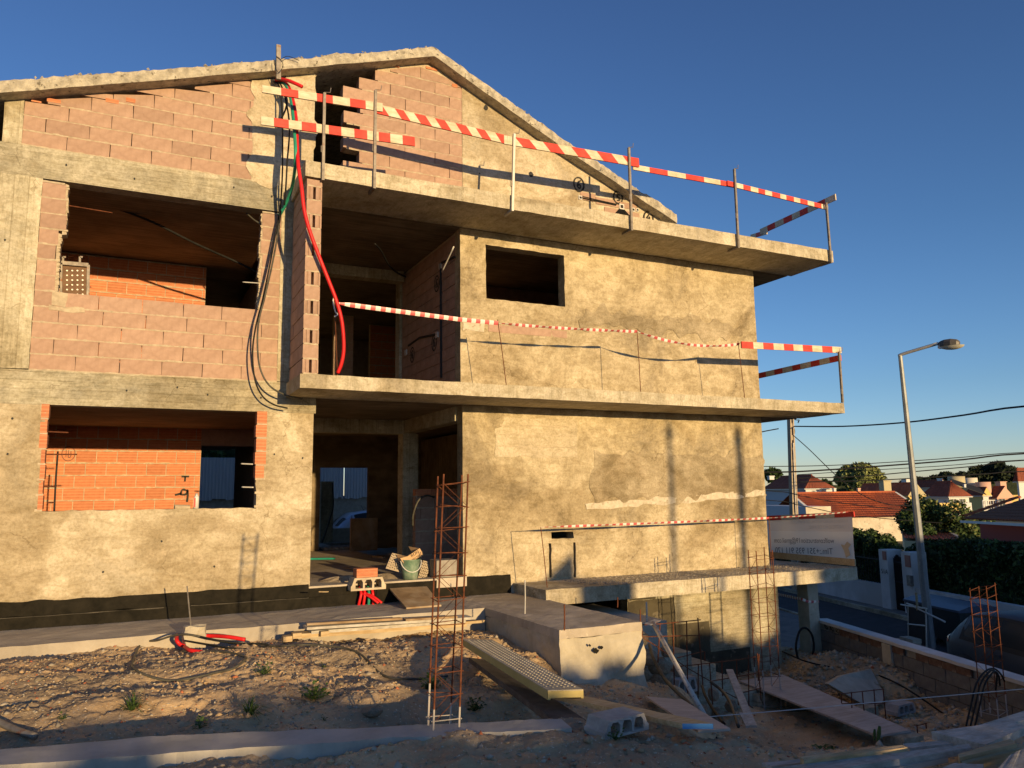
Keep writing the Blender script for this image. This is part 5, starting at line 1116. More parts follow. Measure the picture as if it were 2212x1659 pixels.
for (x, y, w_, d_, h_, lab) in ((1640,1490,.5,.5,.35,'cast footing under the far end of the ramp'),(1745,1500,.35,.5,.3,'pale footing block behind the ramp'),(1950,1585,.35,.3,.22,'low footing under the near end of the ramp'),(1850,1530,.7,.12,.12,'narrow footing beam beside the ramp')):
    c = at(x, y, Z=-2.95); o = rbox('footing', M['conc'], None, c.x-w_/2, c.y-d_/2, -3.4, c.x+w_/2, c.y+d_/2, -2.95, step=.1, amp=.012, topamp=.01); tag(o, lab, 'footing')
# stack of timbers on the walkway lip
G = 'timbers stacked along the walkway'
for i, (xa, ya, xb, yb, Z, wd, th, mt, lab) in enumerate((
    (-60,302,985,252,-1.72,.14,.05,'wood','lowest pale timber of the stack along the walkway'), (30,285,985,232,-1.665,.12,.035,'wood_grey','green-edged board in the middle of the timber stack'),
    (0,260,1028,222,-1.62,.15,.03,'wood_grey','long grey board on top of the timber stack'), (890,240,1115,226,-1.64,.035,.03,'wood','thin batten sticking out at the right of the timber stack'),
    (10,243,600,222,-1.585,.06,.022,'ply_brown','brown strip on the left top of the timber stack'), (620,215,940,205,-1.585,.07,.022,'ply_brown','brown strip on the right top of the timber stack'))):
    A, B = at(*zz(xa, ya, z12), Y=9.80-.03*i), at(*zz(xb, yb, z12), Y=9.80-.03*i); B.z = B.z*.5+A.z*.5; s = Vector((0,-1,0))*wd*1.6; plank([A-s*.5, B-s*.5, B+s*.5, A+s*.5][0:1]+[B-s*.5, B+s*.5, A+s*.5], th, M[mt], lab, G, cat='timber', name='timber')
A, B = at(526,1384,Z=-1.72), at(600,1378,Z=-1.72)
for x, y in ((640,1376),(700,1372),(620,1383)):
    c = at(x, y-8, Y=9.66); m = MB(); m.box(c.x-.05,c.y-.06,c.z-.05,c.x+.05,c.y+.06,c.z+.01); tag(m.build('spacer_block', M['wood']), {640:'left',700:'right',620:'lowest'}[x]+' small wooden spacer between the boards of the timber stack', 'spacer', 'spacers in the timber stack')
# red conduit, black pipe loops, rod in a lump
hose([at(*zz(x, y, z11), Z=Z) for x, y, Z in ((1100,318,-1.52),(1100,350,-1.55),(1125,378,-1.6),(1160,385,-1.62),(1150,345,-1.56),(1200,328,-1.54),(1300,322,-1.55),(1420,328,-1.55),(1525,345,-1.58))], .022, M['red_hose'], 'red conduit bent in a loop on the dirt by the concrete lump', name='red_conduit')
hose([at(*zz(x, y, z11), Z=Z) for x, y, Z in ((1150,392,-1.60),(1180,410,-1.60),(1230,420,-1.61),(1300,427,-1.62))], .022, M['red_hose'], 'short straight piece of red conduit on the dirt', name='red_conduit')
lp = [(2212,445,-1.74),(1950,428,-1.72),(1700,405,-1.70),(1500,372,-1.66),(1330,345,-1.6),(1180,315,-1.52),(1080,320,-1.54),(980,350,-1.60),(880,400,-1.65),(826,470,-1.70),(840,530,-1.72),(930,562,-1.74),(1060,575,-1.74),(1200,568,-1.73),(1340,540,-1.71),(1450,512,-1.70),(1520,485,-1.69),(1520,460,-1.69),(1400,440,-1.70),(1120,425,-1.69)]
def og(x, y, dz=.02):
    p = on(x, y, -1.7, 10); p.z = H(p.x, p.y)+dz; return p
hose([og(x, y) for x, y in ((968,1468),(900,1465),(830,1457))]+[og(*zz(x, y, z11)) if y > 360 else at(*zz(x, y, z11), Z=Z+.05) for x, y, Z in lp], .0115, M['grey_hose'], 'dark pipe lying in a large loop on the dirt mound', 'pipe', 'pipe')
hose([at(*zz(x, y, z11), Z=Z+.045) for x, y, Z in ((1150,352,-1.6),(1300,378,-1.62),(1420,398,-1.64),(1560,402,-1.66),(1660,385,-1.66),(1640,372,-1.64),(1500,368,-1.63),(1350,352,-1.58),(1200,318,-1.53))], .011, M['black_hose'], 'thin black pipe coiled by the concrete lump', 'pipe', 'pipe')
t = thing('starter_rod', at(420,1392,Z=-1.80), 'pale concrete lump with an upright rusty rod at the walkway edge', 'concrete stub')
c = at(423,1392,Y=9.72); rbox('lump', M['plat'], t, c.x-.11, c.y-.11, -1.95, c.x+.11, c.y+.11, at(423,1354,Y=9.72).z, step=.04, amp=.05, origin=None)
m = MB(); m.tube([Vector((c.x-.05,c.y,-1.50)), at(404,1266,Y=c.y)], .008, 6); m.build('rod', M['steel_old'], t)
bp_ = at(1333,1588,Z=-1.665)+Vector((.03,.05,0)); bp_.z = -1.655
hollow_block(bp_, R_(9), 'large grey hollow block lying on the near ground', fb, L=.41, W_=.22, H=.118, tilt=0)
hollow_block(at(1945,1540,Z=-3.13), R_(5), 'grey hollow block lying in the pit', fb, L=.42, W_=.2, H=.14)
# big broken slab, pit odds
q = [at(*zz(x, y, z13), Y=Y) for x, y, Y in ((1518,620,8.75),(1600,570,8.9),(1785,528,9.1),(1822,600,8.95),(1870,690,8.6),(1850,745,8.4),(1760,762,8.35))]
m = MB(); m.prism(q, (.04,.12,-.03)); tag(m.build('broken_slab', M['plat']), 'large broken concrete slab tilted on the spoil in the pit', 'slab')
tb = at(1885,1520,Z=-3.1)
hose([at(*zz(x, y, z10), Y=Y) for x, y, Y in ((210,915,10.8),(350,975,10.3),(520,1015,9.9),(700,1040,9.5),(830,1070,9.0),(980,1140,8.5),(1150,1250,8.0),(1310,1365,7.5))], .013, M['black_hose'], 'black cable lying across the spoil in the pit', 'cable', 'cable')
hose([at(*zz(x, y, z10), Y=11.0) for x, y in ((310,960),(298,880),(320,790),(355,765),(395,800),(412,870),(405,950))], .02, M['black_hose'], 'black pipe arched before the concrete post', 'pipe', 'pipe')
for i, (dx, lab) in enumerate(((-6,'outer black pipe of the bundle arched before the right cage'),(22,'middle black pipe of the bundle before the right cage'),(50,'inner black pipe of the bundle before the right cage'))):
    hose([at(*zz(x, y, z10), Y=Y-.95) for x, y, Y in ((1390+dx,1390,7.0),(1420+dx,1260,7.05),(1455+dx,1120,7.1),(1510+dx,1045,7.15),(1560+dx*.3,1028+dx*.6,7.2),(1600-dx*.4,1060+dx*.5,7.25),(1622-dx,1110+dx,7.3))], .011, M['black_hose'], lab, 'pipe', 'pipe', group='pipes arched before the right cage')
c = at(*zz(1280,1240,z10), Z=-3.1); m = MB(); m.smooth = True; N_ = 16; rr = [(.10,0),(.13,.17),(.12,.17),(.09,.03)]; V = [(c.x+a*math.cos(6.283*i/N_), c.y+a*math.sin(6.283*i/N_), c.z-.12+b) for a, b in rr for i in range(N_)]
m.add(V, [(k*N_+i, k*N_+(i+1) % N_, (k+1)*N_+(i+1) % N_, (k+1)*N_+i) for k in range(3) for i in range(N_)]); tag(m.build('yellow_bucket', plain('dull_yellow', (.30,.29,.06), .6)), 'yellow bucket half buried by the boundary wall', 'bucket')
m = MB(); A, B = at(1500,1545,Y=6.6), at(2260,1485,Y=6.6); m.tube([at(1511,1550,Z=-2.2), at(1750,1530,Y=6.2), at(2000,1507,Y=6.0), at(2260,1484,Y=5.8)], .0045, 5); tag(m.build('string_line', M['white_plastic']), 'thin white string line stretched over the pit', 'string')
# pile of old timbers in the near right corner
G = 'old timbers piled in the near right corner'
for pts, Z, th, mt, lab in (
    ([(1465,370),(2100,285),(2230,330),(1905,475)], -1.60, .05, 'wood_grey','wide grey board with the far end over the pit edge'),
    ([(1770,345),(2230,200),(2260,265),(2100,300)], -1.66, .06, 'wood_grey','pale beam behind the wide grey board'),
    ([(1240,470),(1600,440),(1640,462),(1290,500)], -1.64, .03, 'wood_grey','thin board behind the cracked timber'),
    ([(405,570),(1230,478),(1275,500),(440,600)], -1.56, .045, 'wood','cracked pale timber lying on the near pile'),
    ([(100,620),(780,560),(830,575),(190,650)], -1.63, .02, 'wood_pink','thin plywood strip at the left of the near pile'),
    ([(250,650),(1770,468),(1785,500),(700,672)], -1.58, .035, 'wood_grey','long weathered board across the near pile'),
    ([(700,680),(1590,545),(1600,580),(1000,700)], -1.615, .03, 'wood_pink','orange-brown board under the long weathered one'),
    ([(1680,548),(2100,425),(2150,462),(1690,575)], -1.555, .05, 'wood','grooved yellow beam at the right of the near pile'),
    ([(1700,590),(2190,470),(2260,495),(1720,625)], -1.58, .05, 'wood','crusty timber below the grooved beam'),
    ([(1560,655),(1640,622),(1880,630),(1880,690)], -1.56, .04, 'wood_grey','short board end at the bottom edge of the picture'),
    ([(1980,690),(2090,560),(2280,470),(2300,690)], -1.50, .08, 'wood_grey','thick weathered timber in the bottom right corner')):
    P = [z19f(x, y, Z) for x, y in pts]; plank([P[0], P[1], P[2], P[3]], th, M[mt], lab, G, cat='timber', name='timber')
m = MB(); A, B = z19f(1700,560,-1.553), z19f(2110,440,-1.553); m.beam(A, B, .012, .006); m.build('groove', M['black'], None) if False else None
# ------------------------------------------------------------------ weeds
leafm = surf('weed_leaf', (.03,.06,.012), (.07,.13,.03), 9, .7, 0); leafm2 = surf('bright_weed_leaf', (.07,.13,.02), (.12,.20,.04), 9, .7, 0)
def weed(p, R, n, kind, label, mat=None):
    m = MB(); r = random.Random(int(p.x*1000)+n)
    for i in range(n):
        a = r.uniform(0, 6.283); el = r.uniform(.2, 1.3); d = Vector((math.cos(a)*math.cos(el), math.sin(a)*math.cos(el), math.sin(el))); s = Vector((-math.sin(a), math.cos(a), 0))
        if kind == 'grass':
            L = R*r.uniform(.6,1.2); w_ = .004; P0 = p+s*r.uniform(-.02,.02); P1 = P0+d*L*.55; P2 = P1+(d+Vector((0,0,-.7))).normalized()*L*.5; m.add([P0-s*w_, P0+s*w_, P1+s*w_, P1-s*w_, P2], [(0,1,2,3),(3,2,4)])
        else:
            q_ = p+d*R*r.uniform(.2,1); w_ = R*r.uniform(.13,.26); dd = Vector((r.uniform(-1,1), r.uniform(-1,1), r.uniform(-.2,1))).normalized(); s2 = dd.cross(Vector((0,0,1))).normalized()
            m.add([q_, q_+dd*w_*.6+s2*w_*.5, q_+dd*w_*1.3+Vector((0,0,-.1*w_)), q_+dd*w_*.6-s2*w_*.5], [(0,1,2,3)])
            if i % 4 == 0: m.tube([p, p.lerp(q_, .6)+Vector((0,0,.01)), q_], .0025, 4)
    return tag(m.build('weed', mat or leafm), label, 'weed', 'weeds on the dirt')
for x, y, R, n, k, lab, mt in ((570,1455,.13,60,'leaf','leafy weed below the loop of dark pipe',None),(678,1510,.16,90,'leaf','dark leafy weed beside the boulder on the mound',None),(285,1545,.18,70,'grass','grass tuft on the left of the mound',None),(540,1550,.20,70,'grass','grass tuft at the shadow line below the pipe loop',None),(135,1565,.08,30,'leaf','small weed at the left of the mound',None),
    (932,1490,.17,110,'leaf','dense dark weed left of the front rebar cage',None),(1025,1535,.14,70,'leaf','dark weed in the trench right of the front cage',None),(305,1650,.13,60,'leaf','bright broad-leaved weed at the bottom edge',leafm2),(430,1575,.10,35,'leaf','small dark weed in front of the shadow line',None),(870,1603,.11,70,'leaf','low creeping weed before the footing strip',leafm2),
    (700,1560,.05,20,'leaf','tiny weed by the footing strip',None),(1330,1602,.09,50,'leaf','weed at the foot of the big hollow block',None),(1780,1572,.25,160,'leaf','mat of green weeds at the pit edge',None),(2000,1585,.24,160,'leaf','dark weeds behind the timber pile',None),(1610,1560,.12,50,'leaf','weed by the end of the plywood sheet',None),(700,1440,.06,25,'leaf','small weed high on the mound',None),(1760,1600,.05,15,'leaf','tiny weed on the near ground',None)):
    p = on(x, y); p.z = H(p.x, p.y)-.005
    if k == 'leaf' and R > .2: 
        w_ = weed(p, R, n, k, lab, mt); w_.scale.z = .35
    else: weed(p, R, n, k, lab, mt)
m = MB()
for x0, y0, x1, y1, r in ((1035,440,1050,325,.03),(1008,420,1010,350,.022)): A = z19f(x0, y0+20, -1.75); B = at(*zz(x1, y1, z19), Y=A.y); m.tube([A, A.lerp(B, .6), B], [r*.25, r*.5, r*.3], 7)
tag(m.build('mullein_stalk', leafm), 'two dark upright flower stalks over the weeds at the pit edge', 'weed')

# rubble on the lowest slab
r_ = random.Random(12); m = MB()
for i in range(1500):
    x, y = r_.uniform(6.3, 11.8), r_.uniform(10.2, 11.22); s_ = r_.uniform(.006, .02); m.add([(x+s_*r_.uniform(.6,1.4)*a, y+s_*r_.uniform(.6,1.4)*b, -1.374+s_*c*r_.uniform(.5,1)) for a, b, c in ((1,0,0),(-1,0,0),(0,1,0),(0,-1,0),(0,0,1))], [(0,2,4),(2,1,4),(1,3,4),(3,0,4)])
tag(m.build('slab_rubble', M['chip']), 'fine rubble spread over the top of the lowest slab', 'rubble', kind='stuff')

hose([og(-14,1568,.05), og(30,1590,.06), og(74,1610,.05)], .026, M['steel_old'], 'dark steel tube lying at the left picture edge by the footing', 'tube', 'tube')
# ================================================================== BOUNDARY WALL AND POST
ZR = -3.75
bd3 = Vector((BD.x, BD.y, 0)); bn3 = Vector((bd3.y, -bd3.x, 0))
bw = thing('boundary_wall', (11.2, 9, -3.4), 'low boundary wall of grey blocks with a pale coping between pit and street', 'wall')
def bwp(s, o, z): return Vector((BW1.x, BW1.y, 0))+bd3*s+bn3*o+Vector((0,0,z))        # s along from BW1, o outwards
L_ = (BW0-BW1).length; s = -7.0; ZT = -2.43
m = MB(); m.prism([bwp(-8,.20,-3.9), bwp(-8,.20,ZT-.05), bwp(-8,.04,ZT-.05), bwp(-8,.04,-3.9)], bd3*(L_+8)); m.build('core', M['block_grey'], bw)
m = MB(); n = 60
for i in range(n+1):
    s_ = -8+(L_+8)*i/n; j = .012*mnoise.noise(Vector((s_*3,1,2)))
    m.v += [tuple(bwp(s_, -.03+j, ZT-.05)), tuple(bwp(s_, -.03+j, ZT+j*.6)), tuple(bwp(s_, .22, ZT+j*.4)), tuple(bwp(s_, .22, ZT-.05))]
for i in range(n): m.f += [(i*4+k, (i+1)*4+k, (i+1)*4+k+1, i*4+k+1) for k in range(3)]; m.m += [0]*3
m.build('coping', M['white_wall'], bw)
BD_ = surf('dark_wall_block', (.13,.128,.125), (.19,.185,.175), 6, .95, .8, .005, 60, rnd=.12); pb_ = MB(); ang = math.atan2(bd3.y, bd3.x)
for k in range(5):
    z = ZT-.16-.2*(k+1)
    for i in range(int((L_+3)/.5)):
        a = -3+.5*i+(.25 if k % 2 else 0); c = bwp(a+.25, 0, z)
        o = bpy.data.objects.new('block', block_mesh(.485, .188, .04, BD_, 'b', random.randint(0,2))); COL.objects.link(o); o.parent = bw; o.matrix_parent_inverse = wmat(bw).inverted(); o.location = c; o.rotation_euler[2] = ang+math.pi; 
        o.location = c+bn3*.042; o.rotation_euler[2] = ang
for a, b in ((2.45,3.5),(.95,2.2),(-1.2,-.1),(3.7,4.2)):                       # exposed orange bricks below the coping
    x = a
    while x < b-.1: 
        o = bpy.data.objects.new('brick', block_mesh(.29, .10, .04, M['brick_dull'], 'brick')); COL.objects.link(o); o.parent = bw; o.matrix_parent_inverse = wmat(bw).inverted(); o.location = bwp(x+.15, .03, ZT-.165); o.rotation_euler[2] = ang; x += .3
m = MB()
for s_ in (L_-2.25, -.35): m.prism([bwp(s_-.12,-.035,-3.6), bwp(s_+.12,-.035,-3.6), bwp(s_+.12,.05,-3.6), bwp(s_-.12,.05,-3.6)], (0,0,3.6+ZT-.06))
m.build('pilaster', M['plat'], bw)
m = MB()                                           # graffiti scribble near the post
for i in range(9):
    s_ = L_-.35-.2*i; P = [bwp(s_-.07*math.cos(k*1.7+i), -.006, ZT-.10-.05*math.sin(k*2.3+i*2)) for k in range(6)]; k_ = stroke(smooth_path(P, 3), .014, -bn3); b = len(m.v); m.v += k_.v; m.f += [tuple(q_+b for q_ in f_) for f_ in k_.f]; m.m += k_.m
m.build('sprayed_mark', M['spray'], bw)
o = rbox('concrete_post', M['plat'], None, 11.62, 11.15, -3.5, 11.88, 11.42, -1.6, step=.09, amp=.01, origin=Vector((11.75,11.3,-3.5))); tag(o, 'rough concrete post under the right end of the lowest slab', 'post')
pc = [at(*zz(295,1215,z14), Y=11.5), at(*zz(570,1270,z14), Y=11.1), at(*zz(640,1300,z14), Y=11.12), at(*zz(760,1297,z14), Y=11.12)]
tape([at(*zz(295,1213,z14), Y=12.6), at(*zz(575,1272,z14), Y=11.13), at(*zz(650,1300,z14), Y=11.13), at(*zz(758,1297,z14), X=11.9)], .05, 14, 'barrier tape tied round the concrete post')
# ================================================================== STREET
tn = at(1688,1320,Z=ZR).dot(NN); tf = at(1957,1341,Z=ZR).dot(NN); tf2 = at(1684,1275,Z=ZR).dot(NN); tf = (tf+tf2)/2
tw = (at(1916,1309,Z=ZR+.1).dot(NN)+at(1771,1287,Z=ZR+.1).dot(NN))/2; tw = max(tw, tf+.5)
def sheet_st(name, s0, s1, t0, t1, z, mat, step=None):
    m = MB(); m.add([st(s0,t0,z), st(s0,t1,z), st(s1,t1,z), st(s1,t0,z)], [(0,1,2,3)]); o = m.build(name, mat, origin=Vector((0,0,0))); return tag(o, kind='structure')
sheet_st('street_base', -60, 120, 5, 60, -4.05, M['dirt']) if False else None
m = MB(); m.add([(-600,-600,-4.12),(900,-600,-4.12),(900,900,-4.12),(-600,900,-4.12)], [(0,1,2,3)]); tag(m.build('far_ground', surf('far_dry_ground', (.10,.11,.05), (.17,.15,.09), .2, .95, 0), origin=Vector((0,0,0))), kind='structure')
m = MB(); P = [st(-60,tn-6,0), st(-60,tn,0), st(120,tn,0), st(120,tn-6,0)]
a0, a1 = bwp(-60,.2,0), bwp(L_+.3,.2,0); m.add([(a0.x,a0.y,ZR+.06), (*st(-60,tn)[:2],ZR+.06), (*st(11.5,tn)[:2],ZR+.06), (a1.x,a1.y,ZR+.06)], [(0,1,2,3)])
m.add([(a1.x,a1.y,ZR+.06), (*st(11.5,tn)[:2],ZR+.06), (*st(80,tn)[:2],ZR+.06), (*st(80,8)[:2],ZR+.06)], [(0,1,2,3)]); tag(m.build('near_pavement', M['paving'], origin=Vector((0,0,0))), kind='structure')
sheet_st('road', -60, 120, tn, tf, ZR, M['asphalt'])
m = MB(); m.prism([st(-60,tf,-4), st(-60,tf,ZR+.12), st(-60,tf+.12,ZR+.12), st(-60,tf+.12,-4)], UU*180); tag(m.build('kerb', M['conc'], origin=Vector((0,0,0))), kind='structure')
sheet_st('far_pavement', -60, 120, tf+.12, tw+.1, ZR+.12, M['paving'])
m = MB(); m.prism([st(-60,tn-.12,-4), st(-60,tn-.12,ZR+.10), st(-60,tn,ZR+.10), st(-60,tn,-4)], UU*180); tag(m.build('kerb', M['conc'], origin=Vector((0,0,0))), kind='structure')
# white garden wall with gate and railing
def T(x, y): return at(x, y, T=tw)
gA, gB, gC, gD = T(1901,1260), T(1928,1187), T(1949,1190), T(1977,1270)
s1_, s2_, s3_ = T(1916,1300).dot(UU), T(1950,1320).dot(UU), T(1962,1250).dot(UU)
sP1a, sP1b = T(1906,1250).dot(UU), T(1924,1250).dot(UU); sP2a, sP2b = T(1954,1250).dot(UU), T(1975,1250).dot(UU)
gw = thing('garden_wall', st((sP1a+sP2b)/2, tw, ZR), 'white garden wall with gate pillars across the street', 'wall')
zl0, zl1 = T(1901,1262).z, T(1771,1251).z; zr0, zr1 = T(1980,1271).z, T(2212,1304).z
m = MB(); m.prism([st(sP1a+.02,tw,ZR-.3), st(sP1a+.02,tw,zl0), st(sP1a+.02,tw+.2,zl0), st(sP1a+.02,tw+.2,ZR-.3)], UU*40); m.build('wall_panel', M['white_wall'], gw)
m = MB(); m.prism([st(sP2b-.02,tw,ZR-.3), st(sP2b-.02,tw,zr0), st(sP2b-.02,tw+.2,zr0), st(sP2b-.02,tw+.2,ZR-.3)], -UU*60); m.build('wall_panel', M['white_wall'], gw)
zp = T(1910,1187).z
for a, b in ((sP1a,sP1b),(sP2a,sP2b)):
    a, b = max(a, b), min(a, b); m = MB(); m.prism([st(a,tw-.06,ZR), st(b,tw-.06,ZR), st(b,tw+.45,ZR), st(a,tw+.45,ZR)], (0,0,zp-ZR)); m.build('pillar', M['white_wall'], gw)
lx = (-UU); yy_ = Vector((0,0,1)); pp = T(1908,1238)
put_text('51A', .20, pp-NN*.07, -UU, yy_, M['black'], gw)
m = MB(); c = T(1915,1200)-NN*.08; m.obox(c, UU*.08, NN*.01, (0,0,.13)); c = T(1966,1212)-NN*.08; m.obox(c, UU*.12, NN*.01, (0,0,.17)); m.build('tile_plaque', plain('red_brown_plaque', (.25,.08,.06), .5), gw)
m = MB(); c = T(1972,1254)-NN*.09; m.obox(c, UU*.09, NN*.05, (0,0,.15)); m.build('mailbox', M['steel_old'], gw)
gt = thing('iron_gate', st((sP1b+sP2a)/2, tw+.1, ZR), 'dark iron gate between the white pillars', 'gate'); sa, sb_ = min(sP1a,sP1b), max(sP2a,sP2b)
for i in range(13):
    s_ = sa+(sb_-sa)*i/12; m = MB(); m.tube([st(s_, tw+.15, ZR+.1), st(s_, tw+.15, zp-.25+.12*math.sin(i*.5))], .018, 5); m.build('bar', M['black'], gt)
m = MB()
for z_ in (ZR+.2, ZR+.95, zp-.35): m.beam(st(sa,tw+.15,z_), st(sb_,tw+.15,z_), .04, .05)
m.beam(st(sa,tw+.2,ZR+.5), st(sb_,tw+.2,ZR+.5), .02, .8); m.build('frame', M['black'], gt)
rl = thing('railing', st(sP1a+5, tw+.1, zl0), 'dark railing on the white wall left of the gate', 'railing'); m = MB()
for i in range(90): s_ = sP1a+.15+.14*i; m.tube([st(s_,tw+.1,zl0), st(s_,tw+.1,zl0+.85)], .012, 4)
m.beam(st(sP1a,tw+.1,zl0+.75), st(sP1a+13,tw+.1,zl0+.75), .03, .03); tag(m.build('rails', M['black'], rl), kind='stuff')
# flowerpot
fp = T(1795,1290)-NN*.45; fp = at(1804,1285,Z=ZR+.12); t = thing('flowerpot', fp, 'white urn on a red pot standing on the far pavement', 'flowerpot'); N_ = 18
def lathe(prof, c, mat, name, par, N_=18):
    m = MB(); m.smooth = True; V = [(c.x+a*math.cos(6.2832*i/N_), c.y+a*math.sin(6.2832*i/N_), c.z+b) for a, b in prof for i in range(N_)]
    m.add(V, [(k*N_+i, k*N_+(i+1) % N_, (k+1)*N_+(i+1) % N_, (k+1)*N_+i) for k in range(len(prof)-1) for i in range(N_)]); return m.build(name, mat, par)
lathe([(.01,0),(.15,0),(.2,.36),(.21,.36),(.01,.36)], fp, plain('terracotta', (.20,.06,.03), .8), 'pot', t); lathe([(.14,.36),(.24,.5),(.26,.7),(.22,.85),(.23,.9),(.18,.9),(.01,.8)], fp, M['white_wall'], 'urn', t)
# street lamp
lb = at(2011,1398,Z=ZR+.06); lamp = thing('street_lamp', lb, 'tall grey street lamp leaning slightly with a single arm', 'street lamp')
dcam = lb.dot(fw); lt = at(1944.5,768,D=dcam-.35); N_ = 8; m = MB(); m.tube([lb, lb.lerp(lt,.28), lt], [.11,.09,.045], 8); m.build('pole', M['galv'], lamp)
la = at(2026,742,D=dcam-.9); m = MB(); m.smooth = True; m.tube(smooth_path([lt+Vector((0,0,-.02)), lt+(la-lt)*.06+Vector((0,0,.015)), la]), .036, 8); m.build('arm', M['steel_pale'], lamp)
lc, ld_ = at(2028,744,D=dcam-.9), at(2073,741,D=dcam-1.2); d = (ld_-lc); dl = d.length; dn = d.normalized(); sd = dn.cross(Vector((0,0,1))).normalized(); uu_ = sd.cross(dn)
m = MB(); prof = [(-.02,.04,.04,-.04),(.12,.07,.07,-.06),(.30,.10,.09,-.05),(.62,.12,.10,-.04),(.90,.09,.08,-.04),(1.0,.04,.04,-.03)]
for (u, w_, h_, lo) in prof:
    c = lc+dn*dl*u; m.v += [tuple(c+sd*w_*a+uu_*b) for a, b in ((-1,lo),(-1,h_*.4),(-.6,h_),(.6,h_),(1,h_*.4),(1,lo))]
for i in range(5): m.f += [(i*6+k, i*6+(k+1) % 6, (i+1)*6+(k+1) % 6, (i+1)*6+k) for k in range(6)]; m.m += [0]*6
m.f += [(0,5,4,3,2,1), (30,31,32,33,34,35)]; m.m += [0,0]; m.build('lamp_head', plain('dark_grey_lamp', (.10,.09,.075), .5), lamp)
m = MB(); m.smooth = True
for i in range(5):
    for j in range(12):
        th, ph = math.pi/2*i/4, 6.2832*j/12; c = lc+dn*dl*.62; m.v.append(tuple(c+dn*.26*math.cos(th)*math.cos(ph)+sd*.10*math.cos(th)*math.sin(ph)-uu_*(.04+.10*math.sin(th))))
for i in range(4): m.f += [(i*12+j, i*12+(j+1) % 12, (i+1)*12+(j+1) % 12, (i+1)*12+j) for j in range(12)]; m.m += [0]*12
m.build('lamp_glass', plain('lamp_glass', (.50,.48,.38), .15), lamp)
m = MB(); m.obox(lc+dn*dl*.22-uu_*.06, dn*.10, sd*.06, uu_*.035); m.build('bracket', M['white_wall'], lamp)
# concrete utility pole with a white pipe
up_b = at(1720,1262,T=tw-.3); dp = up_b.dot(fw); pt = at(1707.5,905,D=dp); pole = thing('utility_pole', (up_b.x, up_b.y, ZR), 'brownish notched concrete pole with a white pipe and cable bundle', 'utility pole')
b0 = Vector((up_b.x, up_b.y, ZR)); m = MB()
for sgn in (-1, 1): m.beam(b0+rt*.07*sgn*1.5, pt+rt*.05*sgn, .055, .16, upv=(0,1,0))
for k in range(14): u = (k+.5)/14; c = b0.lerp(pt, u); m.obox(c, rt*.05, fw*.06, Vector((0,0,.09)))
m.build('shaft', M['granite'], pole); o2 = at(1719,1100,D=dp-.12); p2_ = at(1712.5,925,D=dp-.12); m = MB(); dd = (p2_-o2); m.tube([o2-dd*1.0, p2_-dd*.18], .022, 6); m.build('pipe', M['white_plastic'], pole)
m = MB(); r = random.Random(5)
for i in range(9): c = pt+Vector((r.uniform(-.1,.4), r.uniform(-.2,.2), r.uniform(-.15,.05))); m.tube([c, c+Vector((.05,0,.06))], .02, 5); m.tube(smooth_path([pt+Vector((.05,0,0)), c+Vector((0,0,.08)), c], 4), .008, 4)
m.tube(smooth_path([at(1714,920,D=dp), at(1717,932,D=dp), at(1714,945,D=dp), at(1708,950,D=dp)], 4), .012, 5); m.build('cable_bundle', M['black'], pole)
def wire(pts, D, r, lab, D2=None): 
    if D2 is None and pts[0][0] < 1670 and pts[0][0] != 1640: pts = [(pts[0][0]*2-pts[1][0]-260, pts[0][1]*2-pts[1][1])]+pts
    if pts[-1][0] > 2150: pts = pts+[(pts[-1][0]+400, pts[-1][1]+(pts[-1][1]-pts[-2][1])*.9)]
    n = len(pts); P = [at(x, y, D=D+((D2 or D)-D)*i/(n-1)) for i, (x, y) in enumerate(pts)]; m = MB(); m.tube(smooth_path(P, 4), r, 4); tag(m.build('overhead_wire', M['black']), lab, 'wire', 'overhead wires over the street')
wire([(1640,934),(1660,930),(1682,926)], dp, .02, 'short wire end left of the notched pole'); wire([(1714,921),(1820,921),(1950,913),(2080,897),(2220,877)], dp, .022, 'thick wire running right from the pole top', 14)
f15 = lambda L: [zz(x, y, z15) for x, y in L]
for L, D, r, lab in (([(20,293),(600,283),(1200,250),(1700,215),(2240,173)],24,.012,'topmost of the wires crossing low over the rooftops'),([(20,343),(500,325),(1200,275),(1700,235),(2240,183)],23,.022,'thick second wire crossing low over the rooftops'),([(300,362),(900,325),(1500,290),(2240,236)],24,.010,'third thin wire over the rooftops'),
    ([(300,392),(800,378),(1300,335),(1800,290),(2240,240)],22,.014,'fourth wire over the rooftops'),([(300,425),(900,412),(1400,385),(1900,355),(2240,335)],22,.014,'lowest straight wire over the rooftops'),
    ([(265,30),(400,150),(600,345),(740,460),(900,560),(1100,618),(1290,622)],21,.012,'wire slanting down from the pole across the tree'),([(40,497),(350,545),(700,605),(1290,668)],21,.010,'wire crossing the big orange roof'),([(40,577),(330,625),(590,678)],21,.010,'wire crossing the low lit parapet'),([(790,710),(1290,755),(1520,770)],21,.010,'wire in front of the pale wall below the roof')):
    wire(f15(L), D, r, lab)
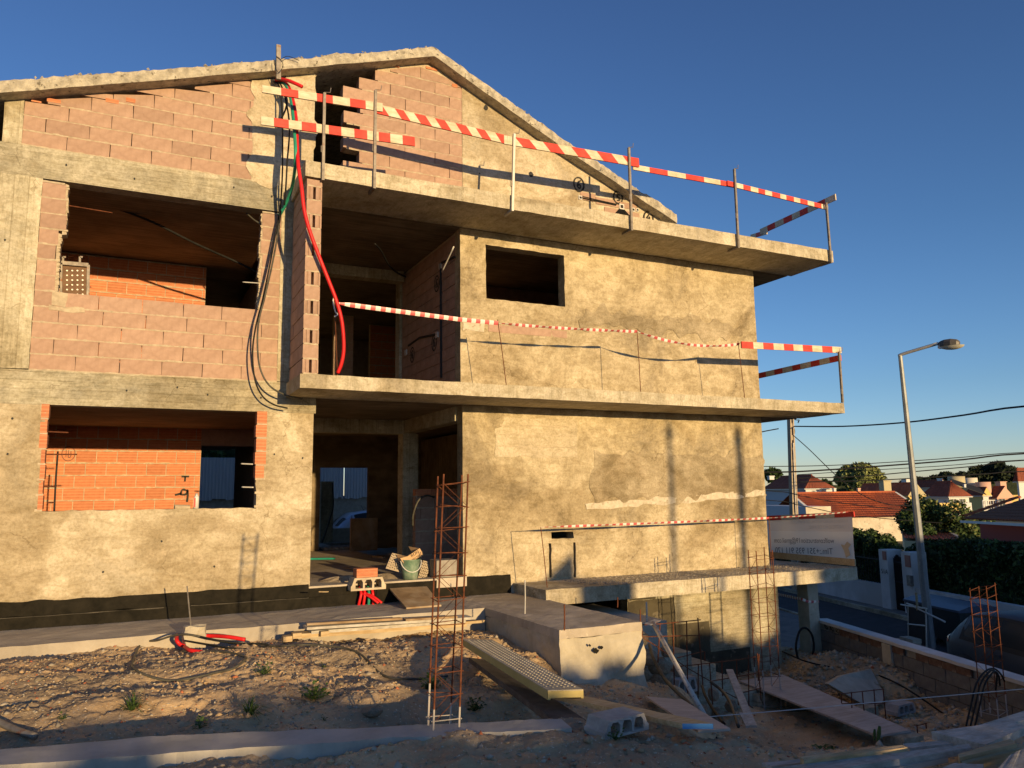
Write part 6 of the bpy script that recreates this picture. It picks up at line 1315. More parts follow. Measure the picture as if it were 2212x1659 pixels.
# containers, framed panel, stacked bricks behind the boundary wall
bc_ = at(1985,1385,Z=ZR+.06)
def bin_(c, w_, d_, h_, lab):
    t = thing('waste_container', c, lab, 'waste container', 'dark waste containers by the lamp'); m = MB(); P = []
    for z_, k in ((0.12,.88),(h_*.86,1.0)): P += [c+UU*w_/2*k*a+NN*d_/2*k*b+Vector((0,0,z_)) for a, b in ((-1,-1),(1,-1),(1,1),(-1,1))]
    m.add(P, [(3,2,1,0),(4,5,6,7),(0,1,5,4),(1,2,6,5),(2,3,7,6),(3,0,4,7)]); bm_ = plain('dark_green_plastic', (.012,.02,.022), .45); m.build('body', bm_, t)
    m = MB(); m.smooth = False; zt_ = h_*.86; P = [(-1.06,0),(-1.06,.05),(-.5,.13),(.5,.16),(1.05,.10),(1.05,0)]; m.prism([c+NN*d_/2*a+Vector((0,0,zt_+b))-UU*w_/2*1.05 for a, b in P], UU*w_*1.05); m.build('lid', plain('bluish_lid', (.05,.07,.11), .35), t)
    for a in (-1, 1): m = MB(); cc = c+UU*w_/2*a*.8-NN*d_/2*.8; m.tube([cc+Vector((0,0,.09))-UU*.03, cc+Vector((0,0,.09))+UU*.03], .09, 10); m.build('wheel', M['rubber'], t)
gpt = lambda x, T_: (lambda p: Vector((p.x, p.y, ZR+.06)))(at(x, 1390, T=T_))
lT = lb.dot(NN)
bin_(gpt(2030, lT+.95), 1.1, .95, .98, 'large dark waste container left behind the street lamp'); bin_(gpt(2085, lT+.85), 1.0, .95, .98, 'dark waste container right of the street lamp next to the car')
t = thing('site_panel', at(1980,1395,Z=ZR+.06), 'black panel in a pale tube frame standing before the containers', 'panel'); tp_ = lb.dot(NN)-.25
def TP(x, y): return at(x, y, T=tp_)
m = MB(); q = [TP(1962,1309), TP(2000,1313), TP(2000,1395), TP(1961,1388)]; m.prism(q, NN*.02); m.build('board', M['black'], t); m = MB(); L_z = Vector((0,0,-.25))
m.tube([TP(1946,1306), TP(1962,1309), TP(2002,1315)], .02, 6); m.tube([q[0], q[3]+L_z], .02, 6); m.tube([q[1], q[2]+L_z], .02, 6); m.tube([TP(1961,1348), TP(2001,1352)], .02, 6); m.build('frame', M['steel_pale'], t)
m = MB(); m.beam(TP(1979,1280), TP(1982,1318), .06, .02, upv=(0,1,0)); tag(m.build('batten', M['wood']), 'pale batten standing up behind the black panel', 'batten')
m = MB(); a, b = TP(2020,1316)+UU*1.0, TP(2062,1348)+UU*.3; m.tube([TP(2002,1315), a, b], .02, 6); tag(m.build('tube_bar', M['steel_pale']), 'pale tube slanting down to the car', 'tube')
bs = at(1998,1403,Z=ZR+.06); bs = TP(1997,1400)-NN*.5; t = thing('brick_stack', bs, 'small stack of pale paving bricks behind the boundary wall', 'brick stack'); pbm = block_mesh(.22, .09, .11, surf('pale_paver', (.30,.27,.21), (.42,.38,.30), 6, .9), 'b', 1); tz = TP(1997,1372).z
for k in range(5):
    for i in range(4 if k < 3 else 2 if k == 4 else 3):
        for j in (0, 1):
            o = bpy.data.objects.new('brick', pbm); COL.objects.link(o); o.parent = t; o.matrix_parent_inverse = wmat(t).inverted(); o.location = bs+UU*(-.35+.235*i+.03*(k % 2))+NN*(.12*j)+Vector((0,0,tz-bs.z-.095*(5-k))); o.rotation_euler[2] = ang+random.uniform(-.1,.1)

# ================================================================== CARS
def car(name, org, fwd, side, L, W_, Hh, paint, label, hatch=True):
    """body lofted along its length; fwd points to the bonnet, side to the left flank"""
    t = thing(name, org, label, 'car'); fwd, side = Vector(fwd).normalized(), Vector(side).normalized(); U = Vector((0,0,1))
    ST = [(0,.32,.78,.80,.70,.55),(.03,.20,.92,1.00,.90,.70),(.08,.17,.95,1.22,.96,.76),(.15,.17,.93,1.42,.98,.79),(.25,.17,.92,1.49,1,.80),(.38,.17,.91,1.52,1,.81),(.50,.17,.90,1.50,1,.80),(.60,.17,.90,1.42,1,.78),(.68,.17,.90,1.24,1,.76),(.74,.17,.90,1.06,.99,.74),(.80,.17,.88,.98,.98,.74),(.88,.17,.82,.92,.95,.72),(.95,.18,.72,.80,.88,.66),(1.0,.28,.55,.60,.72,.55)]
    def sect(u, off=0):
        for a, b in zip(ST, ST[1:]):
            if u <= b[0]+1e-9: k = (u-a[0])/(b[0]-a[0]); break
        zb, zs, zr, wb, wr = [a[i]*(1-k)+b[i]*k for i in range(1, 6)]
        s = Hh/1.52; hw = W_/2; zb, zs, zr = zb*s, zs*s, zr*s
        P = [(hw*wb*.86, zb), (hw*wb*.97, zb+.10), (hw*wb*1.0, zb+(zs-zb)*.45), (hw*wb*.995, zs-.10), (hw*wb*.955, zs), (hw*(wb*.93*.35+wr*.65), zs+(zr-zs)*.55), (hw*wr*.90, zr-(zr-zs)*.10), (hw*wr*.72, zr-.01*s), (hw*wr*.30, zr+.012*s)]
        return P
    def pt(u, k, sgn=1, off=0):
        P = sect(u); i = int(k); f_ = k-i; a, b = P[i], P[min(i+1, 8)]; y, z = a[0]*(1-f_)+b[0]*f_, a[1]*(1-f_)+b[1]*f_
        return org+fwd*(u*L)+side*((y+off)*sgn)+U*(z+off*.4)
    us = [0,.015,.03,.055,.08,.115,.15,.2,.25,.31,.38,.44,.5,.55,.6,.64,.68,.71,.74,.77,.80,.84,.88,.92,.95,.98,1.0]; m = MB(); m.smooth = True
    for u in us:
        P = sect(u); ring = [(y, z) for y, z in P]+[(-y, z) for y, z in reversed(P)]; m.v += [tuple(org+fwd*(u*L)+side*y+U*z) for y, z in ring]
    n = 18
    for i in range(len(us)-1): m.f += [(i*n+k, i*n+(k+1) % n, (i+1)*n+(k+1) % n, (i+1)*n+k) for k in range(n)]; m.m += [0]*n
    m.f += [tuple(range(n-1, -1, -1)), tuple((len(us)-1)*n+k for k in range(n))]; m.m += [0, 0]
    m.build('body', paint, t); gl = plain('car_glass', (.018,.026,.033), .22, 0, .35)
    def skin(name, u0, u1, k0, k1, mat, sgn, shp=None, off=.006, nu=10, nk=5):
        m = MB(); m.smooth = True
        for i in range(nu+1):
            for j in range(nk+1):
                u, v = i/nu, j/nk; a, b = (k0, k1); uu0, uu1 = (u0, u1) if not shp else shp(v)
                m.v.append(tuple(pt(uu0+(uu1-uu0)*u, a+(b-a)*v, sgn, off)))
        for i in range(nu):
            for j in range(nk): a = i*(nk+1)+j; m.f.append((a, a+1, a+nk+2, a+nk+1)); m.m.append(0)
        return m.build(name, mat, t)
    for sgn in (1, -1):
        skin('window_surround', 0,0, 4.0, 6.0, M['black'], sgn, lambda v: (.125+.02*v, .715-.135*v), off=.003)
        skin('rear_side_window', 0,0, 4.25, 5.75, gl, sgn, lambda v: (.15+.03*v, .33-.0*v)); skin('front_side_window', 0,0, 4.25, 5.8, gl, sgn, lambda v: (.36, .69-.13*v))
        skin('taillight', .012,.05, 3.0, 4.4, plain('red_lamp', (.35,.01,.01), .2), sgn, off=.01, nu=3, nk=3); skin('headlight', .93,.985, 2.6, 4.2, plain('clear_lamp', (.5,.5,.5), .1), sgn, off=.01, nu=4, nk=3)
        skin('door_seam', .343,.346, .9, 4.6, M['black'], sgn, off=.004, nu=1); skin('door_seam', .70,.703, .9, 3.9, M['black'], sgn, off=.004, nu=1); skin('window_trim', .13,.72, 3.98, 4.12, M['black'], sgn, off=.008, nu=14, nk=1)
        m = MB(); c = pt(.37, 3.1, sgn, .03); m.obox(c, fwd*.09, side*.015, U*.018); m.build('handle', paint, t)
        m = MB(); m.smooth = True; c = pt(.685, 4.3, sgn, .10); m.obox(c, fwd*.06, side*.09, U*.06); m.build('mirror', M['black'], t, bevel=.02)
        for uw in (.17, .82):
            c = org+fwd*(uw*L)+side*sgn*(W_/2-.10)+U*.31; m = MB(); m.smooth = True; m.tube([c-side*.10, c+side*.10], .31, 24); m.build('wheel', M['rubber'], t); m = MB(); m.tube([c+side*sgn*.10, c+side*sgn*.108], .20, 16); m.build('rim', M['galv'], t)
    skin('windscreen', .605,.73, 6.2, 8.9, gl, 1, off=.008); skin('windscreen', .605,.73, 6.2, 8.9, gl, -1, off=.008); skin('rear_window', .035,.10, 6.0, 8.9, gl, 1, off=.008); skin('rear_window', .035,.10, 6.0, 8.9, gl, -1, off=.008)
    m = MB(); c = pt(.30, 8, 1); m.tube([c, c-fwd*.10+U*.16], .006, 5); m.build('aerial', M['black'], t); return t
dark = plain('dark_grey_blue_paint', (.045,.055,.07), .5, .1, .3, 0); silver = plain('silver_blue_paint', (.42,.46,.55), .28, .3, .6, 1.0)
zroof = ZR+.06+1.50; best = min((abs(at(2130,1319,T=t_/100).z-zroof), t_/100) for t_ in range(900, 1500)); tc = best[1]-.15
rear = at(2047,1360,T=tc-.8); srear = rear.dot(UU)
car('parked_car', st(13.0, 10.5, ZR+.36), -UU, NN, 3.75, 1.66, 1.36, dark, 'dark blue-grey hatchback parked behind the boundary wall')
cz = at(750,1104,Y=25.8).z; car('parked_car', Vector((at(716,1140,Y=25.8).x, 26.1, cz-1.48)), (1,0,0), (0,1,0), 4.0, 1.7, 1.50, silver, 'silver-blue car seen through the doorway')
m = MB(); m.box(-20, 23.85, -3.6, 20, 28.5, cz-1.50); tag(m.build('back_lane', M['asphalt'], origin=Vector((0,0,0))), kind='structure')
# ================================================================== VEGETATION
def leafmesh(name, C, R, n, size, mats, seed=0, par=None, wts=None, shell=.45, flat=.0, stem=None):
    """C list of lobe centres, R list of radii (3-tuples); n leaves spread through the lobes, denser near the skin"""
    r = np.random.default_rng(seed); C = np.array(C, float); R = np.array(R, float); vol = R.prod(1)**.7; k = r.choice(len(C), n, p=vol/vol.sum())
    d = r.normal(size=(n,3)); d /= np.linalg.norm(d, axis=1)[:,None]; rad = shell+(1-shell)*r.random(n)**.6; P = C[k]+d*R[k]*rad[:,None]*(1+.16*np.sin(d[:,0:1]*9+k[:,None])*np.cos(d[:,2:3]*8))
    nrm = d+.9*r.normal(size=(n,3)); nrm /= np.linalg.norm(nrm, axis=1)[:,None]; a = np.cross(nrm, r.normal(size=(n,3))); a /= np.linalg.norm(a, axis=1)[:,None]; b = np.cross(nrm, a); s = size*r.uniform(.5,1.4,n)[:,None]
    V = np.stack([P-a*s, P+b*s*.55, P+a*s, P-b*s*.55], 1).reshape(-1,3); F = np.arange(n*4).reshape(-1,4); mi = r.choice(len(mats), n, p=wts) if wts is not None else r.integers(0, len(mats), n)
    c = V.min(0); c = np.array([(V[:,0].min()+V[:,0].max())/2, (V[:,1].min()+V[:,1].max())/2, V[:,2].min()]); o = link(name, npmesh(name, V-c, F, mats, mi), par); o.location = c; return o
def lf(name, c, rough=.7):
    m, nt, b = base_mat(name); b.inputs['Base Color'].default_value = (*c, 1); b.inputs['Roughness'].default_value = rough; b.inputs['Specular IOR Level'].default_value = .2; return m
LG = [lf('leaf_dark', (.018,.035,.012)), lf('leaf_mid', (.035,.065,.018)), lf('leaf_light', (.065,.105,.03))]; LT = [lf('tree_leaf_a', (.17,.19,.06)), lf('tree_leaf_b', (.24,.26,.09)), lf('tree_leaf_c', (.10,.12,.04))]; LP = [lf('pine_a', (.010,.018,.010)), lf('pine_b', (.018,.028,.014)), lf('pine_c', (.028,.04,.018))]
flower = lf('red_flower', (.30,.02,.03))
bark = surf('bark', (.08,.06,.04), (.15,.11,.08), 6, .95)
def hedge(name, lab, a, b, z0, tops, depth, n, size, mats, seed, cat='hedge', wts=None):
    a, b = Vector(a), Vector(b); C = []; R = []; L = (b-a).length; k = len(tops); t = thing(name, (a+b)/2+Vector((0,0,z0-(a.z+b.z)/2)), lab, cat)
    r = random.Random(seed)
    for i, zt in enumerate(tops):
        c = a.lerp(b, (i+.5)/k); w_ = L/k*.75
        C.append((c.x, c.y, (z0+zt)/2-.1)); R.append((w_, depth, (zt-z0)/2+.05))
        for q_ in range(3): rr_ = r.uniform(.25,.5); C.append((c.x+r.uniform(-w_,w_), c.y+r.uniform(-.5,.5)*depth, zt-rr_*.6)); R.append((rr_, rr_, rr_*.8))
    leafmesh('foliage', C, R, n, size, mats, seed, t, wts); m = MB(); m.beam((a.x,a.y,z0+.1), (b.x,b.y,z0+.1), depth*.7, max(.2,(min(tops)-z0)*.75)*1.3); m.v = [(x, y, z+(min(tops)-z0)*.45) for x, y, z in m.v]; m.build('branches', LG[0], t)
    for i in range(max(2, k//2)): c = a.lerp(b, (i+.5)/max(2,k//2)); m = MB(); m.tube([(c.x,c.y,z0-.6), (c.x+.05,c.y,z0+.5)], .05, 6); m.build('trunk', bark, t)
    return t
th_ = tw+.9
def TH_(x, y, o=0): return at(x, y, T=th_+o)
def topsz(L, o=0): return [TH_(x, y, o).z for x, y in L]
hedge('garden_hedge', 'dark leafy hedge left of the gate behind the white wall', TH_(1845,1250), TH_(1930,1250), zl0-.2, topsz([(1848,1152),(1870,1146),(1890,1158),(1915,1172)]), .75, 9000, .07, LG, 1)
hedge('garden_hedge', 'long dark hedge right of the gate behind the white wall', TH_(1985,1260), TH_(2290,1300), zr0-.3, topsz([(1985,1185),(2020,1172),(2050,1178),(2080,1170),(2110,1165),(2140,1172),(2170,1175),(2200,1178),(2240,1180),(2280,1180)]), .8, 26000, .07, LG, 2)
hedge('garden_hedge', 'dark hedge far left along the white wall behind the banner', TH_(1700,1240), TH_(1840,1250), zl0-.2, topsz([(1720,1190),(1760,1180),(1800,1170),(1830,1160)]), .7, 7000, .07, LG, 3)
for (x, y, r_, n, lab, mt) in ((2150,1190,.55,2600,'flowering bush rising over the hedge with red blooms',LG+[flower]),(2190,1215,.6,2200,'bush at the right picture edge over the hedge',LG+[flower]),(2040,1115,1.4,5000,'green garden shrub before the white house',LG+LT[:1]),(2085,1150,1.2,4500,'bright green shrub right of the small orange roof',[LG[1],LG[2],LT[1]]),(1990,1125,1.1,3600,'dark shrub beside the street lamp before the yellow balcony',LG)):
    D_ = 40 if y < 1160 else None; c = at(x, y, D=D_) if D_ else TH_(x, y, .3); t = thing('shrub', (c.x, c.y, c.z-r_), lab, 'shrub', 'garden shrubs across the street'); w8 = None
    r = random.Random(x); C = [(c.x+r.uniform(-.7,.7)*r_, c.y+r.uniform(-.7,.7)*r_, c.z+r.uniform(-.6,.35)*r_) for _ in range(7)]; R = [(r_*.5,r_*.5,r_*.45)]*7
    wt = np.ones(len(mt)); 
    if flower in mt: wt[-1] = .04
    leafmesh('foliage', C, R, n, .055 if not D_ else .09, mt, x, t, wt/wt.sum()); m = MB(); m.tube([(c.x,c.y,c.z-r_-1.5), (c.x,c.y,c.z)], .05, 6); m.build('trunk', bark, t)
def tree(name, lab, x, y0, y1, w_, D, n, size, mats, seed, trunk=True, group=None, cat='tree', lobes=12, squash=1, ragged=.28):
    top, bot = at(x, y0, D=D), at(x, y1, D=D); wm = w_/FP*D; h = top.z-bot.z; c = (top+bot)/2; r = random.Random(seed); t = thing(name, (c.x, c.y, bot.z), lab, cat, group)
    C = []; R = []
    for i in range(lobes):
        a = r.uniform(0, 6.283); q_ = r.random()**.5; zz_ = r.uniform(-1, 1); wid = math.sqrt(max(.1, 1-abs(zz_)**2.2)); p = Vector((math.cos(a)*q_*wm*.36*wid, math.sin(a)*q_*wm*.36*wid, zz_*h*.34)); s = r.uniform(.55,1)*min(wm, h*1.4)*ragged; C.append(tuple(c+p)); R.append((s, s, s*.8*squash))
    leafmesh('crown', C, R, n, size, mats, seed, t, shell=.3); m = MB(); b0 = Vector((c.x, c.y, bot.z-3)); m.tube([b0, b0.lerp(c, .5)+Vector((.1,0,0)), c], [wm*.035, wm*.025, wm*.015], 7)
    for i in range(6): m.tube([b0.lerp(c, .6+.06*i), C[i % len(C)]], [wm*.012, wm*.004], 5)
    m.build('trunk', bark, t); return t
tree('broadleaf_tree', 'large sunlit yellow-green tree rising behind the big orange roof', 1862, 996, 1080, 128, 150, 15000, .5, LT, 5, lobes=60, ragged=.15)
GP = 'dark pines on the far hill'
for i, (x, y0, y1, w_) in enumerate(((1990,1033,1052,40),(2020,1030,1052,44),(2045,1020,1052,34),(2070,1016,1055,46),(2098,1022,1056,40),(2125,1000,1056,62),(2152,993,1058,60),(2180,1006,1060,52),(2205,1008,1062,50),(2232,1012,1064,60),(1958,1040,1055,34))):
    tree('pine_tree', 'dark pine on the far hill, '+('tallest of the row','just left of the tallest','just right of the tallest','at the very picture edge')[{6:0,5:1,7:2,9:3}[i]] if i in (5,6,7,9) else 'dark pine in the far row, '+{0:'first to the right of the street lamp',1:'second to the right of the street lamp',2:'small one left of the pine dip',3:'fourth from the left in the row',4:'fifth from the left in the row',8:'near the right picture edge behind the tallest',10:'leftmost, just behind the white roofs'}.get(i,''), x, y0, y1, w_, 230+12*(i % 3), 2600, .85, LP, 20+i, group=GP, lobes=12, squash=.8)
for i, (x, y0, y1, w_, D, lab) in enumerate(((1668,1012,1040,30,115,'dark tree at the house corner beside the pole'),(1748,1038,1056,44,200,'low dark tree behind the far-left roof'),(1775,1040,1056,36,210,'small dark tree left of the big sunlit tree'),(1954,1046,1066,40,160,'dark tree between the big tree and the white roofs'),(1972,1090,1115,40,80,'small dark tree beside the yellow house'))):
    tree('broadleaf_tree', lab, x, y0, y1, w_, D, 2200, .0045*D, LG, 50+i)
# hills
def hill(name, L, D, mat, depth=60):
    m = MB()
    for x, y in L:
        a = at(x, y, D=D); b = at(x, y, D=D+depth); m.v += [(a.x, a.y, -8), tuple(a), (b.x, b.y, a.z-2)]
    for i in range(len(L)-1): m.f += [(i*3+k, (i+1)*3+k, (i+1)*3+k+1, i*3+k+1) for k in (0,1)]; m.m += [0,0]
    tag(m.build(name, mat, origin=Vector((0,0,0))), kind='structure')
hm = surf('wooded_hill', (.012,.020,.010), (.035,.045,.02), .8, .95, 1, .4, 1.2)
hill('hill', [(1600,1052),(1700,1052),(1780,1047),(1880,1050),(1960,1047),(2030,1040),(2100,1033),(2160,1026),(2260,1022),(2400,1015)], 290, hm)
hill('wooded_slope', [(1950,1062),(2020,1052),(2080,1047),(2140,1046),(2200,1040),(2300,1038)], 215, hm, 40)

# ================================================================== HOUSES
W1 = plain('white_house_wall', (.62,.62,.60), .9); WY = plain('yellow_house_wall', (.66,.48,.17), .9); WP = plain('pink_house_wall', (.62,.38,.28), .9); WO = plain('ochre_house_wall', (.46,.40,.24), .9); WR = plain('dark_red_wall', (.16,.04,.04), .9); WB = plain('shade_blue_wall', (.40,.44,.50), .9)  # WB: blue tone painted on wall faces in shade
WS = surf('stained_garden_wall', (.46,.40,.30), (.62,.56,.44), 1.5, .9, 0, spots=(3,.6,(.36,.32,.24)))
TR1 = surf('orange_roof_tiles', (.42,.10,.035), (.56,.16,.06), 1.2, .85, .3, .01, 12, c3=(.34,.10,.05)); TR2 = surf('dark_red_roof_tiles', (.20,.06,.035), (.30,.09,.05), 1.2, .85, .3, .01, 12); TR3 = surf('brown_roof_tiles', (.17,.075,.045), (.28,.12,.07), 3, .8, .3, .004, 30)
def solve(C, d, x):
    """length along d from C until the picture column x"""
    best = None; lo, hi = 0, 60
    def col(L): p = C+d*L; z = p.dot(fw); return CX+FP*p.dot(rt)/z
    s = 1 if col(.5) > col(0) else -1
    for _ in range(40):
        mid = (lo+hi)/2
        if (col(mid)-x)*s < 0: lo = mid
        else: hi = mid
    return lo
def tiled(name, eL, eR, rL, rR, mat, par, cols, rows=8, amp=.035):
    """roof slope with wavy tile rows between eave and ridge"""
    eL, eR, rL, rR = map(Vector, (eL, eR, rL, rR)); n = ((eR-eL).cross(rL-eL)).normalized(); n = n if n.z > 0 else -n; m = MB(); nu = cols*4
    rowsv = []
    for j in range(rows): rowsv += [(j/rows, .0), ((j+.97)/rows, .03)]
    for (v, lift) in rowsv:
        for i in range(nu+1):
            u = i/nu; p = (eL*(1-u)+eR*u)*(1-v)+(rL*(1-u)+rR*u)*v; m.v.append(tuple(p+n*(amp*abs(math.sin(math.pi*u*cols))-lift+.03+.008*math.sin(i*7.1+v*50))))
    for j in range(len(rowsv)-1):
        for i in range(nu): a = j*(nu+1)+i; m.f.append((a, a+1, a+nu+2, a+nu+1)); m.m.append(0)
    return tag(m.build(name, mat, par), kind='stuff')
def hbox(name, lab, xc, xl, xr, yt, D, mat, base=None, roof=None, rise=1.2, rmat=None, group=None, matR=None, over=.35, cols=14, windows=()):
    C = at(xc, yt, D=D); base = -5 if base is None else base; zt = C.z; t = thing(name, (C.x, C.y, base), lab, 'house' if name != 'outbuilding_wall' else 'wall', group)
    Lu, Ln = solve(C, UU, xl), solve(C, NN, xr); c0 = Vector((C.x, C.y, base)); m = MB(); A, B, Cc, Dd = c0, c0+UU*Lu, c0+UU*Lu+NN*Ln, c0+NN*Ln; hh = Vector((0,0,zt-base))
    m.prism([A, B, Cc, Dd], hh); m.build('wall', mat, t)
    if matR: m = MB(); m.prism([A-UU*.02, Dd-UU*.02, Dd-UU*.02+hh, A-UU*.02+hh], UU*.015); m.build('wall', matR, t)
    a, b, c, d_ = [p+hh for p in (A, B, Cc, Dd)]; o = over
    a, b, c, d_ = a-UU*o-NN*o, b+UU*o-NN*o, c+UU*o+NN*o, d_-UU*o+NN*o; up_ = Vector((0,0,rise))
    if roof in ('ridge_n', 'ridge_u', 'hip'):
        if roof == 'ridge_n': r0, r1 = (a+b)/2+up_, (c+d_)/2+up_; S = [(a, d_, r0, r1), (c, b, r1, r0)]; G_ = [(a, b, r0), (d_, c, r1)]
        elif roof == 'ridge_u': r0, r1 = (a+d_)/2+up_, (b+c)/2+up_; S = [(b, a, r1, r0), (d_, c, r0, r1)]; G_ = [(a, d_, r0), (b, c, r1)]
        else:
            k = min((b-a).length, (d_-a).length)*.42
            if (b-a).length < (d_-a).length: r0 = (a+b)/2+up_+(d_-a).normalized()*k; r1 = (c+d_)/2+up_-(d_-a).normalized()*k; S = [(a, d_, r0, r1), (c, b, r1, r0), (b, a, r0, r0), (d_, c, r1, r1)]
            else: r0 = (a+d_)/2+up_+(b-a).normalized()*k; r1 = (b+c)/2+up_-(b-a).normalized()*k; S = [(b, a, r1, r0), (d_, c, r0, r1), (a, d_, r0, r0), (c, b, r1, r1)]
            G_ = []
        for s_ in S: tiled('roof', *s_, rmat, t, cols)
        for g in G_: m = MB(); off = (UU if roof == 'ridge_u' else NN)*.0; m.add([p for p in g], [(0,1,2)]); m.build('gable', mat, t)
        m = MB(); m.prism([a-up_*0-Vector((0,0,.01)), b-Vector((0,0,.01)), c-Vector((0,0,.01)), d_-Vector((0,0,.01))], (0,0,-.10)); m.build('eaves', matR or mat, t)
        m = MB(); m.tube([r0+Vector((0,0,.05)), r1+Vector((0,0,.05))], .10, 8); m.build('ridge', rmat, t)
    elif roof == 'flat': m = MB(); m.prism([p for p in (a, b, c, d_)], (0,0,.12)); m.build('roof', mat, t)
    for (face, u, v, w_, h_) in windows:          # fractions on the shaded ('L') or the lit ('R') face
        if face == 'L': P = A+UU*Lu*u; dx, nn2 = UU, -NN
        else: P = A+NN*Ln*u; dx, nn2 = NN, -UU
        P = P+Vector((0,0,base*0+ (zt-base)*v)); wf_ = MB(); wf_.obox(P+nn2*.03, dx*w_/2, nn2*.04, Vector((0,0,h_/2))); f_ = wf_.build('window', M['white_wall'], t)
        wf_ = MB(); wf_.obox(P+nn2*.075, dx*(w_/2-.07), nn2*.006, Vector((0,0,h_/2-.07))); wf_.build('pane', plain('window_glass', (.05,.06,.07), .15), f_)
        wf_ = MB(); wf_.obox(P+nn2*.085, dx*.03, nn2*.01, Vector((0,0,h_/2-.06))); wf_.build('mullion', M['white_wall'], f_)
    return t, C, Lu, Ln
def Z15(x, y): return zz(x, y, z15)
GH = 'houses across the street'
def chim(par, x0, y0, x1, y1, D, mat, name='chimney', cap=True, dep=.6, rnd=False):
    a, b = at(*Z15(x0, y0), D=D), at(*Z15(x1, y1), D=D); w_ = abs((b-a).dot(rt)); c = (a+b)/2; m = MB()
    if rnd: m.smooth = True; m.tube([Vector((c.x, c.y, b.z)), Vector((c.x, c.y, a.z))], w_/2, 20)
    else: m.obox(Vector((c.x, c.y, (a.z+b.z)/2)), NN*w_*.42, UU*w_*.42, Vector((0,0,(a.z-b.z)/2)))
    m.build(name, mat, par)
    if cap and not rnd: m = MB(); m.obox(Vector((c.x, c.y, a.z+.04)), NN*w_*.5, UU*w_*.5, Vector((0,0,.05))); m.build('chimney_cap', mat, par)
# far left: pale house with brown roof behind the pole, shade painted blue on one wall
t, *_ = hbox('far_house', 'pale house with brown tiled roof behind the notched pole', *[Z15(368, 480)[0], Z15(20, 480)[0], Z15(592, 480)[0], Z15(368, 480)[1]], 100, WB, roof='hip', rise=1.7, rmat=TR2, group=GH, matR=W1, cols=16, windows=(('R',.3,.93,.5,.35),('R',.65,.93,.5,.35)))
chim(t, 600,482, 625,528, 96, W1); chim(t, 50,378, 100,405, 104, W1)
# parapet walls and the long orange roof
t, *_ = hbox('outbuilding_wall', 'low sunlit parapet wall beside the notched pole', Z15(368,632)[0], Z15(-60,632)[0], Z15(580,632)[0], Z15(368,632)[1], 52, WB, roof=None, matR=WS, windows=())  # shade is put into the blue face, the pale face is the sunlit one
big = thing('tiled_house', at(*Z15(1100,820), D=30), 'long low house with a large bright orange tiled roof and stained pale wall', 'house', GH)
e0, e1 = at(*Z15(800,722), D=58), at(*Z15(1405,697), D=50.0); Cc = at(*Z15(800,722), D=62); LE = solve(Cc, NN, Z15(1408,700)[0]); e1 = Cc+NN*LE
EL = Cc-NN*solve(Cc, -NN, Z15(470,700)[0]); rz_ = at(*Z15(1150,512), T=0+e1.dot(NN)-.5) if False else None
def ridgept(base, x, y):
    """point above the slope whose foot is 'base', straight up-slope (along street), at picture y"""
    best = None
    for k in range(10, 260):
        p = Vector((base.x, base.y, 0))+UU*(k*.08); q_ = p+Vector((0,0,base.z+k*.08*.46)); yy2 = CY-FP*q_.dot(up)/q_.dot(fw)
        if best is None or abs(yy2-y) < best[0]: best = (abs(yy2-y), q_)
    return best[1]
R1 = ridgept(e1, 0, Z15(1150,515)[1]); run = (Vector((R1.x,R1.y,0))-Vector((e1.x,e1.y,0))).length; R0 = EL+UU*run+Vector((0,0,R1.z-e1.z))
tiled('roof', EL-UU*.2+Vector((0,0,-.06)), e1-UU*.2+Vector((0,0,-.06)), R0, R1, TR1, big, 60, 12, .07)
m = MB(); b0_ = lambda p, z_=-5: Vector((p.x, p.y, z_)); m.add([b0_(EL), b0_(e1), e1, EL], [(0,1,2,3)]); m.add([b0_(e1), b0_(e1+UU*run), b0_(e1+UU*run, e1.z), R1+UU*0, e1], [(0,1,2,3,4)]); m.add([b0_(EL), EL, R0, b0_(EL+UU*run, EL.z), b0_(EL+UU*run)], [(0,1,2,3,4)])
m.v = [tuple(Vector(v)-Vector((0,0,.03))) for v in m.v]; m.build('wall', WS, big)
for p, q_ in ((e1, R1), (EL, R0)): m = MB(); m.beam(p-UU*.2+NN*.05, q_+NN*.05, .22, .14); m.build('verge', W1, big)
m = MB(); m.tube([R0+Vector((0,0,.05)), R1+Vector((0,0,.05))], .11, 8); m.build('ridge', TR1, big)
m = MB(); B2 = R1+UU*run; B0 = R0+UU*run; m.add([R0, R1, b0_(B2, e1.z), b0_(B0, e1.z)], [(0,1,2,3)]); m.build('roof', TR1, big)
# small orange roof nearer, with a pale chimney
sm = thing('tiled_house', at(*Z15(1450,900), D=22), 'small low orange roof just behind the hedge with a pale chimney', 'house', GH)
c_ = at(*Z15(1200,905), D=37); p1 = at(*Z15(1740,935), D=34); p2 = at(*Z15(1540,832), D=42); p3 = at(*Z15(1180,845), D=44); tiled('roof', c_, p1, p3, p2, TR1, sm, 22, 9, .05)
m = MB(); m.prism([c_, p1, p2, p3], (0,0,-2.0)); m.v = [tuple(Vector(v)-Vector((0,0,.08))) for v in m.v]; m.build('wall', WO, sm); chim(sm, 1505,775, 1537,845, 40, WS); m = MB(); m.beam(p3, p2, .2, .2); m.beam(p2, p1, .15, .15); m.build('parapet', WS, sm)
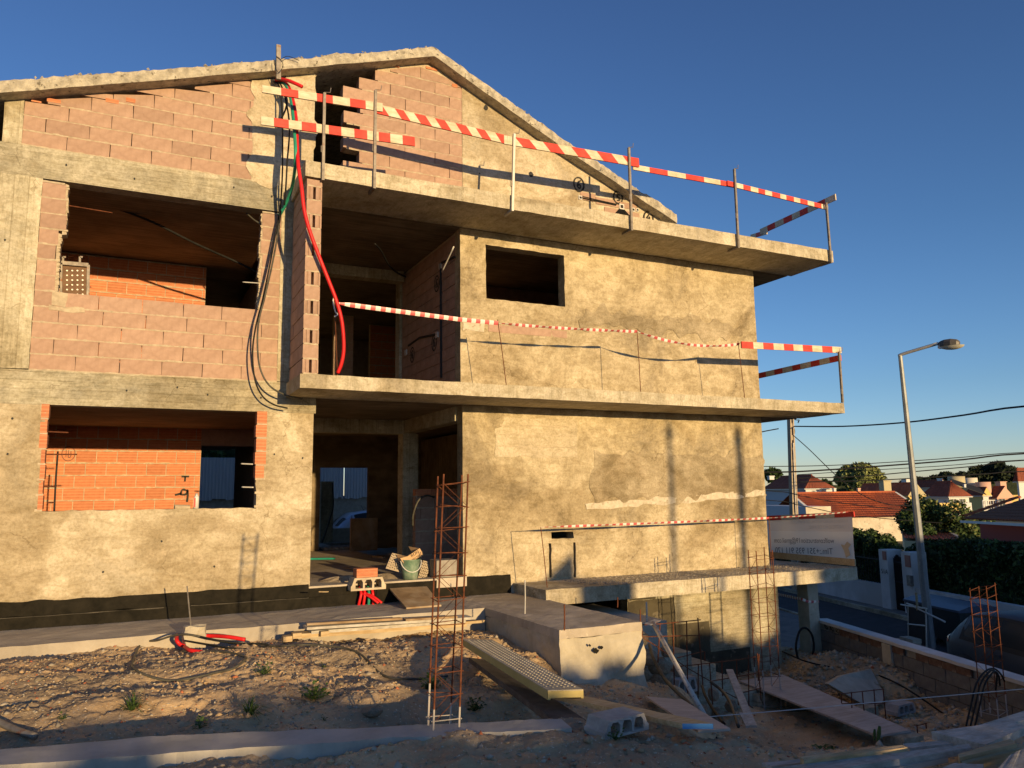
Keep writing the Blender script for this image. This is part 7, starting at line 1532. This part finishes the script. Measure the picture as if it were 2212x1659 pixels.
# ochre house, balcony; sunlight put into the yellow of its lit wall
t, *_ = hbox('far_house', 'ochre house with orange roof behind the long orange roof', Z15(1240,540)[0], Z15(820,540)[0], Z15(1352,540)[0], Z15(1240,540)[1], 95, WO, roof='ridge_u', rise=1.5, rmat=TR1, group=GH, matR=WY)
chim(t, 1000,418, 1080,505, 93, WO); chim(t, 802,482, 830,528, 90, WP); 
m = MB(); A = at(*Z15(1345,665), D=88); m.obox(A+NN*2.0, NN*2.4, UU*.8, Vector((0,0,.08))); m.obox(A+NN*2.0-UU*.8+Vector((0,0,.4)), NN*2.4, UU*.06, Vector((0,0,.42))); m.obox(A+NN*4.4+Vector((0,0,.4)), NN*.06, UU*.8, Vector((0,0,.42))); m.build('balcony', WY, t)
# white house with dark red roof
t, C, Lu, Ln = hbox('far_house', 'white house with dark red hip roof and two windows', Z15(1578,548)[0], Z15(1358,548)[0], Z15(1745,548)[0], Z15(1578,548)[1], 105, W1, roof='hip', rise=2.0, rmat=TR2, group=GH, cols=16, windows=(('R',.20,.76,.9,1.3),('R',.66,.76,.9,1.3)))
m = MB(); A = at(*Z15(1722,632), D=101); m.obox(A, NN*.6, UU*.3, Vector((0,0,.5))); m.build('air_conditioner', W1, t); A = at(*Z15(1620,682), D=101); B_ = at(*Z15(1795,695), D=98); m = MB(); m.prism([A, B_, B_+UU*2.5+Vector((0,0,1.0)), A+UU*2.5+Vector((0,0,1.0))], (0,0,-.12)); m.build('porch_roof', TR2, t)
chim(t, 1700,448, 1720,470, 112, W1)
# white roofs and towers behind
t, *_ = hbox('far_house', 'white house with solar panels behind the dark red roof', Z15(1480,470)[0], Z15(1195,470)[0], Z15(1560,470)[0], Z15(1480,470)[1], 140, W1, roof='ridge_u', rise=1.3, rmat=TR2, group=GH); chim(t, 1190,402, 1268,470, 136, W1); chim(t, 1485,398, 1520,460, 130, W1)
m = MB(); A = at(*Z15(1625,440), D=112); m.prism([A, A+NN*5+Vector((0,0,-1.6)), A+NN*5.2+UU*1.5+Vector((0,0,-.6)), A+NN*.3+UU*1.5+Vector((0,0,.9))], (0,0,-.06)); m.build('solar_panel', M['black'], t)
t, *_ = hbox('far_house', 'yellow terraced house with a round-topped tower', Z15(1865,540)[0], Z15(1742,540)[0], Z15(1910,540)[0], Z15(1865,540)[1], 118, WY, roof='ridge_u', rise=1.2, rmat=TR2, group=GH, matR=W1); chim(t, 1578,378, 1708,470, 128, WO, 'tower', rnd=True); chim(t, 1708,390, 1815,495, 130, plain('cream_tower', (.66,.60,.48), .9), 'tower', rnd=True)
m = MB(); A = at(*Z15(1868,660), D=112)
for i in range(7): m.beam(A+NN*.42*i, A+NN*.42*i+Vector((0,0,1.3)), .09, .09)
m.beam(A+Vector((0,0,1.35)), A+NN*2.6+Vector((0,0,1.35)), .12, .12); m.beam(A+Vector((0,0,.7)), A+NN*2.6+Vector((0,0,.7)), .1, .1); m.beam(A, A+NN*2.6, .25, .2); m.build('balcony_railing', W1, t)
t, *_ = hbox('far_house', 'pink terraced house with a round tower and small balcony', Z15(1985,560)[0], Z15(1915,560)[0], Z15(2105,560)[0], Z15(1985,560)[1], 125, WP, roof='ridge_u', rise=1.8, rmat=TR2, group=GH, windows=(('R',.3,.75,1.2,2.0),)); chim(t, 1815,425, 1930,590, 127, WP, 'tower', rnd=True); chim(t, 1985,425, 2052,505, 130, WP)
t, *_ = hbox('far_house', 'small cream house between the pink house and the picture edge', Z15(2100,540)[0], Z15(2050,540)[0], Z15(2180,540)[0], Z15(2100,540)[1], 140, WY, roof='flat', group=GH)
t, *_ = hbox('far_house', 'white house with red roof cut by the right picture edge', Z15(2165,420)[0], Z15(2150,420)[0], Z15(2330,420)[0], Z15(2165,420)[1], 110, W1, roof='hip', rise=1.8, rmat=TR2, group=GH, matR=W1)
# near right house: every tile its own piece
nh = thing('tiled_house', at(*Z15(2050,900), D=19), 'dark red house with big brown roof tiles at the right picture edge', 'house', GH)
P0 = at(*Z15(1712,738), D=34); P1 = at(*Z15(2420,770), D=27); Q0 = at(*Z15(2230,556), D=34.5)
e_dir = (P1-P0); m = MB(); m.prism([P0+Vector((0,0,-.06)), P1+Vector((0,0,-.06)), P1+UU*.8+Vector((0,0,-.06)), P0+UU*.3+Vector((0,0,-.06))], (0,0,-.10)); m.build('eaves', W1, nh)
A, B_ = at(*Z15(1880,775), D=33.5), at(*Z15(2420,785), D=29); m = MB(); m.prism([A, B_, B_+UU*.8, A+UU*.3], (0,0,-3.2)); m.build('wall', WR, nh)
sl_ = Q0-P0; ex = e_dir.normalized(); nrm = ex.cross(sl_).normalized(); nrm = nrm if nrm.z > 0 else -nrm; dn_ = nrm.cross(ex).normalized(); dn_ = dn_ if dn_.z > 0 else -dn_
rows, pitch, tl = 9, .24, .36; hgt = abs((Q0-P0).dot(dn_)); run_ = (Q0-P0).dot(ex)
def tile_mesh(w_, l_, mat):
    m = MB(); n = 6
    for j, (y, k) in enumerate(((0,1.0),(l_,.86))):
        for i in range(n+1): a = math.pi*i/n; m.v.append((-math.cos(a)*w_/2*k, y, math.sin(a)*w_*.36*k+(0 if j else .018)))
        for i in range(n+1): a = math.pi*i/n; m.v.append((-math.cos(a)*(w_/2-.015)*k, y, math.sin(a)*(w_*.36-.015)*k+(0 if j else .018)))
    s = 2*(n+1)
    for i in range(n): m.f += [(i, i+1, s+i+1, s+i), (n+1+i, s+n+1+i, s+n+2+i, n+2+i), (i, n+1+i, n+2+i, i+1)]; m.m += [0]*3
    m.smooth = True; return m.mesh(mat, 'tile_mesh')
tm = tile_mesh(.20, .42, TR3); M3 = Matrix((ex, dn_, nrm)).transposed().to_4x4(); LT_ = e_dir.length; wn_ = 0
m = MB(); m.add([P0, P1, P1+dn_*hgt+ex*0, Q0], [(0,1,2,3)]); m.build('roof_base', TR2, nh)
for j in range(int(hgt/tl)+1):
    for i in range(int(LT_/pitch)):
        s_ = i*pitch+.1; v_ = j*tl
        if v_ > hgt or s_ < run_*v_/hgt-.02: continue
        o = bpy.data.objects.new('roof_tile', tm); COL.objects.link(o); o.parent = nh; mw = M3.copy(); mw.translation = P0+ex*(s_+random.uniform(-.006,.006))+dn_*(v_-.05)+nrm*.02; loc, rq, sc_ = mw.decompose(); o.rotation_mode = 'QUATERNION'; o.matrix_parent_inverse = wmat(nh).inverted(); o.location = loc; o.rotation_quaternion = rq; wn_ += 1
hip = (Q0-P0); rtm = tile_mesh(.27, .46, TR1); hx = hip.normalized(); hs = hx.cross(Vector((0,0,1))).normalized(); hn = hs.cross(hx); M4 = Matrix((hs, hx, hn)).transposed().to_4x4()
for k in range(int(hip.length/.40)):
    o = bpy.data.objects.new('ridge_tile', rtm); COL.objects.link(o); o.parent = nh; mw = M4.copy(); mw.translation = P0+hx*.40*k+hn*.10; loc, rq, sc_ = mw.decompose(); o.rotation_mode = 'QUATERNION'; o.matrix_parent_inverse = wmat(nh).inverted(); o.location = loc; o.rotation_quaternion = rq

# ================================================================== BEHIND THE CAMERA: poles, and hedges, block and gable added to throw shadows
r = random.Random(9); 
hedge('lane_hedge', 'dark trees and hedge standing behind the corrugated fence', (-8,31,-2), (6.0,31,-2), -2.2, [2.6,3.4,2.8,3.6,3.2,3.0], 1.2, 16000, .12, LG, 31)
hedge('shade_hedge', 'unseen hedge added behind the photographer to shade the foreground', (-10,-14,-1.7), (5.6,-14,-2), -1.9, [.57,.52,.58,.53,.57,.52,.56,.525], .5, 30000, .09, LG, 77)  # added unseen caster; its height sets the foreground shadow line
hedge('shade_hedge', 'lower sloping unseen hedge added behind the photographer to shade the pit', (5.6,-14,-1.7), (14.3,-14,-2), -1.9, [.37,.36,.38,.36,.24,.12,.06], .5, 26000, .09, LG, 78)  # added unseen caster, tops lowered to let some sun through
t = thing('shade_block', (27,-16,-4), 'low block added behind the photographer to shade the street', 'blocker'); m = MB(); m.box(14.25, -20, -4.1, 44, -15, 1.75); m.build('wall', WS, t); m = MB(); m.box(14.15, -20.1, 1.75, 44.1, -14.9, 1.85); m.build('roof', TR1, t)  # added unseen block that keeps the sun off the street
def bpole(x, y, top, r_, lab):
    t = thing('utility_pole', (x, y, -2), lab, 'utility pole'); m = MB(); m.tube([(x,y,-2.2), (x,y,top)], [r_*1.15, r_], 10); m.build('shaft', M['granite'], t); m = MB(); m.beam((x-.12,y,top-.25), (x+.12,y,top-.25), .08, .08); m.build('crossarm', M['steel_old'], t)
bpole(10.97, -10, 3.6, .05, 'slim pole behind the photographer'); bpole(12.55, -10, 3.5, .075, 'thicker pole behind the photographer')
t = thing('shade_gable', (9.3, -10.4, -2), 'small added gabled shed behind the photographer', 'caster'); m = MB(); m.box(8.45, -11.4, -2.2, 9.25, -10, .93); m.build('wall', WS, t); m = MB(); m.prism([(8.38,-11.45,.94),(8.98,-11.45,.94),(8.93,-11.45,1.38)], (0,1.5,0)); m.build('roof', TR1, t)  # added unseen form, shaped to cast the wedge shadow by the slab

for o in bpy.data.objects:                       # joints, pits and dots too small to pick apart stay one part each
    if o.type == 'MESH' and o.name.split('.')[0] in ('mortar','broken_mortar_edge','holes','tie_holes','pin_holes','wall_wiring','wall_chase','pilaster','cable_bundle','dimples','branches'): o['kind'] = 'stuff'
